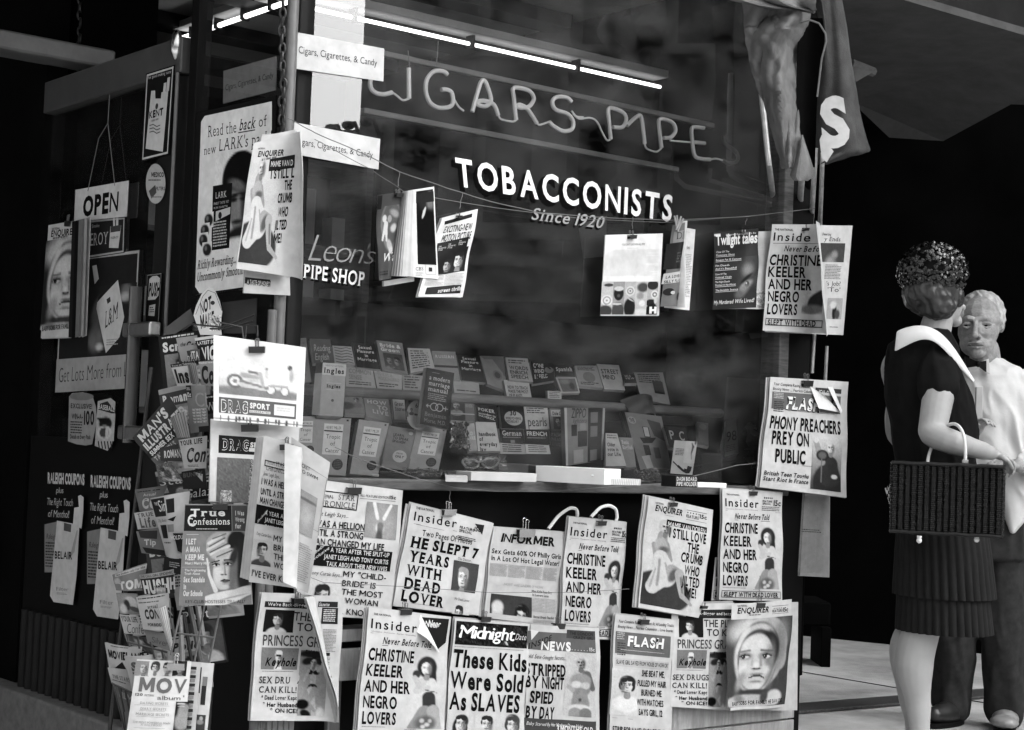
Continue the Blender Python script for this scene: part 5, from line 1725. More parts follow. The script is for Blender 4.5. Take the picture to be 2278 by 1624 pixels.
for a, b in ((px('O', 690, 345), px('P', 1030, 815)), (px('O', 560, 715), px('P', 800, 1100))):
    g = MB()
    p, q = win(*a, -.17), win(*b, -.17)
    g.box(p - Z * .009, q - p, V * .022, Z * .018, .003)
    g.build('rail', M['pipe'], ns)
for x, y0, y1 in ((1040, 265, 425), (855, 440, 330)):
    g = MB()
    g.tube([win(*px('O', x, y0), -.17), win(*px('O', x - 12, y1), -.17)], .002, 6)
    g.build('hanger', M['wire'], ns)

# flat cards: printed board things on a plane
def board(name, label, cat, P, tone, th=.004, m='print', group=None, mk=None):
    P.sheet(tone, th)
    if mk:
        mk(P)
    t = thing(name, label, cat, Vector(P.c[3].tolist()), group)
    P.build('board', M[m], t)
    return t

CC = 'Cigars, Cigarettes, & Candy'
def ccard(tile, q, pl, d, x0, y, x1, cap, txt=CC):
    P = Sheet(tile, *q, plane=pl, d=d)
    return P, lambda s: s.T(txt, x0, y, x1, cap, bold=.0, tone=.1, space=.07)
P, mk = ccard('X', ((662, 72), (855, 108), (853, 181), (660, 153)), win, .006, 664, 118, 838, 15)
board('window_card', 'white card lettered for cigars and candy, upper of two beside the corner post', 'sign', P, .55, mk=mk)
P, mk = ccard('X', ((655, 272), (846, 309), (842, 377), (652, 342)), win, .006, 658, 320, 828, 15)
board('window_card', 'white card lettered for cigars and candy, lower of two, crossed by the hanging wire', 'sign', P, .55, mk=mk)
P, mk = ccard('N', ((1450, 460), (1790, 365), (1786, 585), (1447, 672)), dor, -.03, 1465, 588, 1775, 38)
board('window_card', 'grey card lettered for cigars and candy, above the big poster in the side pane', 'sign', P, .4, mk=mk)
P = Sheet('X', (1288, 500), (1350, 480), (1348, 570), (1300, 575), d=-.25)
board('window_card', 'faint blank card standing behind the glass under the founding year', 'sign', P, .16)

# the big cigarette poster, with a second poster showing behind it
P = Sheet('N', (1235, 740), (1330, 705), (1270, 1873), (1188, 1875), plane=dor, d=-.05)
board('poster', 'black-framed poster peeking out behind the big cigarette poster', 'poster', P, .03, mk=lambda s: (s.frame(4, 2, 110, 99, 5, .6), s.text('O', 30, 6, 90, 30, tone=.6, bold=.0)))
def lark(s):
    L = s.loc
    s.rect(0, 0, 100, 100, .03)
    s.poly([L(*q) for q in ((1310, 790), (1335, 752), (1768, 658), (1764, 1838), (1300, 1904), (1270, 1862))], .74)
    s.T('Read the', 1358, 892, 1545, 76, bold=-.004, serif=True)
    s.T('back', 1562, 848, 1665, 72, bold=.01, serif=True, slant=.3)
    s.HL(1558, 862, 1665, .7, .05)
    s.T('of', 1688, 826, 1736, 72, bold=-.004, serif=True)
    s.T('new', 1330, 1008, 1412, 60, bold=-.004, serif=True)
    s.T("LARK's pack!", 1430, 984, 1765, 78, bold=-.004, serif=True, slant=.1)
    s.PH(1400, 1010, 1680, 1600, .74, [(64, 46, 44, 44, 0, .02, .05), (66, 86, 27, 46, 0, .17, .08), (52, 92, 12, 34, 0, .28, .5), (48, 76, 9, 3.5, 0, .03, .5), (74, 76, 12, 3.5, 0, .03, .5), (48, 70, 12, 3, -8, .03, .5), (74, 69, 14, 3, 6, .03, .5),
                                     (60, 92, 5, 14, 0, .3, .6), (56, 110, 12, 3, 0, .04, .5), (86, 96, 16, 50, 0, .03, .6), (66, 40, 36, 24, 0, .02, .2), (56, 54, 20, 8, 20, .2, .5), (66, 132, 40, 14, 0, .04, .3), (60, 152, 60, 18, 0, .74, .2)], asp=1.5, box=(0, 2, 104, 152), res=50)
    s.poly([L(*q) for q in ((1392, 1210), (1520, 1188), (1500, 1610), (1380, 1628))], .025)
    s.T('LARK', 1410, 1292, 1482, 40, tone=.6, bold=.0, serif=True)
    s.T('FINEST TASTE YET', 1398, 1334, 1498, 16, tone=.5, bold=.0)
    s.T('FILTER CIGARETTES', 1398, 1360, 1490, 12, tone=.5, bold=.0)
    s.poly([L(*q) for q in ((1412, 1375), (1508, 1345), (1506, 1390), (1410, 1438))], .55)
    s.disc(*L(1440, 1400), 2.2, .05)
    s.FN(1394, 1445, 1490, 1600, 9, tone=.45)
    for cx, cy in ((1362, 1430), (1336, 1500), (1326, 1562), (1352, 1622)):
        a, b = L(cx - 30, cy - 44), L(cx + 34, cy + 46)
        s.photo(a[0], a[1], b[0], b[1], .74, [(50, 60, 44, 50, -20, .05, .15), (36, 46, 14, 20, 0, .22, .5)], asp=1.2, res=16, grain=0)
    s.T('Richly Rewarding...', 1290, 1750, 1545, 58, bold=.0, serif=True, slant=.2)
    s.T('Uncommonly Smooth!', 1285, 1830, 1590, 58, bold=.0, serif=True, slant=.2)
P = Sheet('N', (1262, 735), (1790, 618), (1786, 1850), (1248, 1914), plane=dor, d=.008)
board('poster', 'big cigarette poster of a dark-haired man holding up a pack, in the side pane', 'poster', P, .03, mk=lark)

# entry door stickers
def kent(s):
    s.frame(4, 1.5, 96, 98.5, 3.2, .5)
    s.T('For good smoking taste', 965, 515, 1112, 20, tone=.5, bold=.0)
    s.poly([s.loc(*q) for q in ((985, 590), (1010, 588), (1012, 640), (1048, 640), (1052, 600), (1095, 590), (1060, 985), (948, 965))], .52)
    s.poly([s.loc(*q) for q in ((1068, 540), (1085, 535), (1078, 600), (1062, 600))], .52)
    s.poly([s.loc(*q) for q in ((1092, 505), (1108, 500), (1100, 590), (1082, 592))], .52)
    s.T('KENT', 972, 770, 1062, 44, bold=.05, tone=.02)
    s.disc(*s.loc(1022, 690), 5, .1)
    for i in range(3):
        s.line([s.loc(975, 815 + i * 22), s.loc(1000, 808 + i * 22), s.loc(1022, 822 + i * 22), s.loc(1045, 812 + i * 22)], 1.6, .12)
    s.FN(985, 760 + 20, 1040, 790, 1, tone=.3)
P = Sheet('N', (948, 478), (1136, 420), (1098, 1003), (918, 1048), plane=dor, d=.032)
board('door_sticker', 'dark rounded sticker of an open cigarette pack, high on the door stile', 'sticker', P, .03, .001, mk=kent)
P = Sheet('N', (945, 1060), (1078, 1060), (1078, 1325), (945, 1325), plane=dor, d=.032)
P.disc(50, 50, 48, .42, ry=49)
P.T('MEDICO', 985, 1148, 1065, 28, bold=.04)
P.FN(965, 1165, 1070, 1180, 1, tone=.15)
P.T('FILTERS', 1015, 1235, 1072, 22, bold=.02)
P.poly([P.loc(*q) for q in ((968, 1240), (1010, 1200), (1018, 1250), (985, 1290))], .12)
P.FN(985, 1275, 1055, 1290, 1, tone=.2)
t = thing('door_sticker', 'pale oval sticker with small print, under the cigarette-pack sticker on the door', 'sticker', Vector(P.c[3].tolist()))
P.build('sticker', M['print'], t)
P = Sheet('M', (955, 338), (1052, 326), (1032, 668), (938, 668), plane=dor, d=.032)
def push(s):
    s.frame(3, 1, 97, 99, 2.5, .3)
    s.poly([s.loc(*q) for q in ((968, 420), (972, 368), (995, 348), (1022, 346), (1040, 362), (1034, 470), (1010, 500), (962, 505))], .5)
    s.T('PUSH', 966, 478, 1036, 80, bold=.05, tone=.02, slant=.1)
    s.poly([s.loc(*q) for q in ((972, 540), (1012, 530), (1005, 608), (965, 605))], .42)
    s.FN(975, 550, 1005, 590, 3, tone=.1)
board('door_sticker', 'narrow dark push sticker beside the door handle', 'sticker', P, .03, .001, mk=push)

def opensign(s):
    s.T('OPEN', 540, 1400, 768, 120, bold=.05, tone=.02)
P = Sheet('N', (490, 1232), (832, 1172), (818, 1405), (480, 1440), plane=dor, d=.02)
t = board('open_sign', 'white hanging card with bold black capitals behind the door glass', 'sign', P, .55, .003, mk=opensign)
g = MB()
g.tube([dor(*px('N', 570, 1240), .022), dor(*px('N', 640, 900), .022), dor(*px('N', 700, 800), .022)], .0013, 6)
g.tube([dor(*px('N', 745, 1205), .022), dor(*px('N', 700, 800), .022), dor(*px('N', 712, 600), .022)], .0013, 6)
g.build('string', M['wire'], t)
def croy(s):
    s.frame(-4, -2, 98, 98, 2, .4)
    s.T('Smoke', 600, 1480, 650, 22, tone=.4, bold=0)
    s.T('CEROY', 560, 1600, 705, 78, tone=.45, bold=.0, serif=True)
    s.poly([s.loc(*q) for q in ((722, 1470), (790, 1462), (772, 1610), (712, 1608))], .5)
    s.T('VICEROY', 722, 1552, 772, 14, bold=.02, tone=.1)
    s.poly([s.loc(*q) for q in ((724, 1466), (790, 1460), (784, 1500), (722, 1510))], .1)
    s.poly([s.loc(*q) for q in ((738, 1398), (752, 1396), (752, 1466), (740, 1468))], .5)
    s.poly([s.loc(*q) for q in ((760, 1380), (774, 1378), (772, 1462), (758, 1464))], .5)
P = Sheet('N', (560, 1440), (815, 1415), (808, 1640), (552, 1680), plane=dor, d=.008)
board('door_sticker', 'dark cigarette sticker with pale serif capitals, just below the open card', 'sticker', P, .05, .001, mk=croy)
def lm(s):
    s.frame(1, .5, 99, 99.5, 1.6, .4)
    s.R(370, 890, 855, 1076, .34)
    s.T('Get Lots More from L&M', 385, 1040, 905, 96, bold=-.012, serif=True, tone=.08)
    a, b = s.loc(600, 420), s.loc(870, 850)
    s.photo(a[0], a[1], b[0], b[1], .05, [(20, 60, 14, 36, 10, .16, .3), (80, 20, 12, 20, -10, .2, .4), (76, 30, 10, 10, 0, .4, .5), (16, 120, 16, 30, 0, .2, .4), (26, 140, 8, 8, 0, .5, .5)], asp=1.6, grain=0)
    s.poly([s.loc(*q) for q in ((612, 282), (640, 275), (655, 365), (628, 400))], .5)
    s.poly([s.loc(*q) for q in ((645, 520), (775, 362), (815, 615), (785, 745), (700, 848), (640, 560))], .53)
    s.poly([s.loc(*q) for q in ((652, 488), (775, 350), (778, 372), (650, 512))], .05)
    s.T('L&M', 694, 690, 772, 110, bold=.0, serif=True, tone=.06, rise=-7)
    s.poly([s.loc(*q) for q in ((705, 500), (728, 482), (732, 512), (712, 530))], .08)
    s.FN(705, 760, 780, 800, 3, tone=.35)
P = Sheet('M', (400, 238), (912, 175), (868, 1050), (360, 1080), plane=dor, d=.006)
board('door_sticker', 'big dark cigarette sticker with a tilted pack and a pale slogan band, mid door', 'sticker', P, .045, .001, mk=lm)

def coffee(s):
    s.poly([s.loc(*q) for q in ((450, 1130), (470, 1108), (540, 1102), (600, 1118), (625, 1200), (630, 1290), (600, 1440), (560, 1448), (500, 1440), (442, 1420))], .3)
    s.disc(*s.loc(532, 1130), 40, .22, ry=7)
    s.T('EXCLUSIVE!', 462, 1205, 600, 30, bold=.02)
    s.T('WIN-A-', 468, 1275, 540, 34, bold=.05)
    s.T('100', 548, 1310, 612, 84, bold=.03)
    s.FN(460, 1290, 540, 1380, 5, tone=.08)
    s.T('Details on Every Pack', 458, 1402, 590, 26, bold=.03)
P = Sheet('M', (440, 1100), (635, 1100), (625, 1465), (440, 1450), plane=dor, d=.034)
coffee(P)
t = thing('door_sticker', 'wavy grey sticker shaped like a paper cup, low on the door', 'sticker', Vector(P.c[3].tolist()))
P.build('sticker', M['print'], t)
P = Sheet('M', (635, 1140), (752, 1140), (732, 1482), (618, 1482), plane=dor, d=.034)
P.poly([P.loc(*q) for q in ((636, 1160), (720, 1140), (750, 1165), (742, 1300), (728, 1440), (700, 1482), (616, 1450))], .4)
P.poly([P.loc(*q) for q in ((640, 1180), (700, 1160), (745, 1220), (745, 1245), (640, 1215))], .06)
P.T('BASEBALL', 640, 1208, 745, 30, tone=.55, bold=.02, rise=6)
P.PH(630, 1240, 740, 1420, .4, [(50, 60, 34, 40, 0, .04, .1), (40, 40, 40, 12, 20, .03, .1), (46, 110, 40, 40, 0, .5, .1), (46, 110, 26, 30, 0, .1, .1), (60, 110, 8, 30, 0, .5, .2)], asp=1.6, res=24)
for i in range(5):
    P.line([P.loc(640 + i * 20, 1420), P.loc(648 + i * 20, 1470)], 6, .06)
t = thing('door_sticker', 'striped sticker of a capped ball player, beside the cup-shaped one on the door', 'sticker', Vector(P.c[3].tolist()))
P.build('sticker', M['print'], t)

def belair(P, o, sc=1.0):
    f = lambda x, y: (o[0] + (x - 280) * sc, o[1] + (y - 90) * sc)
    P.T('RALEIGH COUPONS', *f(288, 145), f(506, 0)[0], 60 * sc, tone=.5, bold=.045)
    P.T('plus', *f(340, 205), f(382, 0)[0], 34 * sc, tone=.5, bold=-.01, slant=.2)
    P.T('The Right Touch', *f(282, 278), f(438, 0)[0], 44 * sc, tone=.5, bold=-.012, slant=.2)
    P.T('of Menthol!', *f(290, 350), f(415, 0)[0], 44 * sc, tone=.5, bold=-.012, slant=.2)
    P.poly([P.loc(*f(*q)) for q in ((268, 395), (345, 378), (340, 680), (268, 682))], .26)
    P.T('Raleigh', *f(280, 480), f(338, 0)[0], 30 * sc, bold=.0, slant=.2, tone=.08)
    P.FN(*f(275, 500), *f(335, 660), 9, tone=.08)
    P.poly([P.loc(*f(*q)) for q in ((448, 295), (475, 290), (470, 225), (485, 218), (502, 232), (500, 320), (490, 420), (440, 400))], .52)
    P.poly([P.loc(*f(*q)) for q in ((345, 372), (478, 398), (462, 700), (440, 875), (325, 858), (302, 820))], .5)
    P.poly([P.loc(*f(*q)) for q in ((388, 385), (432, 395), (428, 442), (386, 432))], .14)
    P.poly([P.loc(*f(*q)) for q in ((462, 430), (470, 430), (450, 560), (420, 600))], .36)
    P.T('BELAIR', *f(332, 598), f(436, 0)[0], 42 * sc, bold=.03, tone=.03)
    P.T('Filter', *f(342, 790), f(415, 0)[0], 22 * sc, bold=-.01, tone=.2)
    P.FN(*f(345, 800), *f(410, 820), 2, tone=.3)
for lab, o, q in (('pale menthol cigarette sticker low on the door, the one farther from the handle', (280, 90), ((262, 75), (512, 80), (500, 890), (255, 870))),
                  ('pale menthol cigarette sticker low on the door, touching the magazine rack', (536, 106), ((515, 88), (792, 92), (770, 925), (505, 890)))):
    P = Sheet('D', *q, plane=dor, d=.034)
    belair(P, o, 1.0 if o[0] < 300 else 1.09)
    t = thing('door_sticker', lab, 'sticker', Vector(P.c[3].tolist()))
    P.build('sticker', M['print'], t)

# bonnet issue hung inside the door, half rolled
P = Sheet('M', (315, 18), (475, -10), (448, 745), (265, 752), plane=dor, d=.05).sheet(.5, .001)
P.T('NATIONAL', 338, 50, 392, 14, bold=.02)
P.T('ENQUIRER', 332, 94, 490, 40, bold=.03, slant=.12)
P.FN(345, 98, 450, 108, 1, tone=.2)
P.PH(302, 120, 462, 690, .05, PIC['bonnet'], asp=1.41, box=(6, 2, 60, 132), res=44)
P.T('BABY SOBS FOR FAMIL', 275, 706, 445, 30, tone=.015, bold=.03)
ex = []
for k in range(5):
    L = Sheet('M', (468 + 22 * k, -5 - 6 * k), (490 + 24 * k, -10 - 6 * k), (470 + 22 * k, 742 - 2 * k), (444 + 22 * k, 746), plane=dor, d=.06 + .02 * math.sin(k * .8)).sheet((.04, .02, .2, .35, .42)[k], .003, 3, 8)
    ex.append(L)
newspaper('tabloid with the bonneted child rolled on the glass of the entry door', P, backs=((0, 4, 3, 0),), extra=ex)
g = None
bclip('M', 440, -8, 'the rolled tabloid on the entry door', d=.075, w=80, plane=dor)
# ------------------------------------------------------------------ books and goods shown behind the glass
ds = thing('display_stand', 'dark stepped display stand with a pale front rail, holding books behind the glass', 'display stand', WP(1, -.5, ZS))
g = MB()
a, b = hit(676, 866, WP(0, -.36, 0), N), hit(1690, 924, WP(0, -.36, 0), N)
zr = a.z
g.tube([a + (a - b) * .02, b], .0165, 12)
rail = g.build('rail', M['shelf'], ds)
g = MB()
g.box(WP(.05, -.37, zr - .05), U * 1.93, V * .12, Z * .03)
g.build('upper_step', M['dark'], ds)
g = MB()
g.box(WP(.05, -.52, zr - .12), U * 1.93, V * .02, Z * .42)
g.build('back_panel', M['black'], ds)
g = MB()
g.box(WP(.05, -.40, ZS), U * 1.93, V * .02, Z * (zr - ZS - .05))
g.build('lower_panel', M['black'], ds)

GB = 'paperbacks on the display stand'
def book(label, tile, q, d, tone, mk=None, th=.012, name='paperback', cat='book', group=GB, m='gloss'):
    P = Sheet(tile, *q, d=d)
    tone = min(.6, tone * 1.9 + .05) if tone > .05 else tone
    P.sheet(tone, th, 2, 2, under=.3, edge=.4)
    if mk:
        mk(P)
    o = P.build(name, M[m])
    return tag(o, label, cat, group)

UP_ = (-.50, -.50, -.42, -.42)
UL = (-.43, -.43, -.38, -.38)
LO = (-.36, -.36, -.28, -.28)
FR = (-.20, -.20, -.11, -.11)
W_ = .7
def ttl(*rows, tone=W_, x0=10, y0=12, x1=90, y1=60, **k):
    k.setdefault('bold', .02)
    return lambda s: s.lines(rows, x0, y0, x1, y1, tone=tone, **k)
def small(n=6, tone=.1, y0=10, y1=90, **k):
    return lambda s: s.fine(10, y0, 90, y1, n, tone=tone, **k)
def both(*f):
    return lambda s: [x(s) for x in f]

for lab, t, q, d, tone, mk in (
    ('plain grey paperback at the end of the top row by the corner post', 'K', ((325, 268), (458, 262), (500, 620), (335, 640)), UP_, .13, small(9, .25)),
    ('dark paperback with script title on reading, top row', 'K', ((490, 268), (655, 275), (690, 468), (522, 470)), UP_, .07, ttl('Reading', 'English', y0=24, y1=88, bold=-.01, slant=.1)),
    ('paler paperback with swirled cover, third in the top row', 'K', ((672, 325), (830, 335), (858, 482), (692, 470)), UP_, .24, lambda s: [s.line([(8, 10 + i * 16), (40, 16 + i * 16), (70, 8 + i * 16), (94, 14 + i * 16)], 5, .12) for i in range(6)]),
    ('black paperback on marriage with stepped pale title, beside the bride book', 'K', ((838, 300), (1022, 312), (1068, 522), (872, 502)), UP_, .03, ttl('Sexual', 'Pleasure', 'in', 'Marriage', y0=12, y1=72, align='c')),
    ('paperback with a bridal couple under a two-line title', 'K', ((1032, 282), (1245, 305), (1292, 560), (1082, 525)), UP_, .12, both(ttl('Bride &', 'Groom', y0=9, y1=34, bold=.05), lambda s: s.photo(15, 40, 90, 92, .12, bust(30, 40, 16, coat=.3, skin=.3, hair=.1) + bust(68, 44, 16, coat=.1, skin=.3, hair=.05), res=20))),
    ('plain pale paperback with blurred print, middle of the top row', 'K', ((1288, 345), (1470, 352), (1512, 510), (1315, 550)), UP_, .22, small(8, .12)),
    ('mid-grey language paperback behind the black marriage manual', 'K', ((1490, 370), (1680, 376), (1722, 612), (1522, 600)), UP_, .15, both(ttl('RUSSIAN', y0=14, y1=24, serif=True), lambda s: s.rect(0, 50, 100, 58, .06))),
    ('black marriage paperback with stepped title, the one farther from the bride book', 'K', ((1690, 400), (1880, 412), (1930, 630), (1735, 612)), UP_, .03, ttl('Sexual', 'Pleasure', 'in', 'Marriage', y0=8, y1=58, align='c')),
    ('paperback split by a slanting band with a small round face', 'K', ((1882, 410), (2075, 416), (2105, 700), (1945, 640)), UP_, .14, lambda s: (s.poly([(0, 0), (100, 0), (100, 60)], .22), s.disc(60, 60, 22, .24), s.disc(60, 60, 14, .1))),
    ('pale book on word power in the top row, right of the slanting-band one', 'L', ((38, 422), (222, 432), (268, 622), (72, 604)), UP_, .25, both(small(2, .12, 10, 30), ttl('WORDS', 'ENRICH', 'SPEECH', tone=.08, y0=38, y1=92))),
    ('black book with a pale disc beside its title, top row', 'L', ((245, 452), (432, 470), (445, 612), (268, 640)), UP_, .03, both(ttl('GONE', 'WIND', 'IN FIELD', x1=70, y0=10, y1=80), lambda s: s.disc(78, 40, 20, .28))),
    ('dark language paperback with light lower half, top row', 'L', ((432, 480), (592, 476), (642, 712), (462, 690)), UP_, .04, both(ttl('Spanish', y0=12, y1=26, serif=True), lambda s: s.rect(5, 45, 100, 100, .22))),
    ('wide grey booklet with an oval in its middle, top row', 'L', ((605, 490), (788, 490), (842, 672), (642, 655)), UP_, .2, both(small(3, .1, 6, 26), lambda s: s.disc(52, 55, 26, .3), small(2, .1, 80, 95))),
    ('pale booklet with condensed title, next to the oval one', 'L', ((788, 476), (970, 486), (1022, 692), (852, 682)), UP_, .25, ttl('STREET', 'MIND', tone=.08, y0=20, y1=60)),
    ('small dark book half lost in shadow in the top row', 'L', ((1002, 560), (1098, 560), (1118, 632), (1020, 632)), UP_, .05, ttl('SEA', 'VIEW')),
    ('tall pale booklet leaning at the dim end of the top row', 'L', ((1092, 545), (1330, 546), (1392, 812), (1152, 760)), UP_, .22, both(small(5, .1, 6, 40), lambda s: s.rect(55, 30, 90, 70, .06))),
    ('grey book lying under the black marriage paperback', 'K', ((785, 495), (1002, 520), (1032, 682), (782, 664)), UL, .2, both(ttl('COMMON', 'SENSE', tone=.3, y0=10, y1=60), small(2, .12, 70, 90))),
    ('grey novel with serif capitals under the bridal book', 'K', ((1012, 522), (1242, 562), (1242, 694), (1042, 684)), UL, .2, both(ttl('TO KILL A', 'MOCKINGBIRD', tone=.34, y0=8, y1=50, serif=True), small(2, .1, 66, 90))),
    ('flat grey book between the novel and the black manual', 'K', ((1244, 562), (1412, 572), (1402, 704), (1252, 694)), UL, .17, small(5, .1)),
    ('blank grey book to the right of the black manual', 'K', ((1662, 605), (1872, 615), (1882, 740), (1672, 718)), UL, .2, small(1, .1, 70, 84)),
    ('pale book with bold condensed title at the rail', 'L', ((26, 606), (232, 622), (258, 764), (56, 758)), UL, .28, ttl('HOW TO TEACH', 'MAKE THE MOST', 'OF PLANTS', tone=.08, y0=30, y1=92)),
    ('scuffed pale booklet standing against the dark language book', 'L', ((452, 586), (620, 586), (652, 712), (502, 716)), UL, .26, lambda s: s.photo(8, 8, 92, 92, .22, [(70, 50, 16, 24, 0, .1, .3), (30, 20, 30, 16, 0, .34, .5)], res=14)),
    ('little white price card on the rail', 'L', ((386, 696), (500, 702), (500, 766), (390, 764)), (-.37,) * 4, .45, small(4, .2)),
    ('picture card of a dark-haired woman under the rail', 'K', ((765, 742), (915, 736), (942, 892), (778, 886)), LO, .3, lambda s: s.photo(0, 0, 100, 100, .25, bust(66, 36, 12, coat=.2, skin=.42, hair=.04) + [(10, 80, 40, 30, 0, .08, .3)], res=22)),
    ('dark paperback on how to live, under the rail', 'K', ((930, 746), (1132, 762), (1162, 962), (950, 905)), LO, .13, ttl('HOW', 'TO', 'LIVE', y0=14, y1=74, align='r', serif=True, bold=.03)),
    ('white paperback of great stories half hidden by a round card', 'K', ((1165, 756), (1290, 762), (1300, 935), (1182, 930)), LO, .45, both(ttl('Great', 'Stories', tone=.08, y0=18, y1=60, x1=80), lambda s: s.rect(78, 0, 100, 100, .05))),
    ('paperback with a fair-haired woman, right of the black manual', 'K', ((1640, 790), (1832, 792), (1842, 952), (1645, 935)), LO, .1, lambda s: (s.photo(0, 0, 60, 100, .1, bust(40, 42, 20, coat=.35, skin=.45, hair=.4), res=18), s.rect(0, 60, 100, 66, .5), s.fine(62, 10, 95, 30, 3, tone=.4))),
    ('black poker book with pale slab title', 'K', ((1842, 798), (2010, 810), (2042, 1012), (1862, 945)), LO, .03, both(ttl('POKER', y0=24, y1=38, serif=True, bold=.03), ttl('according to', 'MAVERICK', y0=46, y1=70))),
    ('black vocabulary book with a big white disc', 'L', ((-12, 815), (190, 828), (202, 1010), (10, 1005)), LO, .03, lambda s: (s.disc(54, 54, 38, .5), s.text('30', 40, 22, 66, 42, bold=.03), s.lines(('MORE POWERFUL', 'VOCABULARY'), 22, 50, 86, 74, bold=.03))),
    ('pale paperback with big blurred lettering between the black language books', 'L', ((190, 822), (385, 832), (402, 1008), (212, 1012)), LO, .3, both(small(3, .12, 6, 34), ttl('pearls', tone=.05, y0=48, y1=88, bold=.0))),
    ('paperback with a man in glasses and a white title band', 'L', ((400, 838), (524, 838), (524, 1012), (416, 1012)), LO, .12, lambda s: (s.rect(8, 10, 100, 40, .5), s.text('Dale Car', 18, 18, 94, 34, bold=.03), s.photo(20, 42, 90, 100, .1, head(50, 50, 28, skin=.42, hair=.04), res=16))),
    ('black German language book under the white-disc one', 'L', ((-10, 1008), (186, 1012), (200, 1128), (6, 1122)), (-.27,) * 4, .03, both(ttl('German', y0=12, y1=46, serif=True, bold=.01), small(1, .35, 56, 66), lambda s: s.rect(40, 78, 58, 98, .3))),
    ('black French language book under the pale lettering', 'L', ((192, 1012), (395, 1018), (408, 1135), (202, 1130)), (-.27,) * 4, .03, both(ttl('FRENCH', y0=14, y1=42, bold=.02), small(1, .3, 54, 66))),
    ('black book with small capitals right of the French one', 'L', ((400, 1018), (520, 1020), (526, 1150), (412, 1140)), (-.27,) * 4, .03, ttl('ITALIAN', 'PHRASES', y0=20, y1=70, tone=.25)),
    ('worn pale booklet lying below the French book', 'L', ((202, 1132), (398, 1142), (412, 1215), (212, 1212)), (-.24,) * 4, .3, small(4, .2)),
    ('grey booklet lying below the German book', 'L', ((-10, 1122), (198, 1135), (210, 1215), (0, 1212)), (-.24,) * 4, .22, small(4, .12)),
    ('pale law handbook with bold condensed title', 'K', ((1846, 950), (2010, 955), (2052, 1190), (1866, 1190)), (-.27, -.27, -.2, -.2), .35, ttl('handbook', 'of', 'everyday', 'law', tone=.05, y0=36, y1=100, bold=.04)),
    ('grey paperback with two white words beside the law handbook', 'K', ((1735, 962), (1836, 962), (1862, 1186), (1795, 1192)), (-.27, -.27, -.2, -.2), .2, both(lambda s: s.rect(4, 4, 96, 20, .45), ttl('AND', 'CARE', y0=32, y1=60, bold=.04))),
    ('pale pamphlet with black lines about voting, beside the lighter board', 'L', ((862, 1042), (956, 1046), (1032, 1312), (864, 1312)), FR, .42, both(small(2, .2, 5, 20), ttl('Older', 'vote in', 'our Life', tone=.05, y0=30, y1=70, x1=85))),
    ('dim paperback of basic English leaning beside the voting pamphlet', 'L', ((972, 1076), (1082, 1082), (1112, 1322), (1030, 1322)), FR, .15, ttl('Basic', 'English', y0=10, y1=40, serif=True)),
    ('dark card with two pale capitals near the pipe card', 'L', ((1335, 985), (1520, 1000), (1545, 1180), (1385, 1160)), FR, .02, lambda s: (s.text('P', 18, 20, 38, 60, tone=.4, bold=.02), s.text('C', 62, 20, 86, 60, tone=.4, bold=.02))),
    ('dim card with a disc and figures, at the dark end of the display', 'L', ((1612, 950), (1702, 960), (1706, 1155), (1622, 1135)), FR, .07, lambda s: (s.disc(50, 20, 34, .25), s.rect(10, 45, 90, 90, .2))),
    ('narrow dim price card with big numerals by the window jamb', 'L', ((1848, 940), (1932, 922), (1952, 1205), (1838, 1232)), FR, .12, lambda s: (s.text('98', 8, 34, 92, 62, tone=.04, bold=.0), s.fine(10, 72, 80, 92, 4, tone=.04))),
):
    book(lab, t, q, d, tone, mk, name='price_card' if 'card' in lab else 'paperback', cat='card' if 'card' in lab else 'book', group=None if 'card' in lab else GB)

# the repeated novel, each copy showing its own amount
def tropic(s):
    s.rect(20, 12, 78, 66, .72)
    s.text('HENRY MILLER', 26, 16, 72, 21, tone=.1, bold=.0)
    s.rect(21, 23.5, 77, 26, .12)
    for w, y in (('Tropic', 31), ('of', 43), ('Cancer', 55)):
        x = 50 - len(w) * 3.6
        s.text(w, x, y, 100 - x, y + 7, tone=.06, bold=.0, serif=True)
    s.disc(70, 82, 17, .07)
    for i in range(4):
        s.text('NOT AN IMPORT', 58, 75 + i * 4, 82, 77.5 + i * 4, tone=.22, bold=.0, rise=-2)
    s.rect(86, 3, 92, 6, .05)
for lab, q in (('grey novel with a white title label, half hidden behind the rolled tabloid', ((362, 905), (560, 905), (545, 1240), (340, 1230))),
               ('grey novel with a white title label, standing under the tall grey language book', ((556, 905), (828, 922), (782, 1392), (520, 1375))),
               ('grey novel with a white title label, between the dark gap and the Spanish book', ((892, 930), (1137, 962), (1046, 1397), (815, 1374))),
               ('grey novel with a white title label, standing below the black marriage manual', ((1372, 980), (1612, 1012), (1542, 1352), (1290, 1332)))):
    book(lab, 'K', q, FR, .18, tropic, .02, name='novel', group='copies of one novel with a white label')
book('dark Spanish primer with a white disc between two grey novels', 'K', ((1136, 980), (1357, 1016), (1302, 1322), (1080, 1292)), FR, .12, lambda s: (s.lines(('LEARN', 'TO SPEAK', 'SPANISH'), 22, 18, 80, 42, tone=.03, bold=.03), s.disc(58, 76, 26, .5), s.text('Now', 45, 66, 68, 71, bold=.0), s.text('ONLY', 42, 74, 74, 80, bold=.03), s.disc(84, 12, 8, .5), s.rect(0, 92, 90, 110, .3)), .02)
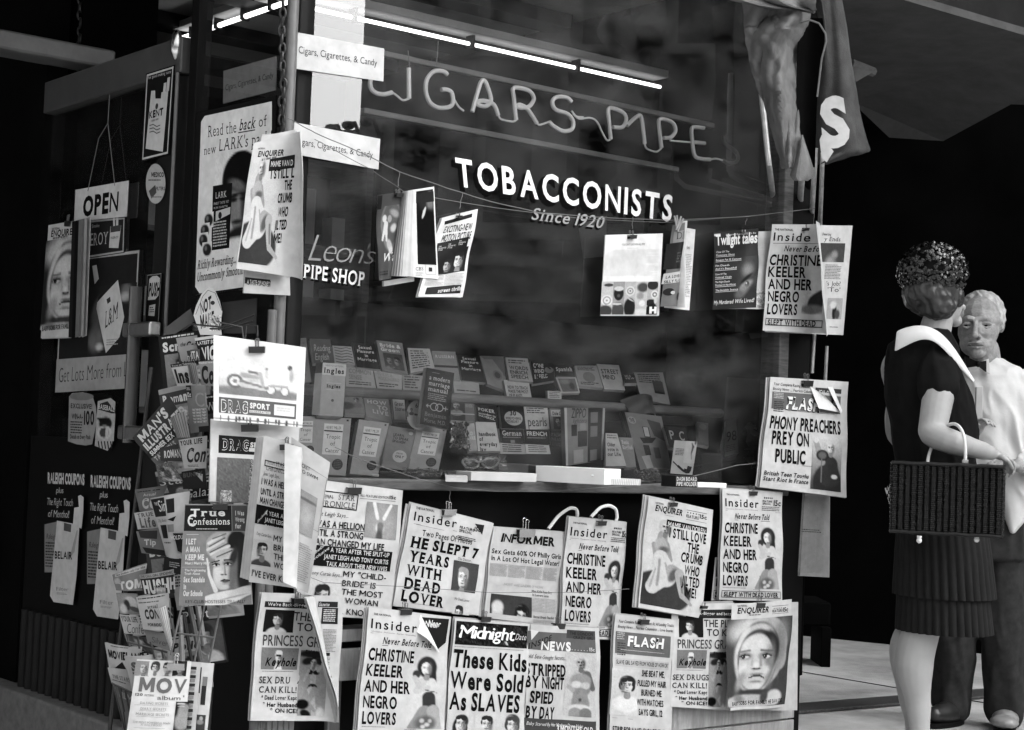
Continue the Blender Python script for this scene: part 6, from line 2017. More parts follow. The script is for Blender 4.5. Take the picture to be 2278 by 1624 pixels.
def ingles(s):
    s.rect(0, 0, 100, 23, .6)
    s.text('NUEVO SISTEMA', 12, 3, 88, 6.5, tone=.25, bold=.0)
    s.text('Ingles', 6, 9.5, 92, 19, tone=.02, bold=.03, serif=True)
    s.rect(20, 37, 84, 39, .5)
    s.text('Ingles', 22, 41, 80, 47, tone=.02, bold=.03, serif=True)
    s.rect(18, 50, 82, 51.5, .5)
    s.disc(50, 71, 9, .45)
    s.disc(50, 71, 6, .2)
    s.rect(22, 98, 80, 99, .5)
o = book('tall grey language book with a white title panel, standing in front of the rail', 'K', ((595, 465), (787, 481), (760, 908), (566, 897)), (-.24, -.24, -.17, -.17), .2, ingles, .02, name='language_book')
P = Sheet('K', (538, 470), (596, 466), (566, 897), (505, 893), d=(-.27, -.24, -.17, -.20)).sheet(.17, .003, 1, 1)
P.rect(0, 20, 100, 100, .6)
o2 = P.build('spine', M['gloss'])
o2.parent = o
o2.matrix_parent_inverse = Matrix.Translation(-o.location)
def manual(s):
    s.fine(20, 6, 50, 8, 1, tone=.35)
    for w, y, x1 in (('a modern', 12, 88), ('marriage', 22, 88), ('manual', 32, 84)):
        s.text(w, 14, y, x1, y + 7.5, tone=.6, bold=.01, serif=True)
    s.fine(16, 43, 86, 56, 4, tone=.35)
    for cx in (42, 60):
        for k in range(24):
            a, b = [2 * math.pi * (k + j) / 24 for j in (0, 1)]
            s.line([(cx + 13 * math.cos(a), 66 + 6.4 * math.sin(a)), (cx + 13 * math.cos(b), 66 + 6.4 * math.sin(b))], 2.4, .5)
    s.line([(73, 66), (90, 66)], 2, .5)
    s.line([(82, 62), (82, 70)], 2, .5)
    s.line([(29, 66), (14, 66)], 2, .5)
    s.line([(20, 63), (14, 66), (20, 69)], 2, .5)
    s.text('Benjamin', 12, 77, 88, 84, tone=.28, bold=.0, serif=True)
    s.text('Morse, M.D.', 12, 88, 88, 95, tone=.28, bold=.0, serif=True)
book('black marriage manual with white lower-case title and two linked rings', 'K', ((1445, 505), (1672, 550), (1622, 1010), (1388, 968)), (-.16, -.16, -.13, -.13), .012, manual, .016, name='marriage_manual')
# round card
P = Sheet('K', (1278, 765), (1480, 770), (1480, 1018), (1278, 1018), d=(-.22, -.22, -.16, -.16))
P.disc(50, 50, 49, .5, ry=49)
P.poly([(50, 50), (3, 40), (3, 58)], .04)
P.poly([(50, 50), (45, 2), (62, 2)], .3)
P.photo(8, 28, 32, 74, .5, bust(50, 36, 18, coat=.08, skin=.3, hair=.05), res=12)
P.text('6', 36, 14, 46, 28, bold=.03)
P.text('WIN', 34, 48, 46, 56, bold=.04)
tag(P.build('round_card', M['gloss']), 'round white card like a dial, half hidden by the black marriage manual', 'card')

# lighter display board and leaning lighter card
t = thing('lighter_display', 'tall pale-edged board displaying pocket lighters, standing in the window', 'display board', Vector(win(*px('L', 690, 1280), -.2)))
P = Sheet('L', (522, 835), (856, 838), (838, 1262), (536, 1312), d=(-.22, -.22, -.18, -.18)).sheet(.28, .02)
P.rect(0, 0, 6, 100, .5)
P.rect(95, 0, 100, 100, .42)
P.rect(58, 0, 94, 100, .02)
P.text('ZIPPO', 16, 1, 52, 18, tone=.05, bold=.0, slant=.1)
P.text('lighters', 20, 19, 54, 27, tone=.06, bold=-.01, slant=.3)
P.rect(16, 30, 30, 50, .02)
P.rect(32, 42, 56, 70, .02)
P.rect(38, 28, 52, 40, .35)
P.rect(20, 75, 46, 98, .4)
for y in (8, 34, 78):
    P.rect(64, y, 82, y + 20, .22)
P.build('board', M['gloss'], t)
P = Sheet('L', (985, 865), (1320, 905), (1400, 1330), (1120, 1345), d=(-.3, -.28, -.12, -.12)).sheet(.28, .01)
P.rect(0, 0, 9, 100, .02)
P.disc(22, 14, 10, .42)
P.text('98', 16, 10, 28, 18, bold=.0)
P.rect(44, 24, 60, 44, .06)
P.rect(46, 25, 58, 42, .5)
P.poly([(60, 10), (92, 14), (96, 50), (70, 40)], .12)
P.rect(34, 58, 50, 76, .05)
P.rect(60, 62, 76, 82, .14)
P.poly([(30, 45), (74, 44), (60, 54), (36, 55)], .03)
P.poly([(22, 78), (44, 76), (48, 98), (28, 99)], .5)
tag(P.build('lighter_card', M['gloss']), 'slanting pale card with lighters fixed to it and a dark edge', 'card')
P = Sheet('L', (985, 770), (1235, 735), (1290, 900), (1080, 925), d=(-.36, -.36, -.32, -.32), bend=lambda x, y, s: s.n * .03 * np.sin(np.pi * x)).sheet(.16, .003)
P.text('CIGARS', 60, 20, 92, 34, tone=.05, bold=.0, serif=True)
tag(P.build('paper_roll', M['gloss']), 'curved grey card bulging over the rail above the slanting lighter card', 'card')

# goods standing on the sill
def sillbox(name, label, tile, fl, fr, hpx, dep, mt, cat='box', tone=None, mk=None):
    X = [onground(*px(tile, *p), z=ZS + .001) for p in (fl, fr)]
    a, b = X
    u = (b - a)
    u.z = 0
    h = hpx * TILES[tile][2] / FPX * (a - EYE).length
    back = Vector((-u.y, u.x, 0)).normalized() * dep
    g = MB()
    g.box(a, u, back, Z * h, .0015)
    o = tag(g.build(name, mt), label, cat)
    if mk:
        P = Page(a + Z * h * .96 - back.normalized() * .0012 + u * .02, b + Z * h * .96 - back.normalized() * .0012 - u * .02, b + Z * h * .05 - back.normalized() * .0012 - u * .02, a + Z * h * .05 - back.normalized() * .0012 + u * .02)
        mk(P)
        k = P.build('printed_front', M['print'])
        k.parent = o
        k.matrix_parent_inverse = Matrix.Translation(-o.location)
    return o

sillbox('carton', 'long grey carton lying on the sill below the sunglasses', 'K', (1808, 1432), (2345, 1445), 72, .1, M['box'])
sillbox('carton', 'long white carton lying on the sill, the brightest box in the window', 'L', (285, 1437), (850, 1467), 128, .1, M['card'])
sillbox('carton', 'flat carton with slanting stripes on its front, beside the white carton', 'L', (858, 1466), (1150, 1472), 52, .09, M['box'], mk=lambda s: [s.poly([(i * 5.2, 100), (i * 5.2 + 2.6, 100), (i * 5.2 + 4.2, 0), (i * 5.2 + 1.6, 0)], .75) for i in range(18)])
sillbox('carton', 'small dark carton lettered for pipe holders, under the pipe card', 'L', (1432, 1484), (1612, 1488), 92, .07, M['dark'], mk=lambda s: (s.text('DASH BOARD', 2, 8, 98, 44, tone=.5, bold=.04), s.text('PIPE HOLDER', 2, 56, 98, 92, tone=.5, bold=.04)))
sillbox('carton', 'low white carton on the sill right of the pipe-holder box', 'L', (1616, 1486), (1852, 1492), 38, .06, M['card'])
sillbox('carton', 'thin white slip standing on the sill below a grey novel', 'K', (822, 1392), (1046, 1402), 22, .01, M['card'])

def pipecard(s):
    s.photo(50, 0, 100, 66, .68, [(56, 16, 5, 70, 40, 9, .2, .7), (70, 40, 9, 62, 90, 5, .1, .7), (62, 90, 5, 70, 130, 3, .3, .8), (86, 10, 8, 14, 0, .1, .6)], asp=1.6, res=20, grain=.02)
    s.line([(4, 64), (30, 78), (52, 88), (66, 90)], 4, .015)
    s.line([(28, 76), (52, 88), (66, 92)], 8, .015)
    s.poly([(58, 82), (70, 84), (72, 74), (92, 76), (90, 88), (84, 96), (70, 97), (60, 94)], .012)
    s.fine(8, 24, 48, 46, 5, tone=.2)
book('white card with a drawn tobacco pipe and rising smoke', 'L', ((1428, 1102), (1612, 1112), (1572, 1386), (1392, 1372)), (-.06, -.06, -.05, -.05), .68, pipecard, .002, name='pipe_card', cat='card', group=None)

def flat(name, label, cat, tile, q, z, tone, mk=None, th=.012):
    c = [onground(*px(tile, *p), z=z) for p in q]
    P = Page(*c)
    P.sheet(tone, th, 2, 2)
    if mk:
        mk(P)
    return tag(P.build(name, M['gloss']), label, cat)
flat('playing_cards', 'boxed pack of playing cards with ornate border, lying on the sill', 'card pack', 'K', ((1562, 1262), (1712, 1258), (1782, 1402), (1602, 1396)), ZS + .016, .5, lambda s: (s.frame(6, 5, 94, 95, 9, .12), s.photo(14, 12, 86, 88, .45, [(50, 60, 26, 34, 0, .12, .15), (50, 60, 18, 26, 0, .4, .2), (50, 60, 10, 14, 0, .08, .3)], grain=.5, res=22)), .015)
flat('pamphlet', 'crumpled pale pamphlet lying behind the white carton', 'pamphlet', 'L', ((660, 1262), (890, 1252), (985, 1378), (745, 1385)), ZS + .03, .55, lambda s: (s.fine(15, 15, 70, 50, 4, tone=.1), s.rect(30, 10, 60, 40, .2), s.fine(30, 60, 80, 90, 3, tone=.2)), .003)
for i, (x, y, r) in enumerate(((1790, 1210, 52), (1650, 1203, 36), (1920, 1222, 40))):
    c = onground(*px('K', x, y), z=ZS + .03)
    g = MB()
    rr = r * .2715 / FPX * c.y
    g.tube([c, c + Z * .004, c + Z * .008], [rr, rr * 1.04, rr], 20)
    tag(g.build('tin_lid', M['shelf']), ('round tin lid on the sill behind the sunglasses', 'smaller tin lid behind the playing cards', 'tin lid behind the right lens of the sunglasses')[i], 'tin')

# sunglasses in their clear wrapper
t = thing('sunglasses', 'white cat-eye sunglasses in a clear wrapper, on the grey carton', 'sunglasses', onground(*px('K', 1900, 1345), z=ZS + .03))
g = MB()
def sp(x, y):
    return win(*px('K', x, y), -.05)
for cx, cy, tl in ((1812, 1296, -1), (1962, 1288, 1)):
    ring = []
    for k in range(28):
        a = 2 * math.pi * k / 28
        x, y = cx + 58 * math.cos(a), cy + 36 * math.sin(a)
        if math.cos(a) * tl > .5 and math.sin(a) < .1:
            x += tl * 16
            y -= 14
        ring.append(sp(x, y))
    g.tube(ring, .0035, 8, close=True)
    h = MB()
    h.loft([[p - N * .001 for p in ring], [p + N * .001 for p in ring]], smooth=False)
    h.build('lens', mat('tinted_lens', .06, .1, .6), t)
g.tube([sp(1868, 1282), sp(1888, 1274), sp(1906, 1280)], .004, 8)
g.build('frame', M['letter'], t)

def crumple(name, label, cat, tile, q, d0, amp, mt, nx=16, ny=10, seed=1):
    P = Sheet(tile, *q, d=d0)
    xy, f = P.grid(0, 0, 100, 100, nx, ny)
    r = np.random.RandomState(seed)
    p = P.pos(xy) + np.array(N)[None] * (r.rand(len(xy), 1) * amp) + r.randn(len(xy), 3) * amp * .12
    g = MB()
    g.add([Vector(v) for v in p.tolist()], f, False)
    return tag(g.build(name, mt), label, cat)
crumple('clear_wrapper', 'clear wrapper around the white sunglasses', 'wrapper', 'K', ((1735, 1232), (2085, 1222), (2098, 1350), (1748, 1352)), -.043, .012, M['cello'], seed=3)
crumple('clear_bag', 'crumpled clear bag on the sill below the grey novels', 'wrapper', 'K', ((1225, 1335), (1520, 1328), (1570, 1412), (1270, 1408)), -.02, .02, M['cello'], seed=5)
crumple('clear_bag', 'crumpled clear bag beside the striped carton', 'wrapper', 'L', ((1062, 1345), (1250, 1335), (1405, 1452), (1160, 1440)), -.03, .03, M['cello'], seed=8)
crumple('clear_bag', 'clear bag draped beside the paperback with the fair-haired woman', 'wrapper', 'K', ((1640, 950), (1745, 950), (1785, 1175), (1605, 1160)), (-.2, -.2, -.12, -.12), .03, M['cello'], seed=9)
crumple('paper_sack', 'grey paper sack at the dark end of the display by the jamb', 'sack', 'L', ((1965, 960), (2150, 930), (2120, 1340), (1990, 1300)), (-.25, -.2, -.12, -.15), .05, M['shelf'], seed=4)
# ------------------------------------------------------------------ wire magazine rack at the shop corner
GR = 'magazines in the wire rack'
def mag(label, tile, q, d, tone, mk=None, bend=None, th=.004, group=GR, name='magazine', m='gloss'):
    P = Sheet(tile, *q, plane=rk, d=d, bend=bend).sheet(tone, th, 12, 8)
    if mk:
        mk(P)
    return tag(P.build(name, M[m]), label, 'magazine', group)

def arch(a=.03):
    return lambda x, y, s: s.n * (a * np.sin(np.pi * x) * (1 - .5 * y))

def T(w, x0, y0, x1, y1, tone=.04, **k):
    k.setdefault('bold', .02)
    return lambda s: s.text(w, x0, y0, x1, y1, tone=tone, **k)

def R(*a):
    return lambda s: s.rect(*a)

def pic(x0, y0, x1, y1, bg, sh, **k):
    return lambda s: s.photo(x0, y0, x1, y1, bg, sh, **k)

FACE = bust(50, 42, 20, coat=.2, skin=.42, hair=.06)
FACE2 = bust(50, 42, 20, coat=.35, skin=.45, hair=.3, style='bouffant')
S_ = []
for lab, t, q, d, tone, mk, bd in (
    ('pale magazine with a lower-case script title at the top of the rack', 'H', ((495, 178), (700, 150), (712, 395), (545, 402)), .02, .28, both(T('the', 12, 22, 38, 38, slant=.3), T('Cars', 40, 22, 110, 52, slant=.2, bold=.03)), None),
    ('black scandal magazine with big white capitals at the top of the rack', 'H', ((676, 180), (875, 150), (858, 388), (738, 396)), .04, .03, both(R(0, 0, 100, 12, .45), T('LATEST SC', 8, 18, 100, 32, .5, bold=.04), T('VIC', 24, 46, 104, 96, .5, bold=.06)), None),
    ('scuffed small cover tucked below the script-title magazine', 'H', ((632, 292), (722, 285), (728, 385), (652, 390)), .05, .12, T('ITA', 5, 20, 90, 90, .45), None),
    ('magazine with bold black title on a grey band, second tier of the rack', 'H', ((440, 436), (672, 398), (705, 642), (507, 645)), .06, .36, both(R(0, 0, 100, 15, .04), T('Facts on Television', 6, 4, 96, 12, .4, bold=.0), T('Insi', 8, 28, 80, 84, .02, bold=.05)), None),
    ('curled grey magazine edge in the second tier of the rack', 'H', ((605, 442), (690, 425), (722, 622), (655, 632)), .08, .24, lambda s: [s.rect(20 + i * 16, 0, 26 + i * 16, 100, .12) for i in range(5)], arch(.02)),
    ('grey magazine with rounded black capitals beside the white calendar sheet', 'H', ((714, 408), (868, 396), (858, 645), (748, 635)), .07, .26, both(T('Medical News', 2, 2, 96, 10, .5), T('Co', 10, 24, 104, 88, .03, bold=.05)), None),
    ('comic book with a twelve-cent corner box, centre of the rack', 'H', ((590, 640), (782, 640), (818, 1085), (638, 1105)), .1, .2, both(R(2, 0, 32, 26, .02), T('DELL', 5, 4, 28, 10, .4), T('12c', 6, 15, 28, 24, .5, bold=.04), T('CI', 48, 16, 100, 46, .28, bold=.0), lambda s: [s.text('THE THINGS THEY', 26, 50 + i * 6.5, 92, 54 + i * 6.5, tone=.5, bold=.03) for i in range(5)], R(50, 88, 100, 100, .04)), arch(.02)),
    ('tilted black men\'s magazine with two-line grey title, lowest corner of its tier', 'H', ((70, 1152), (428, 738), (660, 1120), (300, 1410)), .09, .06, both(T("MAN'S", 9, 8, 80, 30, .42, bold=.05), T('ILLUSTRATED', 6, 36, 112, 56, .42, bold=.05), R(0, 60, 104, 78, .03), T('SUMMER SEX JOBS', 6, 63, 92, 75, .5, bold=.04), R(0, 79, 104, 110, .14), T('TAXI GIRLS', 6, 82, 60, 94, .42)), None),
    ('rolled pale magazine with streaked edges, in front of the tilted black one', 'H', ((436, 962), (585, 888), (632, 1145), (508, 1150)), .13, .3, lambda s: [s.rect(8 + i * 13, 0, 12 + i * 13, 100, .16) for i in range(7)], arch(.03)),
    ('dark magazine with white slanted capitals under the tilted one', 'H', ((335, 1255), (515, 1208), (562, 1382), (348, 1372)), .12, .07, T('ROMAN', 18, 28, 96, 76, .45, bold=.04, slant=.1), None),
    ('pale confession magazine with a brush-script capital, middle tier', 'H', ((520, 1172), (800, 1130), (790, 1446), (576, 1448)), .15, .36, both(T('YOUR LIFE', 4, 5, 84, 20, .05, bold=.04, serif=True), T('Con', 18, 34, 92, 78, .04, bold=.03, slant=.2), lambda s: s.fine(20, 88, 70, 97, 2, tone=.1)), arch(.015)),
    ('mottled picture magazine below the dark slanted-capital one', 'H', ((298, 1412), (452, 1380), (565, 1575), (332, 1580)), .14, .14, pic(2, 2, 98, 98, .12, [(50, 60, 34, 40, 0, .28, .3), (50, 60, 20, 28, 0, .08, .3), (30, 30, 14, 14, 0, .06, .3), (80, 100, 20, 12, 0, .3, .3)], grain=.3, res=20), None),
    ('dark magazine with dim capitals behind the white sheet, lower middle tier', 'H', ((548, 1480), (775, 1445), (800, 1640), (565, 1650)), .13, .035, both(T('BUNNY', 6, 12, 90, 34, .12, bold=.05), lambda s: s.poly([(52, 10), (88, 28), (84, 66)], .4)), None),
    ('magazine with pale rounded title just above the true-life one', 'I', ((395, 330), (745, 285), (640, 552), (450, 558)), .10, .16, both(T('Actual', 30, 22, 72, 34, .4, bold=0), T('CO', 22, 46, 90, 86, .35, bold=.05), lambda s: s.fine(10, 10, 90, 18, 1, tone=.04)), arch(.02)),
    ('true-life magazine with tall pale letters', 'I', ((390, 576), (602, 545), (645, 735), (430, 752)), .12, .34, both(T('TRUE', 12, 8, 92, 30, .1, serif=True), T('Life', 16, 38, 94, 90, .12, bold=.04, serif=True)), None),
    ('crime magazine with a black corner and two white bands, bent over the wire', 'I', ((560, 422), (985, 345), (905, 1065), (737, 1042)), .17, .38, both(R(2, 2, 42, 32, .03), T('THE', 10, 8, 20, 13, .4), T('Sin', 22, 6, 46, 24, .5, bold=.0), R(46, 6, 66, 28, .03), T('2 Big Books', 8, 36, 40, 41, .08, bold=.0, slant=.2), lambda s: s.poly([(44, 38), (70, 34), (62, 42)], .02), R(14, 46, 38, 68, .02), R(42, 46, 62, 58, .22), R(60, 60, 100, 72, .3), lambda s: s.poly([(58, 60), (96, 62), (98, 92), (74, 88)], .03), T('HOLDUP', 50, 64, 98, 70, .5), lambda s: s.fine(16, 74, 50, 78, 1, tone=.1)), arch(.04)),
    ('grey magazine slipping down in its wire pocket under the true-life one', 'I', ((412, 772), (655, 728), (728, 1035), (470, 1002)), .14, .17, both(lambda s: s.poly([(10, 0), (90, 10), (80, 40), (12, 30)], .05), T('Tip', 20, 40, 70, 62, .4, bold=.03, slant=.2), lambda s: s.poly([(10, 72), (100, 80), (100, 100), (20, 96)], .03)), None),
    ('black booklet with dim lines of type below the crime magazine', 'I', ((712, 1040), (905, 1062), (900, 1235), (700, 1185)), .18, .03, lambda s: s.fine(30, 30, 90, 70, 3, tone=.3), None),
    ('teen magazine with a white capital title and pale strip', 'I', ((158, 1232), (528, 1108), (492, 1400), (200, 1398)), .15, .22, both(R(10, 2, 100, 20, .4), T('New Dobbie told for this', 14, 6, 96, 16, .05), T('TOM', 18, 54, 96, 90, .5, bold=.06), pic(0, 25, 28, 60, .22, [(50, 60, 40, 60, 0, .36, .3)], res=8)), arch(.03)),
    ('black gossip magazine with tall white capitals, lower tier', 'I', ((448, 1232), (810, 1172), (822, 1428), (490, 1436)), .18, .05, both(R(0, 0, 100, 22, .32), T('THE CALL-GIRL EPIDEMIC', 4, 6, 98, 17, .08), T('HUSH', 6, 36, 86, 94, .55, bold=.06), T('H', 88, 36, 102, 80, .5, bold=.06), pic(44, 60, 76, 100, .05, [(50, 60, 46, 40, 0, .32, .2), (50, 40, 50, 20, 0, .38, .3)], res=10)), arch(.03)),
    ('magazine with a blurred child\'s portrait in the lower tier', 'J', ((208, 100), (442, 110), (505, 345), (250, 332)), .17, .2, pic(2, 6, 98, 98, .22, [(60, 40, 30, 32, 0, .36, .15), (40, 50, 14, 26, 0, .05, .2), (72, 70, 26, 12, 20, .1, .2), (20, 70, 16, 24, 0, .4, .4)], res=24), None),
    ('pale confession magazine with heavy round capitals, lower tier', 'J', ((430, 150), (795, 98), (812, 520), (508, 504)), .21, .4, both(lambda s: s.fine(6, 4, 94, 10, 1, tone=.06), lambda s: s.fine(6, 16, 94, 22, 1, tone=.15), T('actual', 34, 26, 66, 36, .08, serif=True), T('CONFESS', 20, 40, 112, 66, .06, bold=.05), T('FORBIDDEN', 24, 80, 86, 88, .06, bold=.03)), arch(.02)),
    ('pale life-story magazine with looping script, next tier down', 'J', ((245, 340), (452, 360), (530, 565), (300, 552)), .19, .34, both(T('YOUR LIFE', 4, 6, 88, 34, .06, serif=True), T('Confe', 14, 44, 96, 96, .08, bold=-.01, slant=.3)), None),
    ('dim magazine with script title behind the wire pocket', 'J', ((520, 505), (800, 560), (812, 745), (560, 660)), .2, .22, both(T('Silver', 22, 40, 90, 80, .1, bold=-.01, slant=.2)), None),
    ('dark torn covers showing through the lower wire pocket', 'J', ((300, 560), (600, 610), (640, 800), (345, 690)), .18, .12, pic(2, 2, 98, 98, .1, [(30, 40, 20, 10, 20, .3, .4), (70, 60, 24, 10, 20, .02, .3), (50, 20, 20, 8, 0, .3, .4)], grain=.3, res=14), None),
    ('movie magazine with black capitals and a dark wedge, bottom tier', 'J', ((82, 652), (500, 700), (470, 965), (130, 930)), .2, .38, both(lambda s: s.fine(20, 4, 70, 10, 1, tone=.1), T('MOVIELAND', 8, 26, 106, 56, .02, bold=.06), lambda s: s.poly([(20, 100), (50, 66), (62, 100)], .02)), arch(.03)),
    ('pale magazine with one grey capital, bottom tier', 'J', ((298, 800), (628, 785), (600, 1200), (385, 1195)), .23, .36, both(T('S', 22, 18, 46, 40, .12, bold=.06), T('T', 24, 46, 44, 66, .12, bold=.06)), arch(.02)),
    ('grey magazine with faint title in the lowest pocket', 'J', ((113, 930), (345, 955), (400, 1195), (158, 1102)), .22, .3, both(T('THE STARS', 14, 40, 96, 60, .12, serif=True), lambda s: s.fine(10, 70, 90, 80, 1, tone=.1)), None),
    ('shadowed magazine standing in the foot of the rack', 'J', ((190, 1112), (390, 1200), (380, 1700), (300, 1700)), .2, .15, both(T('FILM', 20, 10, 100, 22, .3), lambda s: s.rect(30, 0, 38, 100, .03)), None),
):
    mag(lab, t, q, d, tone, mk, bd)

# covers tucked deeper in the pockets, showing between the front ones
WORDS = ('Screen', 'Confidential', 'Detective', 'Romance', 'Western', 'Argosy', 'Popular', 'Stag', 'Modern', 'Tattle', 'Galaxy', 'Radio', 'Boxing', 'Baseball', 'Cavalcade', 'Secrets', 'Photo', 'Mystery', 'Police', 'Uncensored')
KINDS = ('pale', 'mid-grey', 'dark', 'black')
SPOTS = ((352, 748, 'behind the script-title one at the top'), (395, 772, 'behind the black scandal one'), (440, 800, 'beside the white dragster sheet'), (352, 868, 'left of the twelve-cent comic'), (448, 880, 'right of the twelve-cent comic'),
         (338, 985, 'behind the rolled streaked one'), (420, 985, 'above the brush-script one'), (345, 1050, 'below the mottled picture one'), (452, 1055, 'under the brush-script one'), (318, 1092, 'above the rounded-title one'), (400, 1075, 'over the crime one'),
         (452, 1130, 'right of the crime one'), (322, 1205, 'under the slipped one'), (372, 1236, 'above the teen one'), (432, 1240, 'above the gossip one'), (282, 1330, 'left of the child portrait'), (396, 1345, 'right of the gossip one'), (300, 1405, 'under the looping-script one'), (372, 1420, 'under the dim script one'), (278, 1500, 'behind the bottom movie one'))
for i, (x, y, where) in enumerate(SPOTS):
    w, h = rnd.uniform(78, 96), rnd.uniform(105, 130)
    sk = rnd.uniform(10, 26)
    k = rnd.randrange(4)
    tone = (.36, .2, .08, .03)[k]
    q = ((x, y), (x + w, y - rnd.uniform(8, 22)), (x + w + sk, y + h), (x + sk, y + h + rnd.uniform(4, 12)))
    ink = .5 if tone < .15 else .05
    f_ = lambda s, i=i, ink=ink: (s.rect(0, 0, 100, 9, .4 if ink < .1 else .3) if i % 2 else s.fine(8, 3, 92, 8, 1, tone=ink), s.text(WORDS[i], 8, 13, 94, 27, tone=ink, bold=(.05, .0, .03)[i % 3], serif=i % 3 == 1, slant=.25 * (i % 4 == 2)),
                                    s.photo(10 + 20 * (i % 2), 32, 96, 96, (.22, .1, .34)[i % 3], bust(50, 42, 19, coat=(.1, .4, .25)[i % 3], skin=.42, hair=(.04, .3)[i % 2], style=('short', 'bouffant', 'long')[i % 3]), res=22), s.fine(8, 34, 28, 60, 5, tone=ink) if i % 2 else None)
    mag(KINDS[k] + ' magazine tucked in a pocket ' + where, 'X', q, .0 + .004 * (i % 5) + .0018 * i, tone, f_, arch(.02) if i % 3 else None)

# pages fanned at the edge of the rack
for i, (lab, t, q, d, tone, n) in enumerate((
    ('bundle of pale page edges fanning out of the confession tier', 'J', ((655, 285), (775, 240), (842, 690), (808, 735)), .25, .52, 6),
    ('rolled magazine standing upright behind the wires, nearest the confession tier', 'J', ((905, 400), (945, 345), (975, 862), (900, 862)), .1, .36, 3),
    ('slanting dark magazine seen edge on between the wires', 'J', ((930, 330), (985, 330), (1065, 862), (1030, 862)), .09, .1, 2),
    ('slanting grey magazine edge on, crossing behind the rack wires', 'J', ((1000, 250), (1060, 250), (1180, 862), (1120, 862)), .08, .2, 2),
    ('pale drooping magazine edge on, farthest behind the rack wires', 'J', ((1085, 245), (1150, 245), (1215, 660), (1155, 690)), .07, .36, 3),
)):
    P = Sheet(t, *q, plane=rk, d=d, bend=arch(.01)).sheet(tone, .006, 6, 6)
    for k in range(n):
        x = 100 * (k + .5) / n
        P.rect(x, 0, x + 4, 100, tone * .45)
    tag(P.build('magazine', M['print']), lab, 'magazine', GR)

# pointed white comic cover and its dark neighbour on top
P = Sheet('M', (1235, 415), (1455, 415), (1440, 730), (1270, 730), plane=rk, d=.03)
P.poly([(0, 60), (12, 40), (34, 14), (52, 2), (72, 6), (88, 30), (98, 52), (94, 78), (100, 100), (18, 100)], .5)
P.line([(8, 58), (36, 20), (52, 8), (74, 14), (96, 50)], 1.5, .05)
P.text('NOT', 26, 34, 62, 58, tone=.03, bold=.05, rise=-14)
P.text('MAKE', 22, 62, 70, 88, tone=.03, bold=.05, rise=-10)
P.disc(66, 34, 7, .06)
P.photo(52, 60, 96, 92, .48, [(50, 40, 40, 20, 0, .3, .4), (30, 30, 10, 10, 0, .1, .3), (70, 50, 10, 8, 0, .1, .3)], grain=.4, res=12)
tag(P.build('comic_book', M['gloss']), 'white comic cover folded to a point at the very top of the rack', 'magazine')
mag('dark plain cover standing behind the wires at the top of the rack', 'M', ((1440, 520), (1668, 492), (1660, 720), (1450, 720)), .0, .06, None, group=None)
mag('light angled card lying at the top of the rack beside the door', 'M', ((1065, 690), (1235, 560), (1262, 640), (1080, 760)), .0, .12, None, group=None)

# the large sheets hung on the rack's face
def dragster(s):
    s.photo(6, 22, 92, 68, (.66, .6), [(50, 50, 70, 8, 0, .25, .3), (20, 36, 10.5, 10.5, 0, .2, .1), (20, 36, 6.5, 6.5, 0, .62, .12), (20, 36, 3, 3, 0, .25, .2), (66, 44, 6.5, 7, 0, .18, .12), (66, 44, 5, 5.6, 0, .62, .1), (84, 44, 6, 7, 0, .22, .12), (84, 44, 4.6, 5.6, 0, .62, .1),
                                       (28, 36, 3, 62, 42, 1.6, .25, .3), (28, 40, 3, 60, 45, 1.2, .5, .3), (30, 26, 4, 48, 28, 3, .35, .4), (38, 20, 2, 50, 22, 2, .2, .4), (52, 22, 3, 56, 40, 2, .4, .4), (60, 14, 2, 2.5, 0, .3, .3), (60, 22, 2.4, 6, 0, .5, .4), (90, 8, 3, 4, 0, .12, .3), (92, 20, 3, 10, 0, .4, .4), (66, 38, 2, 88, 37, 1, .35, .3),
                                       (44, 33, 8, 3, 0, .45, .5), (48, 60, 60, 4, 0, .3, .6)], asp=.55, res=64, grain=.04, box=(0, 0, 100, 56))
    s.rect(6, 72, 92, 93 - 2.5, .16)
    for w, x0, x1, y0, y1 in (('DRAG', 9, 37, 76, 88),):
        s.text(w, x0 - .8, y0 - .6, x1 + .8, y1 + .8, tone=.62, bold=.055)
        s.text(w, x0, y0, x1, y1, tone=.14, bold=.015)
    s.text('SPORT', 40, 76, 62, 82, tone=.66, bold=.05)
    s.rect(39.5, 84.5, 63, 87.5, .6)
    s.text('ILLUSTRATED', 40.5, 85, 62, 87, tone=.2, bold=.02)
    s.rect(67, 75, 90, 88, .68)
    s.fine(70, 78, 86, 84, 2, tone=.55)
P = Sheet('M', (1386, 730), (1986, 812), (1962, 1332), (1386, 1285), plane=rk, d=(.24, .18, .2, .26), bend=bow(.008)).sheet(.72, .002, 14, 14)
dragster(P)
P.photo(0, 93, 100, 100, .7, [(8 + 6.5 * k + (k * 37 % 5), 3 + k % 3, .7 + (k % 4) * .3, 3.4 + (k * 7 % 3), 0, .08, .5) for k in range(15)] + [(50, 4.6, 60, .7, 0, .15, .6), (33, 2, 1.4, 2, 0, .05, .2)], asp=.072, res=90, grain=.03)
t = newspaper('white car-racing sheet with a dragster photograph, top sheet hung on the magazine rack', P, backs=(), cat='magazine', group='racing magazine sheets on the rack', name='magazine', m='gloss')
bclip('M', 1668, 805, 'the dragster sheet on the rack', d=.225, w=100, plane=rk)
P = Sheet('H', (838, 965), (1700, 1030), (1640, 1790), (820, 1768), plane=rk, d=(.21, .16, .17, .21)).sheet(.66, .004)
a = (905, 1125)
P.poly([P.loc(*q) for q in ((912, 1122), (1560, 1168), (1556, 1335), (908, 1296))], .035)
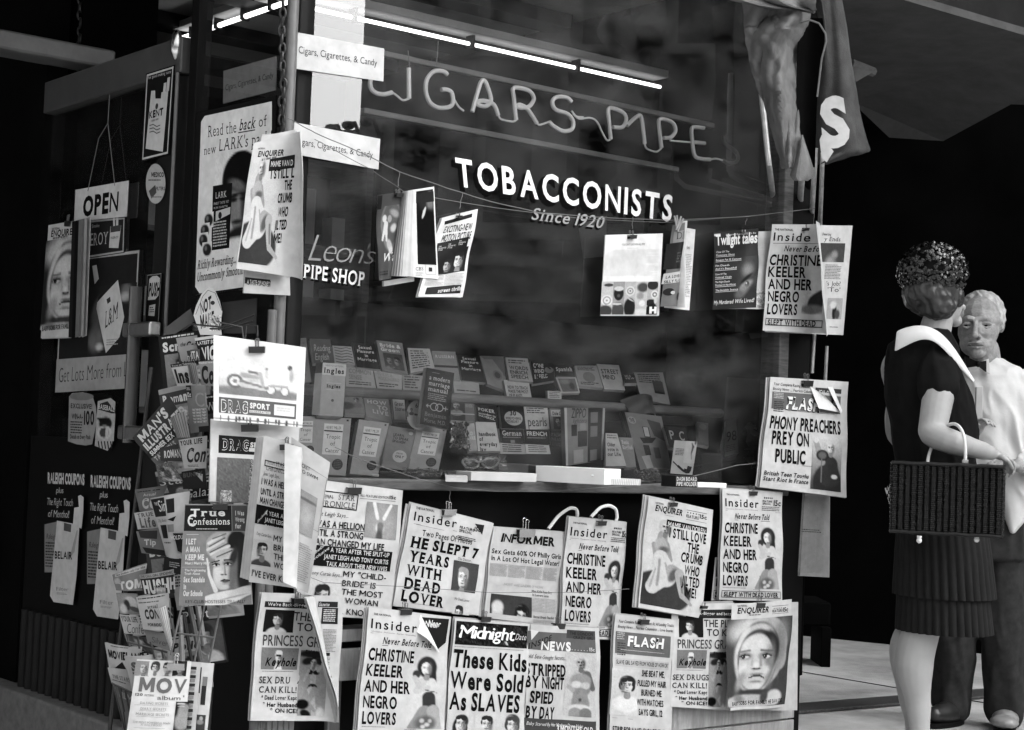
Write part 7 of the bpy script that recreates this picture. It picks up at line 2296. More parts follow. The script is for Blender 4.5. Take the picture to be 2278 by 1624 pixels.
for b_, tn in ((.055, .62), (.012, .035)):
    P.T('DRAG', 942, 1262, 1200, 96, bold=b_, tone=tn)
P.T('SPORT', 1215, 1240, 1450, 44, bold=.05, tone=.62)
P.poly([P.loc(*q) for q in ((1205, 1246), (1450, 1262), (1448, 1302), (1203, 1282))], .6)
P.photo(8, 46, 46, 100, .2, [], grain=.12, res=24)
P.photo(46, 46, 74, 100, .25, [], grain=.6, res=26)
P.photo(58, 46, 76, 100, .42, [(20, 60, 14, 200, 0, .2, .5)], grain=.06, res=12)
P.photo(13, 86, 26, 100, .4, [], grain=.5, res=14)
newspaper('second car-racing sheet with a dark title bar, hung under the dragster sheet', P, backs=((2, 0, 3, 0),), cat='magazine', group='racing magazine sheets on the rack', name='magazine', m='gloss')
bclip('H', 1215, 1022, 'the second car-racing sheet', d=.215, w=160, plane=rk)

# confession magazine with a veiled fair woman
P = Sheet('I', (930, 482), (1590, 488), (1642, 1546), (868, 1560), plane=rk, d=.27, bend=bow(.006)).sheet(.32, .004)
P.photo(0, 0, 100, 100, .26, [], grain=.03, res=20)
P.photo(36, 27, 100, 100, .26, PIC['glam'], asp=1.6, box=(4, 4, 108, 166), res=76)
P.rect(1, 1, 75, 26.5, .03)
P.rect(76, 1, 100, 26.5, .1)
P.T('True', 990, 608, 1360, 72, tone=.6, bold=.03, serif=True)
P.T('Confessions', 962, 700, 1410, 68, tone=.6, bold=.01, serif=True)
P.T('C', 958, 715, 1045, 120, tone=.6, bold=.02, serif=True)
P.fine(20, 24, 56, 25.5, 1, tone=.5, ragged=0)
P.fine(44, 3, 70, 4.5, 1, tone=.3)
for w, x, y, x1 in (('I Was', 1468, 600, 1560), ('Raped', 1468, 668, 1565), ('for', 1468, 738, 1530)):
    P.T(w if w != 'Raped' else 'Wrong', x, y, x1, 46, tone=.42, bold=.05)
for w, x, y, x1, c, b_ in (('I LET', 945, 908, 1052, 56, .04), ('A MAN', 942, 992, 1090, 56, .06), ('KEEP ME', 936, 1075, 1138, 56, .05), ('Must I Marry Him?', 934, 1122, 1196, 26, .04), ('The Frightening', 930, 1196, 1155, 24, .03), ('Truth About', 928, 1232, 1095, 24, .03), ('Sex Scandals', 918, 1310, 1145, 52, .05), ('in', 918, 1382, 945, 50, .06), ('Our Schools', 914, 1455, 1122, 52, .05)):
    P.T(w, x, y, x1, c, tone=.62, bold=b_)
P.HL(950, 805, 1080, .6, .55)
P.HL(900, 1152, 1152, .4, .5)
P.T('KEY-CLUB HOSTESSES TELL ALL!', 938, 1534, 1568, 34, tone=.05, bold=.0)
newspaper('confession magazine with a veiled fair-haired woman on its cover, hung on the rack', P, backs=((2, 1, 1, 0),), cat='magazine', group=GR, name='magazine', m='gloss')
bclip('I', 1310, 478, 'the confession magazine with the veiled woman', d=.275, w=150, plane=rk)

# movie album at the bottom
P = Sheet('J', (440, 838), (1045, 862), (960, 1720), (318, 1700), plane=rk, d=(.3, .3, .3, .3), bend=bow(.01)).sheet(.66, .003)
for k, (x0, x1, sh, bg) in enumerate(((430, 575, bust(60, 44, 24, coat=.62, skin=.45, hair=.3), .3), (585, 710, bust(50, 46, 24, coat=.62, skin=.48, hair=.08, style='bouffant', smile=True), .62), (715, 850, bust(48, 50, 26, coat=.15, skin=.45, hair=.05), .6), (852, 985, bust(52, 50, 26, coat=.5, skin=.45, hair=.03, smile=True), .04))):
    P.PH(x0, 852, x1, 1025, bg, sh, res=24)
P.T('MOV', 460, 1192, 985, 150, tone=.2, bold=.045)
P.T('120', 424, 1238, 508, 28, tone=.15, bold=.03)
P.T('PICTURES', 530, 1242, 636, 20, tone=.3)
P.T('album', 672, 1280, 925, 44, tone=.16, bold=.0)
P.T('6', 955, 1256, 968, 24, tone=.1)
for w, y, x0, x1, c in (('DATING SECRETS', 1330, 480, 790, 26), ('DIARY SECRETS', 1392, 482, 770, 26), ('MARRIAGE SECRETS', 1452, 432, 800, 28), ('THE MOST POWERFUL MAN', 1540, 400, 815, 22), ('IN HOLLYWOOD', 1568, 490, 720, 20)):
    P.T(w, x0, y, x1, c, tone=.32, bold=.0, serif=True)
for y, x0, x1 in ((1338, 415, 835), (1400, 470, 780), (1465, 440, 780), (1590, 410, 780)):
    P.FN(x0, y, x1, y + 16, 1, tone=.3, ragged=0)
P.PH(880, 1305, 985, 1640, .04, [(70, 100, 50, 80, 0, .3, .2), (60, 200, 60, 90, 0, .35, .3), (40, 20, 40, 6, 0, .5, .2), (44, 44, 36, 5, 0, .4, .2)], asp=3, res=16)
B1 = Sheet('J', (1040, 866), (1150, 872), (1080, 1722), (965, 1716), plane=rk, d=.285).sheet(.5, .003)
for k in range(9):
    P_ = 6 + k * 11
    B1.rect(4, P_, 62, P_ + 4, .08)
    B1.rect(6, P_ + 5, 58, P_ + 9, .3)
B2 = Sheet('J', (1125, 872), (1297, 885), (1210, 1730), (1060, 1720), plane=rk, d=.275).sheet(.6, .003)
B2.rect(4, 6, 24, 40, .05)
B2.rect(36, 18, 68, 30, .25)
B2.rect(34, 30, 66, 55, .07)
B2.photo(16, 68, 80, 96, .1, [(50, 40, 20, 24, 0, .4, .3), (40, 80, 40, 26, 0, .3, .3)], res=16)
newspaper('movie picture album with four small portraits over big grey capitals, lowest on the rack', P, backs=(), cat='magazine', group=GR, name='magazine', m='gloss', extra=(B1, B2))
bclip('J', 880, 878, 'the movie picture album', d=.31, w=180, plane=rk, style='nickel')

# the rack itself
rt = thing('magazine_rack', 'tall black wire magazine rack crammed with overlapping magazines', 'magazine rack', Vector(at(430, 1640, 4.6)))
rt.location.z = 0
def rw(nm, *q, t='J', d=.1):
    g = MB()
    g.tube([rk(*px(t, *p), d) for p in q], .0028, 6)
    g.build(nm, M['pipe'] if nm == 'side_wire' else M['chain'], rt)
rw('side_wire', (1372, 240), (1240, 880), d=.12)
rw('side_wire', (1190, 240), (1080, 862), d=.14)
rw('side_wire', (940, 240), (815, 790), d=.27)
rw('side_wire', (870, 545), (1305, 600), d=.14)
rw('pocket_wire', (300, 545), (330, 640), (780, 760), d=.235)
rw('pocket_wire', (330, 560), (360, 700), d=.235)
rw('pocket_wire', (450, 590), (470, 720), d=.235)
rw('pocket_wire', (590, 640), (640, 830), d=.235)
rw('pocket_wire', (715, 730), (735, 830), d=.235)
rw('pocket_wire', (160, 1100), (400, 1215), d=.25)
rw('pocket_wire', (175, 1110), (310, 1640), d=.25)
rw('pocket_wire', (240, 1140), (300, 1420), d=.25)
rw('pocket_wire', (310, 1180), (360, 1420), d=.25)
rw('top_wire', (1180, 700), (1240, 660), (1440, 680), (1650, 600), t='M', d=.12)
rw('top_wire', (1360, 690), (1460, 690), (1640, 640), t='M', d=.1)
rw('top_wire', (1420, 700), (1430, 650), (1570, 680), (1580, 760), t='M', d=.2)
rw('top_wire', (1590, 760), (1600, 668), (1670, 670), (1672, 740), t='M', d=.22)
for x, d in ((0, .02), (-.28, .02)):
    g = MB()
    p = at(470, 1400, 4.62 - d)
    g.tube([Vector((p.x + x, p.y, 0)), Vector((p.x + x * .8 + .02, p.y + .03, 1.25))], .006, 8)
    g.build('upright', M['chain'], rt)
# ------------------------------------------------------------------ awning and its poles at the right end of the stand
aw = thing('awning', 'grey canvas street awning, rolled back and hanging in folds from its frame', 'awning', at(1850, 200, 5.9))
def cloth(name, rows, mt, parent, nx=20, fold=None, depth=5.55, th=.004, sub=4):
    """rows: (y, left x, right x); the sheet runs between the two edges with folds in depth"""
    rr = []
    for (y0, a0, b0), (y1, a1, b1) in zip(rows, rows[1:]):
        for k in range(sub):
            t = k / sub
            rr.append((y0 + (y1 - y0) * t, a0 + (a1 - a0) * t, b0 + (b1 - b0) * t))
    rr.append(rows[-1])
    for _ in range(2):
        rr = [rr[0]] + [tuple((p + 2 * q + r) / 4 for p, q, r in zip(rr[i - 1], rr[i], rr[i + 1])) for i in range(1, len(rr) - 1)] + [rr[-1]]
    g = MB()
    P, B = [], []
    for j, (y, a, b) in enumerate(rr):
        v = j / (len(rr) - 1)
        for i in range(nx + 1):
            u = i / nx
            d = depth - (fold(u, v) if fold else 0)
            p = at(a + (b - a) * u, y, d)
            P.append(p)
            B.append(p + Vector((0, th, 0)))
    n = len(P)
    f = [(j * (nx + 1) + i, (j + 1) * (nx + 1) + i, (j + 1) * (nx + 1) + i + 1, j * (nx + 1) + i + 1) for j in range(len(rr) - 1) for i in range(nx)]
    rim = list(range(nx + 1)) + [j * (nx + 1) + nx for j in range(1, len(rr))] + [(len(rr) - 1) * (nx + 1) + i for i in range(nx - 1, -1, -1)] + [j * (nx + 1) for j in range(len(rr) - 2, 0, -1)]
    L = len(rim)
    f2 = [tuple(n + k for k in q[::-1]) for q in f]
    f3 = [(rim[k], rim[(k + 1) % L], n + rim[(k + 1) % L], n + rim[k]) for k in range(L)]
    g.add(P + B, f + f2 + f3, True)
    return g.build(name, mt, parent)

S = math.sin
cloth('side_drape', [(-30, 1640, 1800), (30, 1655, 1800), (60, 1657, 1792), (100, 1660, 1778), (160, 1672, 1766), (220, 1697, 1772), (290, 1718, 1777), (340, 1731, 1781), (374, 1742, 1776)], M['canvas'], aw, 44,
      lambda u, v: .10 * S(u * 3.0) + .03 * S(u * 9 + v * 6) * (1 - .4 * v) + .035 * S(v * 19 + u * 5) * math.exp(-((u - .5) / .35) ** 2) - .12 * max(0, u - .75) + .012 * S(u * 21 + v * 25) + .016 * max(0, S(v * 31 - u * 9)) * (v > .25) * (v < .6), 5.5, sub=10)
cloth('drape_tail', [(300, 1783, 1786), (340, 1774, 1799), (380, 1760, 1812), (392, 1757, 1811), (402, 1768, 1798)], M['canvas'], aw, 8, lambda u, v: .03 * S(u * 5), 5.42)
g = MB()
hem = [(1782, 50), (1800, 44), (1822, 52), (1836, 74), (1838, 92), (1828, 130), (1822, 180), (1818, 215)]
g.tube([at(x, y, 5.46) for x, y in hem], .0032, 8)
g.build('hem', M['canvas'], aw)
cloth('dark_opening_sheet', [(40, 1768, 1830), (80, 1776, 1836), (140, 1772, 1827), (210, 1772, 1818), (300, 1778, 1815), (345, 1784, 1814), (372, 1800, 1813)], M['void'], aw, 10, lambda u, v: -.03 * S(u * 3), 5.5)  # near-black sheet paints the shade inside the drape's open loop
cloth('rolled_edge', [(-40, 1540, 1812), (-20, 1590, 1814), (0, 1628, 1813), (14, 1690, 1812), (26, 1800, 1815)], M['canvas'], aw, 20, lambda u, v: .06 * S(v * 3) + .02 * S(u * 14), 5.42)
vl = cloth('valance', [(-40, 1806, 1862), (0, 1815, 1871), (60, 1824, 1881), (150, 1826, 1893), (250, 1818, 1914), (320, 1816, 1932), (338, 1815, 1938), (352, 1818, 1880), (364, 1820, 1834)], M['valance'], aw, 18,
           lambda u, v: .05 * S(u * 4 + .6) + .02 * S(u * 9 + v * 3) - .10 * (1 - u) ** 2, 5.72, sub=5)
P = Sheet('X', (1818, 226), (1882, 214), (1897, 316), (1826, 330), plane=lambda x, y, d: at(x, y, 5.575), d=0)
P.text('S', 6, 2, 96, 98, tone=.5, bold=.05)
P.poly([(-2, 82), (6, 72), (38, 112), (14, 132), (0, 120)], .5)
P.build('letter', M['print'], aw)
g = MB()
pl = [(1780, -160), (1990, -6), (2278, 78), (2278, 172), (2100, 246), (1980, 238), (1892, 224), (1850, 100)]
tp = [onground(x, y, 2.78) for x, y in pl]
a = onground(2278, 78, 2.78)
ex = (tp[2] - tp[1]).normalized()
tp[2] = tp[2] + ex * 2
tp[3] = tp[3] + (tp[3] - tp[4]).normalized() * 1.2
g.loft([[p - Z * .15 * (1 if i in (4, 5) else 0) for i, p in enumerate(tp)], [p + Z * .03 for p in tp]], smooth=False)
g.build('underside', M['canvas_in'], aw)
g = MB()
g.tube([at(1892, 140, 6.6), at(1942, 160, 6.7)], .02, 8)
g.loft([[at(x, y, 6.6) for x, y in ((1880, 140), (1942, 160), (1905, 182))], [at(x, y, 6.62) for x, y in ((1880, 140), (1942, 160), (1905, 182))]], smooth=False)
g.build('bracket_flap', M['canvas'], aw)

for i, (lab, q, r, dep) in enumerate((
    ('slanting thin pole, first of the awning poles from the window', ((1688, 150), (1708, 343), (1730, 520)), .010, 5.8),
    ('short bright pole ending behind the tabloid, between two slanting ones', ((1790, 330), (1781, 430), (1776, 520)), .011, 5.8),
    ('thin pole rising into the torn tail of the awning drape', ((1814, 330), (1804, 520), (1800, 640)), .009, 5.6),
    ('long straight pole under the lettered valance, reaching down past the tabloids', ((1830, 340), (1822, 560), (1806, 830)), .008, 5.72),
    ('dark stout post at the end of the stand, behind the poles', ((1790, 380), (1782, 700), (1760, 1500)), .04, 6.02),
    ('pale wooden strip behind the racing tabloid', ((1757, 735), (1744, 850), (1736, 1000)), .014, 5.9),
    ('crooked cord-thin pole between the two high tabloids', ((1840, 770), (1836, 850), (1816, 900), (1800, 960)), .006, 5.72),
    ('thin pole between the pale strip and the dark post', ((1772, 740), (1768, 860), (1757, 900)), .011, 5.8),
)):
    g = MB()
    pp = [(q[k][0] + (q[k + 1][0] - q[k][0]) * j / 8, q[k][1] + (q[k + 1][1] - q[k][1]) * j / 8) for k in range(len(q) - 1) for j in range(8)] + [q[-1]]
    g.tube([at(x, y, dep + max(0, 6.2 - dep) * min(1, max(0, (y - 370) / 130))) for x, y in pp], r, 10)
    tag(g.build('awning_pole', M['pole'] if i not in (4, 5) else (M['void'] if i == 4 else M['shelf'])), lab, 'pole')

# low wooden ledge and crates at the foot of the stand
def crate(label, tile, fl, fr, hpx, dep, d, mt, name='crate'):
    a, b = win(*px(tile, *fl), d), win(*px(tile, *fr), d)
    u = (b - a)
    u.z = 0
    h = hpx * TILES[tile][2] / FPX * (a - EYE).length
    t = thing(name, label, name, a)
    g = MB()
    n = 3
    for k in range(n):
        g.box(a + Z * (h * k / n), u, V * .018, Z * (h / n - .006), .002)
    g.build('front_board', mt, t)
    g = MB()
    g.box(a + V * .018 + u * .02, u * .96, V * (dep - .02), Z * h * .98)
    g.build('box_body', mt, t)
    return t
crate('rough pale wooden crate on the pavement under the bonneted child tabloid', 'C', (-470, 2000), (338, 1720), 520, .3, .05, M['wood'])
g = MB()
a = win(*px('A', 600, 1100), .04)
b = win(*px('A', 775, 1110), .04)
tb = thing('side_shelf', 'short pale shelf with a board leg, jutting out between the lower tabloids', 'shelf', a)
u = b - a
u.z = 0
g.box(a, u * 1.6, V * .2, Z * .035, .004)
g.box(a + Z * -.11, u * 1.6, V * .02, Z * .09, .003)
g.build('shelf_board', M['wood'], tb)
g = MB()
g.box(Vector((a.x, a.y, 0)) + u * .02 - N * .03, u * .42, V * .02, Z * (a.z - .11), .003)
g.build('leg_board', mat('weathered_plank', .16, .7, .2, noise=.3, scale=8, stretch=(9, 9, 1)), tb)
g = MB()
p = win(*px('A', 110, 1700), .05)
for k in range(7):
    c = p + U * (.018 * k)
    g.box(Vector((c.x, c.y, 0)), U * .016, V * .02, Z * .62, .002)
tag(g.build('slatted_panel', mat('pale_slat', .2, .6, .3, noise=.25)), 'pale ribbed panel showing under the curling four-picture tabloid', 'panel')
# bench ledge in the dark recess
g = MB()
a, b = onground(1785, 1465), onground(1990, 1470)
p, q = at(1800, 1352, 8.6), at(1857, 1362, 8.6)
t = thing('bench', 'dark low ledge or bench end in the shadow of the recess', 'bench', Vector((p.x, p.y, 0)))
g.box(Vector((p.x - 1.0, p.y, p.z - .1)), Vector((q.x - p.x + 1.0, .1, 0)), Vector((0, .4, 0)), Z * .12, .01)
g.build('seat', M['void'], t)
g = MB()
g.box(Vector((q.x - .06, p.y + .02, 0)), Vector((.05, .0, 0)), Vector((0, .3, 0)), Z * (p.z - .1), .004)
g.build('leg', M['void'], t)
# ------------------------------------------------------------------ people
def pt(x, y, dep):
    return at(x, y, dep)

def pr(r, dep):
    return r / FPX * dep

def skin(g, name, mt, parent, voxel=.005, smooth=4, fac=.5):
    """one continuous surface grown round the shapes in g"""
    o = g.build(name, mt, parent)
    r = o.modifiers.new('r', 'REMESH')
    r.mode, r.voxel_size = 'VOXEL', voxel
    s = o.modifiers.new('s', 'SMOOTH')
    s.factor, s.iterations = fac, smooth
    dg = bpy.context.evaluated_depsgraph_get()
    me = bpy.data.meshes.new_from_object(o.evaluated_get(dg))
    o.modifiers.clear()
    o.data = me
    me.polygons.foreach_set('use_smooth', [True] * len(me.polygons))
    return o

def sculpt(o, strokes_):
    """press or pull the surface: (points, radius, vector) or a single point"""
    n = len(o.data.vertices)
    co = np.empty(n * 3)
    o.data.vertices.foreach_get('co', co)
    co = co.reshape(n, 3)
    off = np.array(o.matrix_world.translation if o.parent is None else o.parent.location)
    for pts, r, vec in strokes_:
        pts = [np.array(p) - off for p in (pts if isinstance(pts, list) else [pts])]
        best = np.full(n, 1e9)
        if len(pts) == 1:
            best = np.linalg.norm(co - pts[0], axis=1)
        for a, b in zip(pts, pts[1:]):
            ab = b - a
            t = np.clip(((co - a) @ ab) / max(1e-9, ab @ ab), 0, 1)
            best = np.minimum(best, np.linalg.norm(co - a - t[:, None] * ab, axis=1))
        co += np.exp(-(best / r) ** 2)[:, None] * np.array(vec)[None]
    o.data.vertices.foreach_set('co', co.ravel())
    o.data.update()

def wrinkle(o, amp, sc, stretch=(1, 1, 1), seed=0):
    """folds in cloth: the surface moves along its normal by a stretched ridge noise"""
    from mathutils import noise
    n = len(o.data.vertices)
    co, no = np.empty(n * 3), np.empty(n * 3)
    o.data.vertices.foreach_get('co', co)
    o.data.vertices.foreach_get('normal', no)
    co, no = co.reshape(n, 3), no.reshape(n, 3)
    q = co * np.array(stretch)[None] * sc
    q[:, 2] += co[:, 0] * sc * .6
    q[:, 0] += seed
    k = np.array([noise.noise(a) + .5 * noise.noise((a[0] * 2.1, a[1] * 2.1, a[2] * 2.1)) for a in q.tolist()])
    co += no * (amp * (1 - 2.2 * np.abs(k)))[:, None]
    o.data.vertices.foreach_set('co', co.ravel())
    o.data.update()

def limb(g, pts, seg=16):
    """tapering limb: (x, y, distance, radius) as measured, round ends"""
    P = [pt(x, y, d) for x, y, d, r in pts]
    Rr = [pr(r, d) for x, y, d, r in pts]
    n, m = [P[0]], [Rr[0]]
    for i in range(len(P) - 1):
        for k in range(1, 5):
            t = k / 4
            s = t * t * (3 - 2 * t)
            a = P[max(0, i - 1)]
            b = P[min(len(P) - 1, i + 2)]
            p = .5 * (2 * P[i] + (P[i + 1] - a) * t + (2 * a - 5 * P[i] + 4 * P[i + 1] - b) * t * t + (3 * P[i] - a - 3 * P[i + 1] + b) * t ** 3)
            n.append(p)
            m.append(Rr[i] + (Rr[i + 1] - Rr[i]) * s)
    g.tube(n, m, seg)
    g.ball(P[0], Rr[0])
    g.ball(P[-1], Rr[-1])

def trunk(g, rows, seg=28, yaw=0.0, pleat=0, pd=.0, cap=True):
    """torso or skirt: rows of (x centre, y, distance, half width, depth in metres)"""
    rings = []
    c, s = math.cos(yaw), math.sin(yaw)
    for j, (x, y, d, w, dp) in enumerate(rows):
        p, hw = pt(x, y, d), pr(w, d)
        ring = []
        for k in range(seg):
            a = 2 * math.pi * k / seg
            f = 1 + (pd * (abs(math.sin(a * pleat / 2)) - .5) * (j / (len(rows) - 1)) if pleat else 0)
            ex, ey = hw * math.cos(a) * f, dp * math.sin(a) * f
            ring.append(p + Vector((ex * c - ey * s, ex * s + ey * c, 0)))
        rings.append(ring)
    g.loft(rings[::-1], cap=cap)

def hand(g, wrist, along, palm_out, size=.095, curl=.9, thumb=1, spread=.02):
    """palm with four fingers of unequal length bent at two knuckles, and a thumb leaving its side"""
    a = along.normalized()
    n = (palm_out - a * palm_out.dot(a)).normalized()
    w = a.cross(n).normalized()
    L = size
    c = wrist + a * L * .5
    g.ball(c, L * .52, L * .17, L * .42, (a, n, w))
    for i, (o, ln) in enumerate(((-.32, .78), (-.11, .92), (.1, .86), (.3, .66))):
        p = wrist + a * L * .92 + w * (o * L * .95)
        d = a + w * (o * spread * 6)
        r = L * .088
        q = [p]
        ang = 0
        for k, f in enumerate((.45, .32, .25)):
            ang += curl * (.7, 1.0, .6)[k]
            dd = (d * math.cos(ang) + n * math.sin(ang)).normalized()
            q.append(q[-1] + dd * (L * ln * f))
        g.tube(q, [r, r * .95, r * .85, r * .7], 8)
        g.ball(q[-1], r * .7)
    p = wrist + a * L * .28 - w * (thumb * L * .36)
    q = [p, p + a * L * .3 - w * (thumb * L * .22) + n * L * .12, p + a * L * .58 - w * (thumb * L * .2) + n * L * .3, p + a * L * .74 - w * (thumb * L * .1) + n * L * .38]
    g.tube(q, [L * .13, L * .105, L * .095, L * .07], 8)
    g.ball(q[-1], L * .07)

SK_M = mat('man_skin', .29, .55, .3, noise=.3, scale=26, bump=.35, bscale=110)
SK_W = mat('woman_skin', .33, .5, .3, noise=.08, scale=20)
CLOTH_W = mat('white_shirt_cloth', .58, .85, .1, noise=.05, scale=14, bump=.2, bscale=30)
CLOTH_D = mat('dark_dress_cloth', .006, .9, .1, noise=.3, scale=20)
CLOTH_P = mat('grey_pleated_cloth', .017, .9, .1, noise=.15, scale=30)
TROUS = mat('dark_trouser_cloth', .028, .9, .1, noise=.3, scale=24)
HAIR_G = mat('grey_hair', .42, .6, .3, noise=.4, scale=70, stretch=(1, 1, .2))
HAIR_D = mat('dark_hair', .025, .4, .5, noise=.5, scale=60, stretch=(1, 1, .25))
LEATHER = mat('black_leather', .02, .3, .5)
STOCK = mat('pale_stockings', .42, .6, .2, noise=.06, scale=10)
PETAL = mat('glossy_black_petals', .006, .2, .6, noise=.5)

# sharp creases in the awning cloth
for o in aw.children:
    if o.name.startswith('side_drape'):
        o.data.update()
        wrinkle(o, .006, 11, (1, 1, .18), 4)
        wrinkle(o, .0035, 16, (.4, .4, 1.3), 8)
    elif o.name.startswith(('valance', 'rolled_edge')):
        wrinkle(o, .006, 7, (1, 1, .4), 2)

# ---- the man
D = 6.9
man = thing('person', 'balding grey-haired man in white shirt, black bow tie and dark trousers, facing the street', 'person', onground(2180, 1606))
g = MB()
g.ball(pt(2180, 708, D + .015), pr(49, D), .1, pr(53, D))
g.ball(pt(2176, 738, D - .008), pr(45, D), .088, pr(42, D))
g.ball(pt(2174, 764, D - .02), pr(39, D), .075, pr(32, D))
g.ball(pt(2173, 783, D - .05), pr(20, D), .038, pr(14, D))
g.tube([pt(2170, 716, D - .088), pt(2169, 732, D - .102), pt(2168, 745, D - .118)], [.009, .0105, .0145], 12)
g.ball(pt(2168, 746, D - .114), .0165, .016, .0125)
g.ball(pt(2158, 749, D - .1), .0095)
g.ball(pt(2179, 749, D - .099), .0095)
g.tube([pt(2138, 711, D - .062), pt(2154, 707, D - .084), pt(2170, 710, D - .086), pt(2188, 707, D - .084), pt(2212, 710, D - .06)], [.008, .012, .010, .012, .008], 10)
g.tube([pt(2152, 764, D - .084), pt(2171, 761, D - .096), pt(2194, 764, D - .082)], [.004, .006, .004], 10)
g.tube([pt(2154, 771, D - .083), pt(2172, 773, D - .095), pt(2192, 771, D - .08)], [.004, .0062, .004], 10)
g.ball(pt(2228, 722, D + .02), .014, .02, pr(19, D))
limb(g, [(2190, 780, D + .01, 33), (2196, 840, D + .03, 36)])
trunk(g, [(2206, 832, D + .03, 40, .07), (2212, 865, D + .03, 88, .10), (2214, 930, D + .03, 84, .12), (2212, 1050, D + .03, 74, .12), (2208, 1140, D + .03, 72, .12), (2200, 1200, D + .03, 66, .11)])
limb(g, [(2230, 1180, D + .02, 40), (2232, 1400, D, 32), (2236, 1560, D + .03, 20), (2236, 1592, D + .02, 18)])
limb(g, [(2168, 1180, D + .02, 40), (2128, 1400, D + .02, 32), (2118, 1550, D + .05, 20), (2116, 1585, D + .04, 18)])
limb(g, [(2296, 868, D + .03, 30), (2318, 960, D + .0, 25), (2316, 1030, D - .12, 22), (2262, 1035, D - .26, 15)])
hand(g, pt(2262, 1035, D - .26), pt(2226, 1030, D - .3) - pt(2262, 1035, D - .26), Vector((0, .3, -1)), .095, .7, 1)
limb(g, [(2136, 870, D + .05, 30), (2118, 980, D + .06, 25), (2122, 1060, D - .02, 20), (2130, 1100, D - .06, 15)])
hand(g, pt(2130, 1102, D - .06), -Z + Vector((.1, -.1, 0)), Vector((1, .2, 0)), .095, .5, 1)
mb = skin(g, 'body', SK_M, man, .0036, 4, .4)
IN = Vector((0, 1, 0))
sculpt(mb, [(pt(2151, 723, D - .078), .016, IN * .013), (pt(2195, 723, D - .09), .015, IN * .012),
            ([pt(2157, 744, D - .098), pt(2145, 758, D - .075), pt(2144, 772, D - .065)], .006, IN * .005), ([pt(2181, 744, D - .098), pt(2198, 758, D - .08), pt(2202, 772, D - .068)], .006, IN * .0055),
            ([pt(2168, 704, D - .09), pt(2168, 715, D - .092)], .004, IN * .004), ([pt(2162, 705, D - .09), pt(2162, 712, D - .09)], .003, IN * .003), ([pt(2176, 703, D - .09), pt(2175, 712, D - .09)], .003, IN * .003),
            ([pt(2140, 690, D - .07), pt(2172, 686, D - .092), pt(2208, 690, D - .07)], .004, IN * .0025), ([pt(2142, 679, D - .065), pt(2174, 675, D - .085), pt(2206, 680, D - .065)], .004, IN * .0022),
            ([pt(2142, 736, D - .07), pt(2158, 738, D - .085)], .005, IN * .004), ([pt(2186, 738, D - .086), pt(2206, 736, D - .07)], .005, IN * .004), (pt(2172, 779, D - .09), .008, IN * .004), (pt(2230, 722, D), .008, IN * .008)])
# face details
for i, ex in enumerate((2151, 2195)):
    de = D - (.0655 if i == 0 else .0795)
    g = MB()
    g.ball(pt(ex, 723.5, de + .004), .012, .0105, .010)
    e = g.build('eye', mat('shaded_eye_white', .2, .25, .4, noise=.02), man)  # white greyed down, the brow's shade is in its colour
    g = MB()
    g.ball(pt(ex - 1, 723.6, de - .0045), .0058, .003, .0058)
    g.build('iris', M['black'], e)
    g = MB()
    q = [pt(ex - 10, 722, de - .002), pt(ex - 4, 719, de - .009), pt(ex + 4, 718.8, de - .009), pt(ex + 11, 722, de - .002)]
    g.tube(q, [.0035, .0066, .0066, .0035], 10)
    q = [pt(ex - 9, 727, de - .002), pt(ex, 729.5, de - .007), pt(ex + 9, 727, de - .002)]
    g.tube(q, [.0034, .006, .0034], 10)
    g.build('eyelid', SK_M, man)
    g = MB()
    for k in range(16):
        t_ = k / 15
        c_ = pt(ex - 16 + 32 * t_, 709.5 - 4.5 * math.sin(math.pi * t_) + rnd.uniform(-1, 1), D - .088 + .05 * abs(t_ - (.8 if i == 0 else .2)) ** 2 * 1.2)
        g.tube([c_, c_ + Vector((rnd.uniform(-.003, .003), -.003, rnd.uniform(-.005, .001)))], [.0026, .001], 5)
    g.build('eyebrow', mat('grey_brow', .1, .8, .2), man)
g = MB()
g.tube([pt(2151, 769.5, D - .082), pt(2162, 767.6, D - .0955), pt(2172, 768, D - .1), pt(2183, 767.6, D - .095), pt(2195, 769.8, D - .08)], [.0012, .0026, .003, .0026, .0012], 8)
g.build('mouth', mat('lip_line', .07, .6, .2), man)
g = MB()
g.ball(pt(2184, 702, D + .036), pr(52.5, D), .096, pr(56, D))
g.ball(pt(2219, 706, D + .0), pr(13, D), .045, pr(24, D))
g.ball(pt(2141, 704, D + .015), pr(13, D), .045, pr(22, D))
for k in range(50):
    a = rnd.uniform(0, 6.28)
    u = rnd.uniform(.2, 1)
    x, y = 2184 + 38 * math.cos(a) * u, 688 - 34 * abs(math.sin(a)) * u
    p = pt(x, y, D + .02 - .06 * (1 - u))
    g.ball(p, .013, .02, .009)
hm = skin(g, 'hair', HAIR_G, man, .0045, 2)
wrinkle(hm, .005, 34, (1, .4, .8), 2)
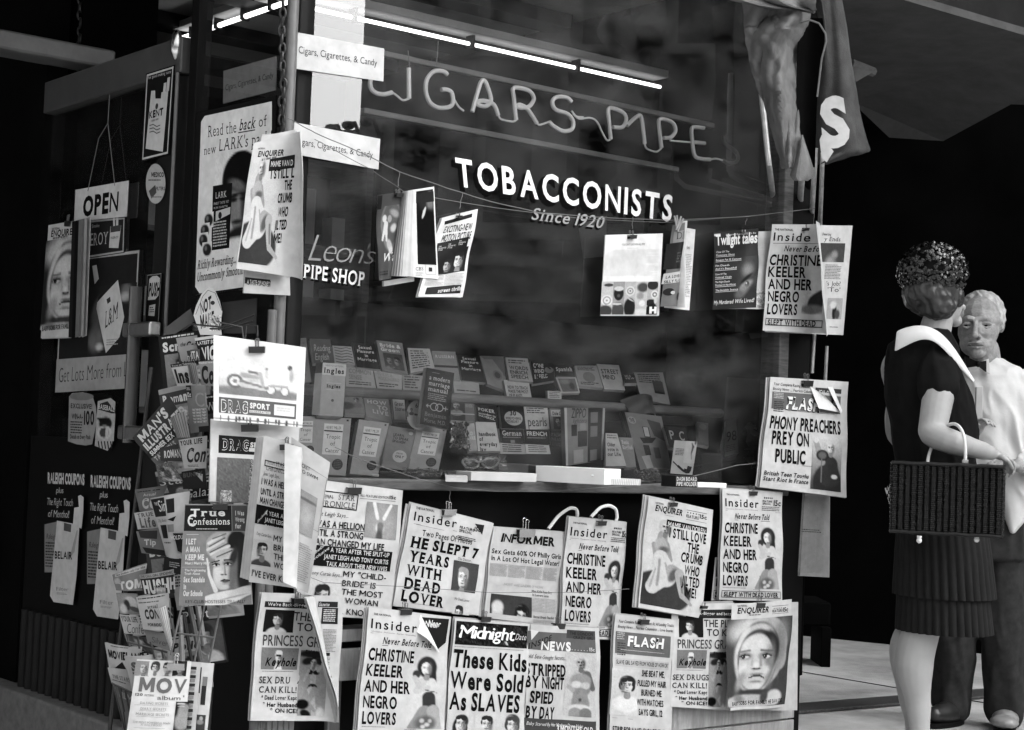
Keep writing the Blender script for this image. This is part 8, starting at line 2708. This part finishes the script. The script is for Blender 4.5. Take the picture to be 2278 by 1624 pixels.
# clothes
g = MB()
trunk(g, [(2202, 796, D + .03, 34, .055), (2206, 812, D + .02, 44, .075), (2212, 832, D + .02, 78, .1), (2216, 862, D + .02, 100, .122), (2217, 930, D + .02, 96, .145), (2216, 1040, D + .02, 88, .148), (2214, 1110, D + .02, 86, .145), (2214, 1150, D + .02, 84, .14)])
limb(g, [(2288, 862, D + .02, 38), (2322, 960, D + .0, 35), (2318, 1032, D - .12, 31), (2280, 1036, D - .22, 24)])
limb(g, [(2140, 868, D + .04, 38), (2118, 980, D + .05, 33), (2122, 1050, D - .01, 27)])
g.loft([[pt(2232, 1040, D - .15), pt(2280, 1040, D - .16), pt(2282, 1150, D - .15), pt(2252, 1184, D - .15), pt(2234, 1130, D - .14)], [pt(2232, 1040, D - .05), pt(2280, 1040, D - .05), pt(2282, 1150, D - .05), pt(2252, 1184, D - .05), pt(2234, 1130, D - .05)]])
shirt = skin(g, 'shirt', CLOTH_W, man, .006, 6)
wrinkle(shirt, .011, 10, (1, 1, .5))
g = MB()
for s_ in (-1, 1):
    q = [pt(2178, 806, D - .09), pt(2178 + s_ * 22, 800 - s_ * 2, D - .1), pt(2178 + s_ * 24, 832, D - .108), pt(2180, 818, D - .098)]
    g.loft([q, [p + Vector((0, .008, 0)) for p in q]], smooth=False)
g.build('collar', CLOTH_W, man)
g = MB()
for s_, w, dy in ((-1, 30, -4), (1, 17, 5)):
    c0 = pt(2176, 810, D - .128)
    a_ = pt(2176 + s_ * w, 797 + dy, D - .118)
    b_ = pt(2176 + s_ * w, 823 + dy, D - .118)
    F_ = Vector((0, -.016, 0))
    g.loft([[c0 + Z * .009, c0 - Z * .009, b_, a_], [c0 + Z * .007 + F_, c0 - Z * .007 + F_, b_ + F_ * .6, a_ + F_ * .6]])
g.ball(pt(2176, 810, D - .142), .011, .008, .013)
g.build('bow_tie', M['black'], man)
g = MB()
trunk(g, [(2212, 1120, D + .02, 80, .135), (2208, 1180, D + .02, 82, .14), (2202, 1240, D + .02, 84, .135)])
limb(g, [(2230, 1190, D + .02, 52), (2228, 1300, D + .01, 50), (2230, 1420, D - .01, 46), (2234, 1530, D + .01, 43), (2236, 1576, D + .01, 44)])
limb(g, [(2168, 1190, D + .02, 52), (2146, 1300, D + .03, 50), (2126, 1420, D + .03, 46), (2117, 1520, D + .05, 43), (2116, 1562, D + .05, 44)])
o = skin(g, 'trousers', TROUS, man, .008, 5)
wrinkle(o, .010, 9, (1, 1, .4), 5)
for q, mt_ in ((((2237, 1592, D + .02, 20), (2238, 1599, D - .07, 17), (2234, 1608, D - .16, 11)), mat('lighter_shoe_leather', .2, .3, .5, noise=.4)), (((2128, 1580, D + .05, 25), (2104, 1585, D - .02, 25), (2078, 1590, D - .08, 18)), LEATHER)):  # one shoe lighter and more mottled than the other
    g = MB()
    limb(g, q)
    if q[0][0] > 2200:
        g.ball(pt(2234, 1606, D - .14), pr(31, D), .07, pr(14, D))
        g.ball(pt(2236, 1596, D - .05), pr(28, D), .09, pr(19, D))
    a_, b_ = pt(*q[0][:3]), pt(*q[2][:3])
    dv = (b_ - a_)
    dv.z = 0
    dv = dv.normalized()
    c_ = (a_ + b_) / 2
    o = skin(g, 'shoe', mt_, man, .006, 4)
    g = MB()
    L_ = (b_ - a_).length
    ring = []
    for k in range(24):
        t_ = 2 * math.pi * k / 24
        ring.append(Vector((c_.x, c_.y, 0)) + dv * (math.cos(t_) * (L_ / 2 + .045)) + Vector((-dv.y, dv.x, 0)) * (math.sin(t_) * .044))
    g.loft([ring, [p + Z * .02 for p in ring]], smooth=False)
    g.build('sole', M['black'], o)

# ---- the woman
D = 6.1
wom = thing('person', 'woman seen from behind in dark dress, white collar and petalled hat, basket on arm', 'person', onground(2050, 1676))
g = MB()
g.ball(pt(2084, 645, D + .02), pr(50, D), .095, pr(60, D))
g.ball(pt(2108, 680, D + .05), pr(33, D), .062, pr(44, D))
g.ball(pt(2140, 684, D + .09), pr(9, D), .02, pr(8, D))
g.ball(pt(2124, 714, D + .06), pr(17, D), .034, pr(14, D))
g.ball(pt(2120, 668, D - .03), .008, .012, .022)
limb(g, [(2092, 690, D + .01, 32), (2078, 745, D + .01, 36)])
trunk(g, [(2066, 752, D + .01, 40, .05), (2056, 782, D, 66, .075), (2058, 840, D, 76, .10), (2072, 940, D + .02, 80, .10), (2080, 1020, D + .02, 74, .095), (2090, 1110, D + .02, 82, .11), (2090, 1200, D + .02, 80, .11)])
limb(g, [(2092, 800, D - .08, 38), (2090, 860, D - .16, 36), (2076, 948, D - .2, 32), (2078, 966, D - .22, 30), (2120, 984, D - .26, 28), (2176, 1000, D - .22, 21), (2204, 1008, D - .2, 16)])
hand(g, pt(2204, 1008, D - .2), pt(2234, 1018, D - .17) - pt(2204, 1008, D - .2), Vector((0, .2, -1)), .082, .8, 1)
limb(g, [(1996, 800, D + .06, 28), (1978, 822, D + .1, 19), (1994, 880, D + .17, 21), (1990, 934, D + .2, 22), (2000, 976, D + .24, 21), (2060, 988, D + .34, 21), (2150, 978, D + .36, 15)])
hand(g, pt(2156, 974, D + .34), pt(2184, 940, D + .3) - pt(2156, 974, D + .34), Vector((.6, -1, .1)), .085, .75, 1)
limb(g, [(2084, 1190, D, 46), (2066, 1340, D, 38), (2050, 1400, D - .01, 40), (2034, 1475, D + .0, 41), (2042, 1560, D + .02, 27), (2046, 1620, D + .02, 21), (2048, 1648, D + .02, 20)])
limb(g, [(2110, 1190, D + .04, 44), (2064, 1340, D + .07, 38), (2036, 1400, D + .1, 38), (2020, 1450, D + .12, 40), (2026, 1540, D + .13, 28), (2034, 1600, D + .14, 20), (2036, 1630, D + .14, 19)])
skin(g, 'body', SK_W, wom, .005, 4)
g = MB()
limb(g, [(2066, 1340, D, 39.5), (2050, 1400, D - .01, 41.5), (2034, 1475, D + .0, 42.5), (2042, 1560, D + .02, 28.5), (2046, 1620, D + .02, 22.5), (2048, 1652, D + .02, 22)])
skin(g, 'stocking', STOCK, wom, .006, 4)
g = MB()
limb(g, [(2064, 1340, D + .07, 39.5), (2036, 1400, D + .1, 39.5), (2020, 1450, D + .12, 41.5), (2026, 1540, D + .13, 29.5), (2034, 1600, D + .14, 21.5), (2036, 1632, D + .14, 21)])
skin(g, 'stocking', STOCK, wom, .006, 4)
for q in (((2046, 1650, D + .04, 22), (2056, 1664, D + .0, 21), (2086, 1674, D - .06, 15)), ((2034, 1632, D + .16, 21), (2046, 1644, D + .12, 20), (2076, 1652, D + .06, 14))):
    g = MB()
    limb(g, q)
    h0 = pt(q[0][0] - 4, q[0][1], q[0][2] + .03)
    g.tube([h0, Vector((h0.x, h0.y, .002))], [.02, .011], 10)
    skin(g, 'shoe', LEATHER, wom, .006, 3)
# hair under the hat
g = MB()
g.ball(pt(2072, 655, D - .01), pr(60, D), .112, pr(46, D))
g.ball(pt(2084, 676, D - .04), pr(42, D), .066, pr(32, D))
g.ball(pt(2124, 662, D + .01), pr(14, D), .05, pr(22, D))
hr = skin(g, 'hair', HAIR_D, wom, .005, 2)
wrinkle(hr, .011, 20, (1, 1, .7), 3)
# petalled hat
hat = MB()
hat.ball(pt(2075, 606, D), pr(70, D), .125, pr(60, D))
hatp = hat.build('hat', M['black'], wom)
g = MB()
hc = pt(2075, 606, D)
rx, rz = pr(74, D), pr(63, D)
for k in range(1150):
    th = math.acos(rnd.uniform(-.55, 1))
    ph = rnd.uniform(0, 2 * math.pi)
    n = Vector((math.sin(th) * math.cos(ph), math.sin(th) * math.sin(ph), math.cos(th)))
    p = hc + Vector((n.x * rx, n.y * .132, n.z * rz))
    t = (n.cross(Vector((rnd.uniform(-1, 1), rnd.uniform(-1, 1), rnd.uniform(-1, 1))))).normalized()
    w = n.cross(t)
    L, W2 = rnd.uniform(.008, .017), rnd.uniform(.005, .0085)
    lift = n * rnd.uniform(.002, .012)
    g.add([p - t * L * .5, p + w * W2 * .8 - t * L * .1 + lift * .4, p + w * W2 * .8 + t * L * .6 + lift * .8, p + t * L + lift, p - w * W2 * .8 + t * L * .6 + lift * .8, p - w * W2 * .8 - t * L * .1 + lift * .4, p + lift * .9 + t * L * .25], [(0, 1, 6), (1, 2, 6), (2, 3, 6), (3, 4, 6), (4, 5, 6), (5, 0, 6)], True)
g.build('petal_covering', PETAL, hatp)
# dress: bodice, sleeve, two pleated tiers
g = MB()
trunk(g, [(2068, 736, D, 44, .066), (2056, 768, D, 76, .092), (2054, 810, D, 82, .108), (2066, 880, D + .01, 94, .118), (2078, 960, D + .02, 96, .115), (2084, 1020, D + .02, 88, .105), (2092, 1100, D + .02, 96, .12), (2096, 1180, D + .02, 102, .13)])
limb(g, [(2080, 792, D - .05, 46), (2088, 830, D - .12, 44), (2087, 866, D - .16, 42)])
limb(g, [(2004, 795, D + .03, 34), (1998, 830, D + .06, 26)])
o = skin(g, 'bodice', CLOTH_D, wom, .007, 5)
wrinkle(o, .008, 11, (1, 1, .5), 9)
for nm, rows in (('skirt_tier', [(2096, 1168, D + .02, 100, .14), (2098, 1240, D + .02, 104, .175), (2100, 1325, D + .02, 108, .2)]), ('skirt_tier', [(2096, 1280, D + .02, 97, .17), (2098, 1340, D + .02, 99, .185), (2100, 1404, D + .02, 102, .19)])):
    g = MB()
    trunk(g, rows, 180, 0, 36, .09, cap=False)
    b_ = len(g.v)
    trunk(g, [(x, y, d, w * .985, dp * .985) for x, y, d, w, dp in rows], 180, 0, 36, .09, cap=False)
    g.build(nm, CLOTH_P, wom)
# white collar round the shoulders
inn = [(982, 752), (1050, 726), (1130, 714), (1200, 728), (1270, 772), (1345, 860), (1420, 985), (1468, 1060)]
out = [(968, 884), (1030, 850), (1105, 812), (1170, 800), (1235, 825), (1310, 905), (1390, 1005), (1452, 1072)]
g = MB()
dI = (D - .09, D - .11, D - .12, D - .125, D - .125, D - .13, D - .12, D - .11)
dO = (D - .115, D - .135, D - .15, D - .16, D - .165, D - .165, D - .14, D - .12)
rows = []
for t_ in (0, .12, .3, .5, .7, .88, 1):
    row = []
    for (a, b), (c, d), e, f in zip(inn, out, dI, dO):
        X, Y = px('E', a + (c - a) * t_, b + (d - b) * t_)
        row.append(pt(X, Y, e + (f - e) * t_ - .012 * math.sin(math.pi * t_)))
    rows.append(row)
n_ = len(rows[0])
V1 = [p for r in rows for p in r]
V2 = [p + Vector((0, .006, 0)) for p in V1]
F1 = [(j * n_ + i, (j + 1) * n_ + i, (j + 1) * n_ + i + 1, j * n_ + i + 1) for j in range(6) for i in range(n_ - 1)]
K_ = len(V1)
rim = list(range(n_)) + [j * n_ + n_ - 1 for j in range(1, 7)] + [6 * n_ + i for i in range(n_ - 2, -1, -1)] + [j * n_ for j in range(5, 0, -1)]
F3 = [(rim[k], rim[(k + 1) % len(rim)], K_ + rim[(k + 1) % len(rim)], K_ + rim[k]) for k in range(len(rim))]
g.add(V1 + V2, F1 + [tuple(K_ + i for i in f[::-1]) for f in F1] + F3, True)
o = g.build('collar', CLOTH_W, wom)
sm = o.modifiers.new('smooth', 'SUBSURF')
sm.levels = sm.render_levels = 2

# small pale folder in the two people's hands
g = MB()
a = pt(2172, 860, D + .3)
g.box(a, pt(2187, 860, D + .3) - a, Vector((.01, .05, 0)), Z * -pr(100, D), .002)
tag(g.build('folder', M['box']), 'slim pale folder held upright between the woman and the man', 'folder')

# ---- wicker basket on her forearm
DB = 5.72
bk = thing('basket', 'dark square wicker basket with white handles, hanging from the woman\'s forearm', 'basket', pt(2108, 1192, DB))
a, b = pt(1984, 1040, DB + .06), pt(2232, 1028, DB - .05)
uu = (b - a)
uu.z = 0
W_b = uu.length
uu.normalize()
vv = Vector((-uu.y, uu.x, 0))
zt, zb = (a.z + b.z) / 2, pt(2108, 1188, DB).z
WICK = mat('dark_wicker', .009, .5, .25, noise=.6, scale=60)
g = MB()
g.box(a + uu * .012 + vv * .012 + Z * (zb - a.z), uu * (W_b - .024), vv * .15, Z * (zt - zb - .004))
NR = 17
nrow = 34
for side in (0, 1):
    for i in range(NR):
        c = a + uu * (W_b * (i + .5) / NR) + vv * (.008 if side == 0 else .166)
        rr = W_b / NR * .405
        for j in range(nrow):
            z0 = zb + (zt - zb) * j / nrow
            z1 = zb + (zt - zb) * (j + 1) / nrow
            k = rr * (1 + .12 * rnd.uniform(-1, 1))
            zm = (z0 + z1) / 2
            g.tube([Vector((c.x, c.y, zm)) - uu * k, Vector((c.x, c.y, zm)) - uu * k * .55 - vv * (k * .8 if side == 0 else -k * .8), Vector((c.x, c.y, zm)) + uu * k * .55 - vv * (k * .8 if side == 0 else -k * .8), Vector((c.x, c.y, zm)) + uu * k], (z1 - z0) * .52, 5, cap=False)
for e in (0, 1):
    for j in range(nrow):
        z = zb + (zt - zb) * (j + .5) / nrow
        c = a + uu * (W_b * e)
        g.tube([Vector((c.x, c.y, z)) + vv * q + uu * (.004 * math.sin(q * 160 + j * 3.1)) for q in [k * .17 / 10 for k in range(11)]], (zt - zb) / nrow * .5, 5)
g.build('wicker_weave', WICK, bk)
for z in (zb, zt):
    g = MB()
    c = [a + uu * 0, a + uu * W_b, a + uu * W_b + vv * .17, a + vv * .17]
    pp = []
    for i in range(4):
        for k in range(10):
            pp.append(c[i].lerp(c[(i + 1) % 4], k / 10))
    g.tube([Vector((p.x, p.y, z + .002 * math.sin(i * 2.4))) for i, p in enumerate(pp)], .0065, 7, close=True)
    g.build('wicker_rim', WICK, bk)
g = MB()
g.box(Vector((a.x, a.y, zt)), uu * W_b, vv * .17, Z * .006, .002)
g.build('lid', WICK, bk)
HNDL = mat('white_plastic_handle', .62, .35, .5, noise=.05)
for q in (((2147, 1036, 5.75), (2148, 1000, 5.755), (2145, 970, 5.765), (2136, 950, 5.78), (2122, 941, 5.83), (2104, 948, 5.885), (2084, 972, 5.91), (2070, 1000, 5.89), (2064, 1022, 5.86), (2063, 1042, 5.82)),):
    g = MB()
    pts = [pt(x, y, e) for x, y, e in q]
    for _ in range(2):
        n = [pts[0]]
        for p, r in zip(pts, pts[1:]):
            n += [p.lerp(r, .25), p.lerp(r, .75)]
        pts = n + [pts[-1]]
    g.tube(pts, .0058, 10)
    g.build('handle', HNDL, bk)
for x, y, e in ((2063, 1036, 5.815), (2147, 1030, 5.74)):
    g = MB()
    g.box(pt(x - 7, y + 2, e), uu * pr(14, DB), vv * .012, Z * pr(10, DB), .003)
    g.build('handle_plate', M['nickel'], bk)
for x, y in ((2045, 1200), (2173, 1198)):
    g = MB()
    p = pt(x, y - 8, DB + .0)
    g.tube([p, p - Z * .012], [.009, .007], 10)
    g.ball(p - Z * .016, .0095)
    g.build('foot_peg', HNDL, bk)
P = Sheet('C', (915, 140), (935, 150), (935, 330), (922, 335), plane=lambda x, y, d: at(x, y, DB + .1), d=0)
P.poly([(-170, 25), (60, 0), (100, 0), (100, 100), (60, 100)], .62)
for i in range(5):
    for j in range(9):
        if (i + j) % 2:
            x, y = -120 + i * 48, 8 + j * 10
            if x + 20 > -170 + abs(y - 25) * 2.4:
                P.rect(x, y, x + 48, y + 10, .02)
P.build('check_lining', M['print'], bk)
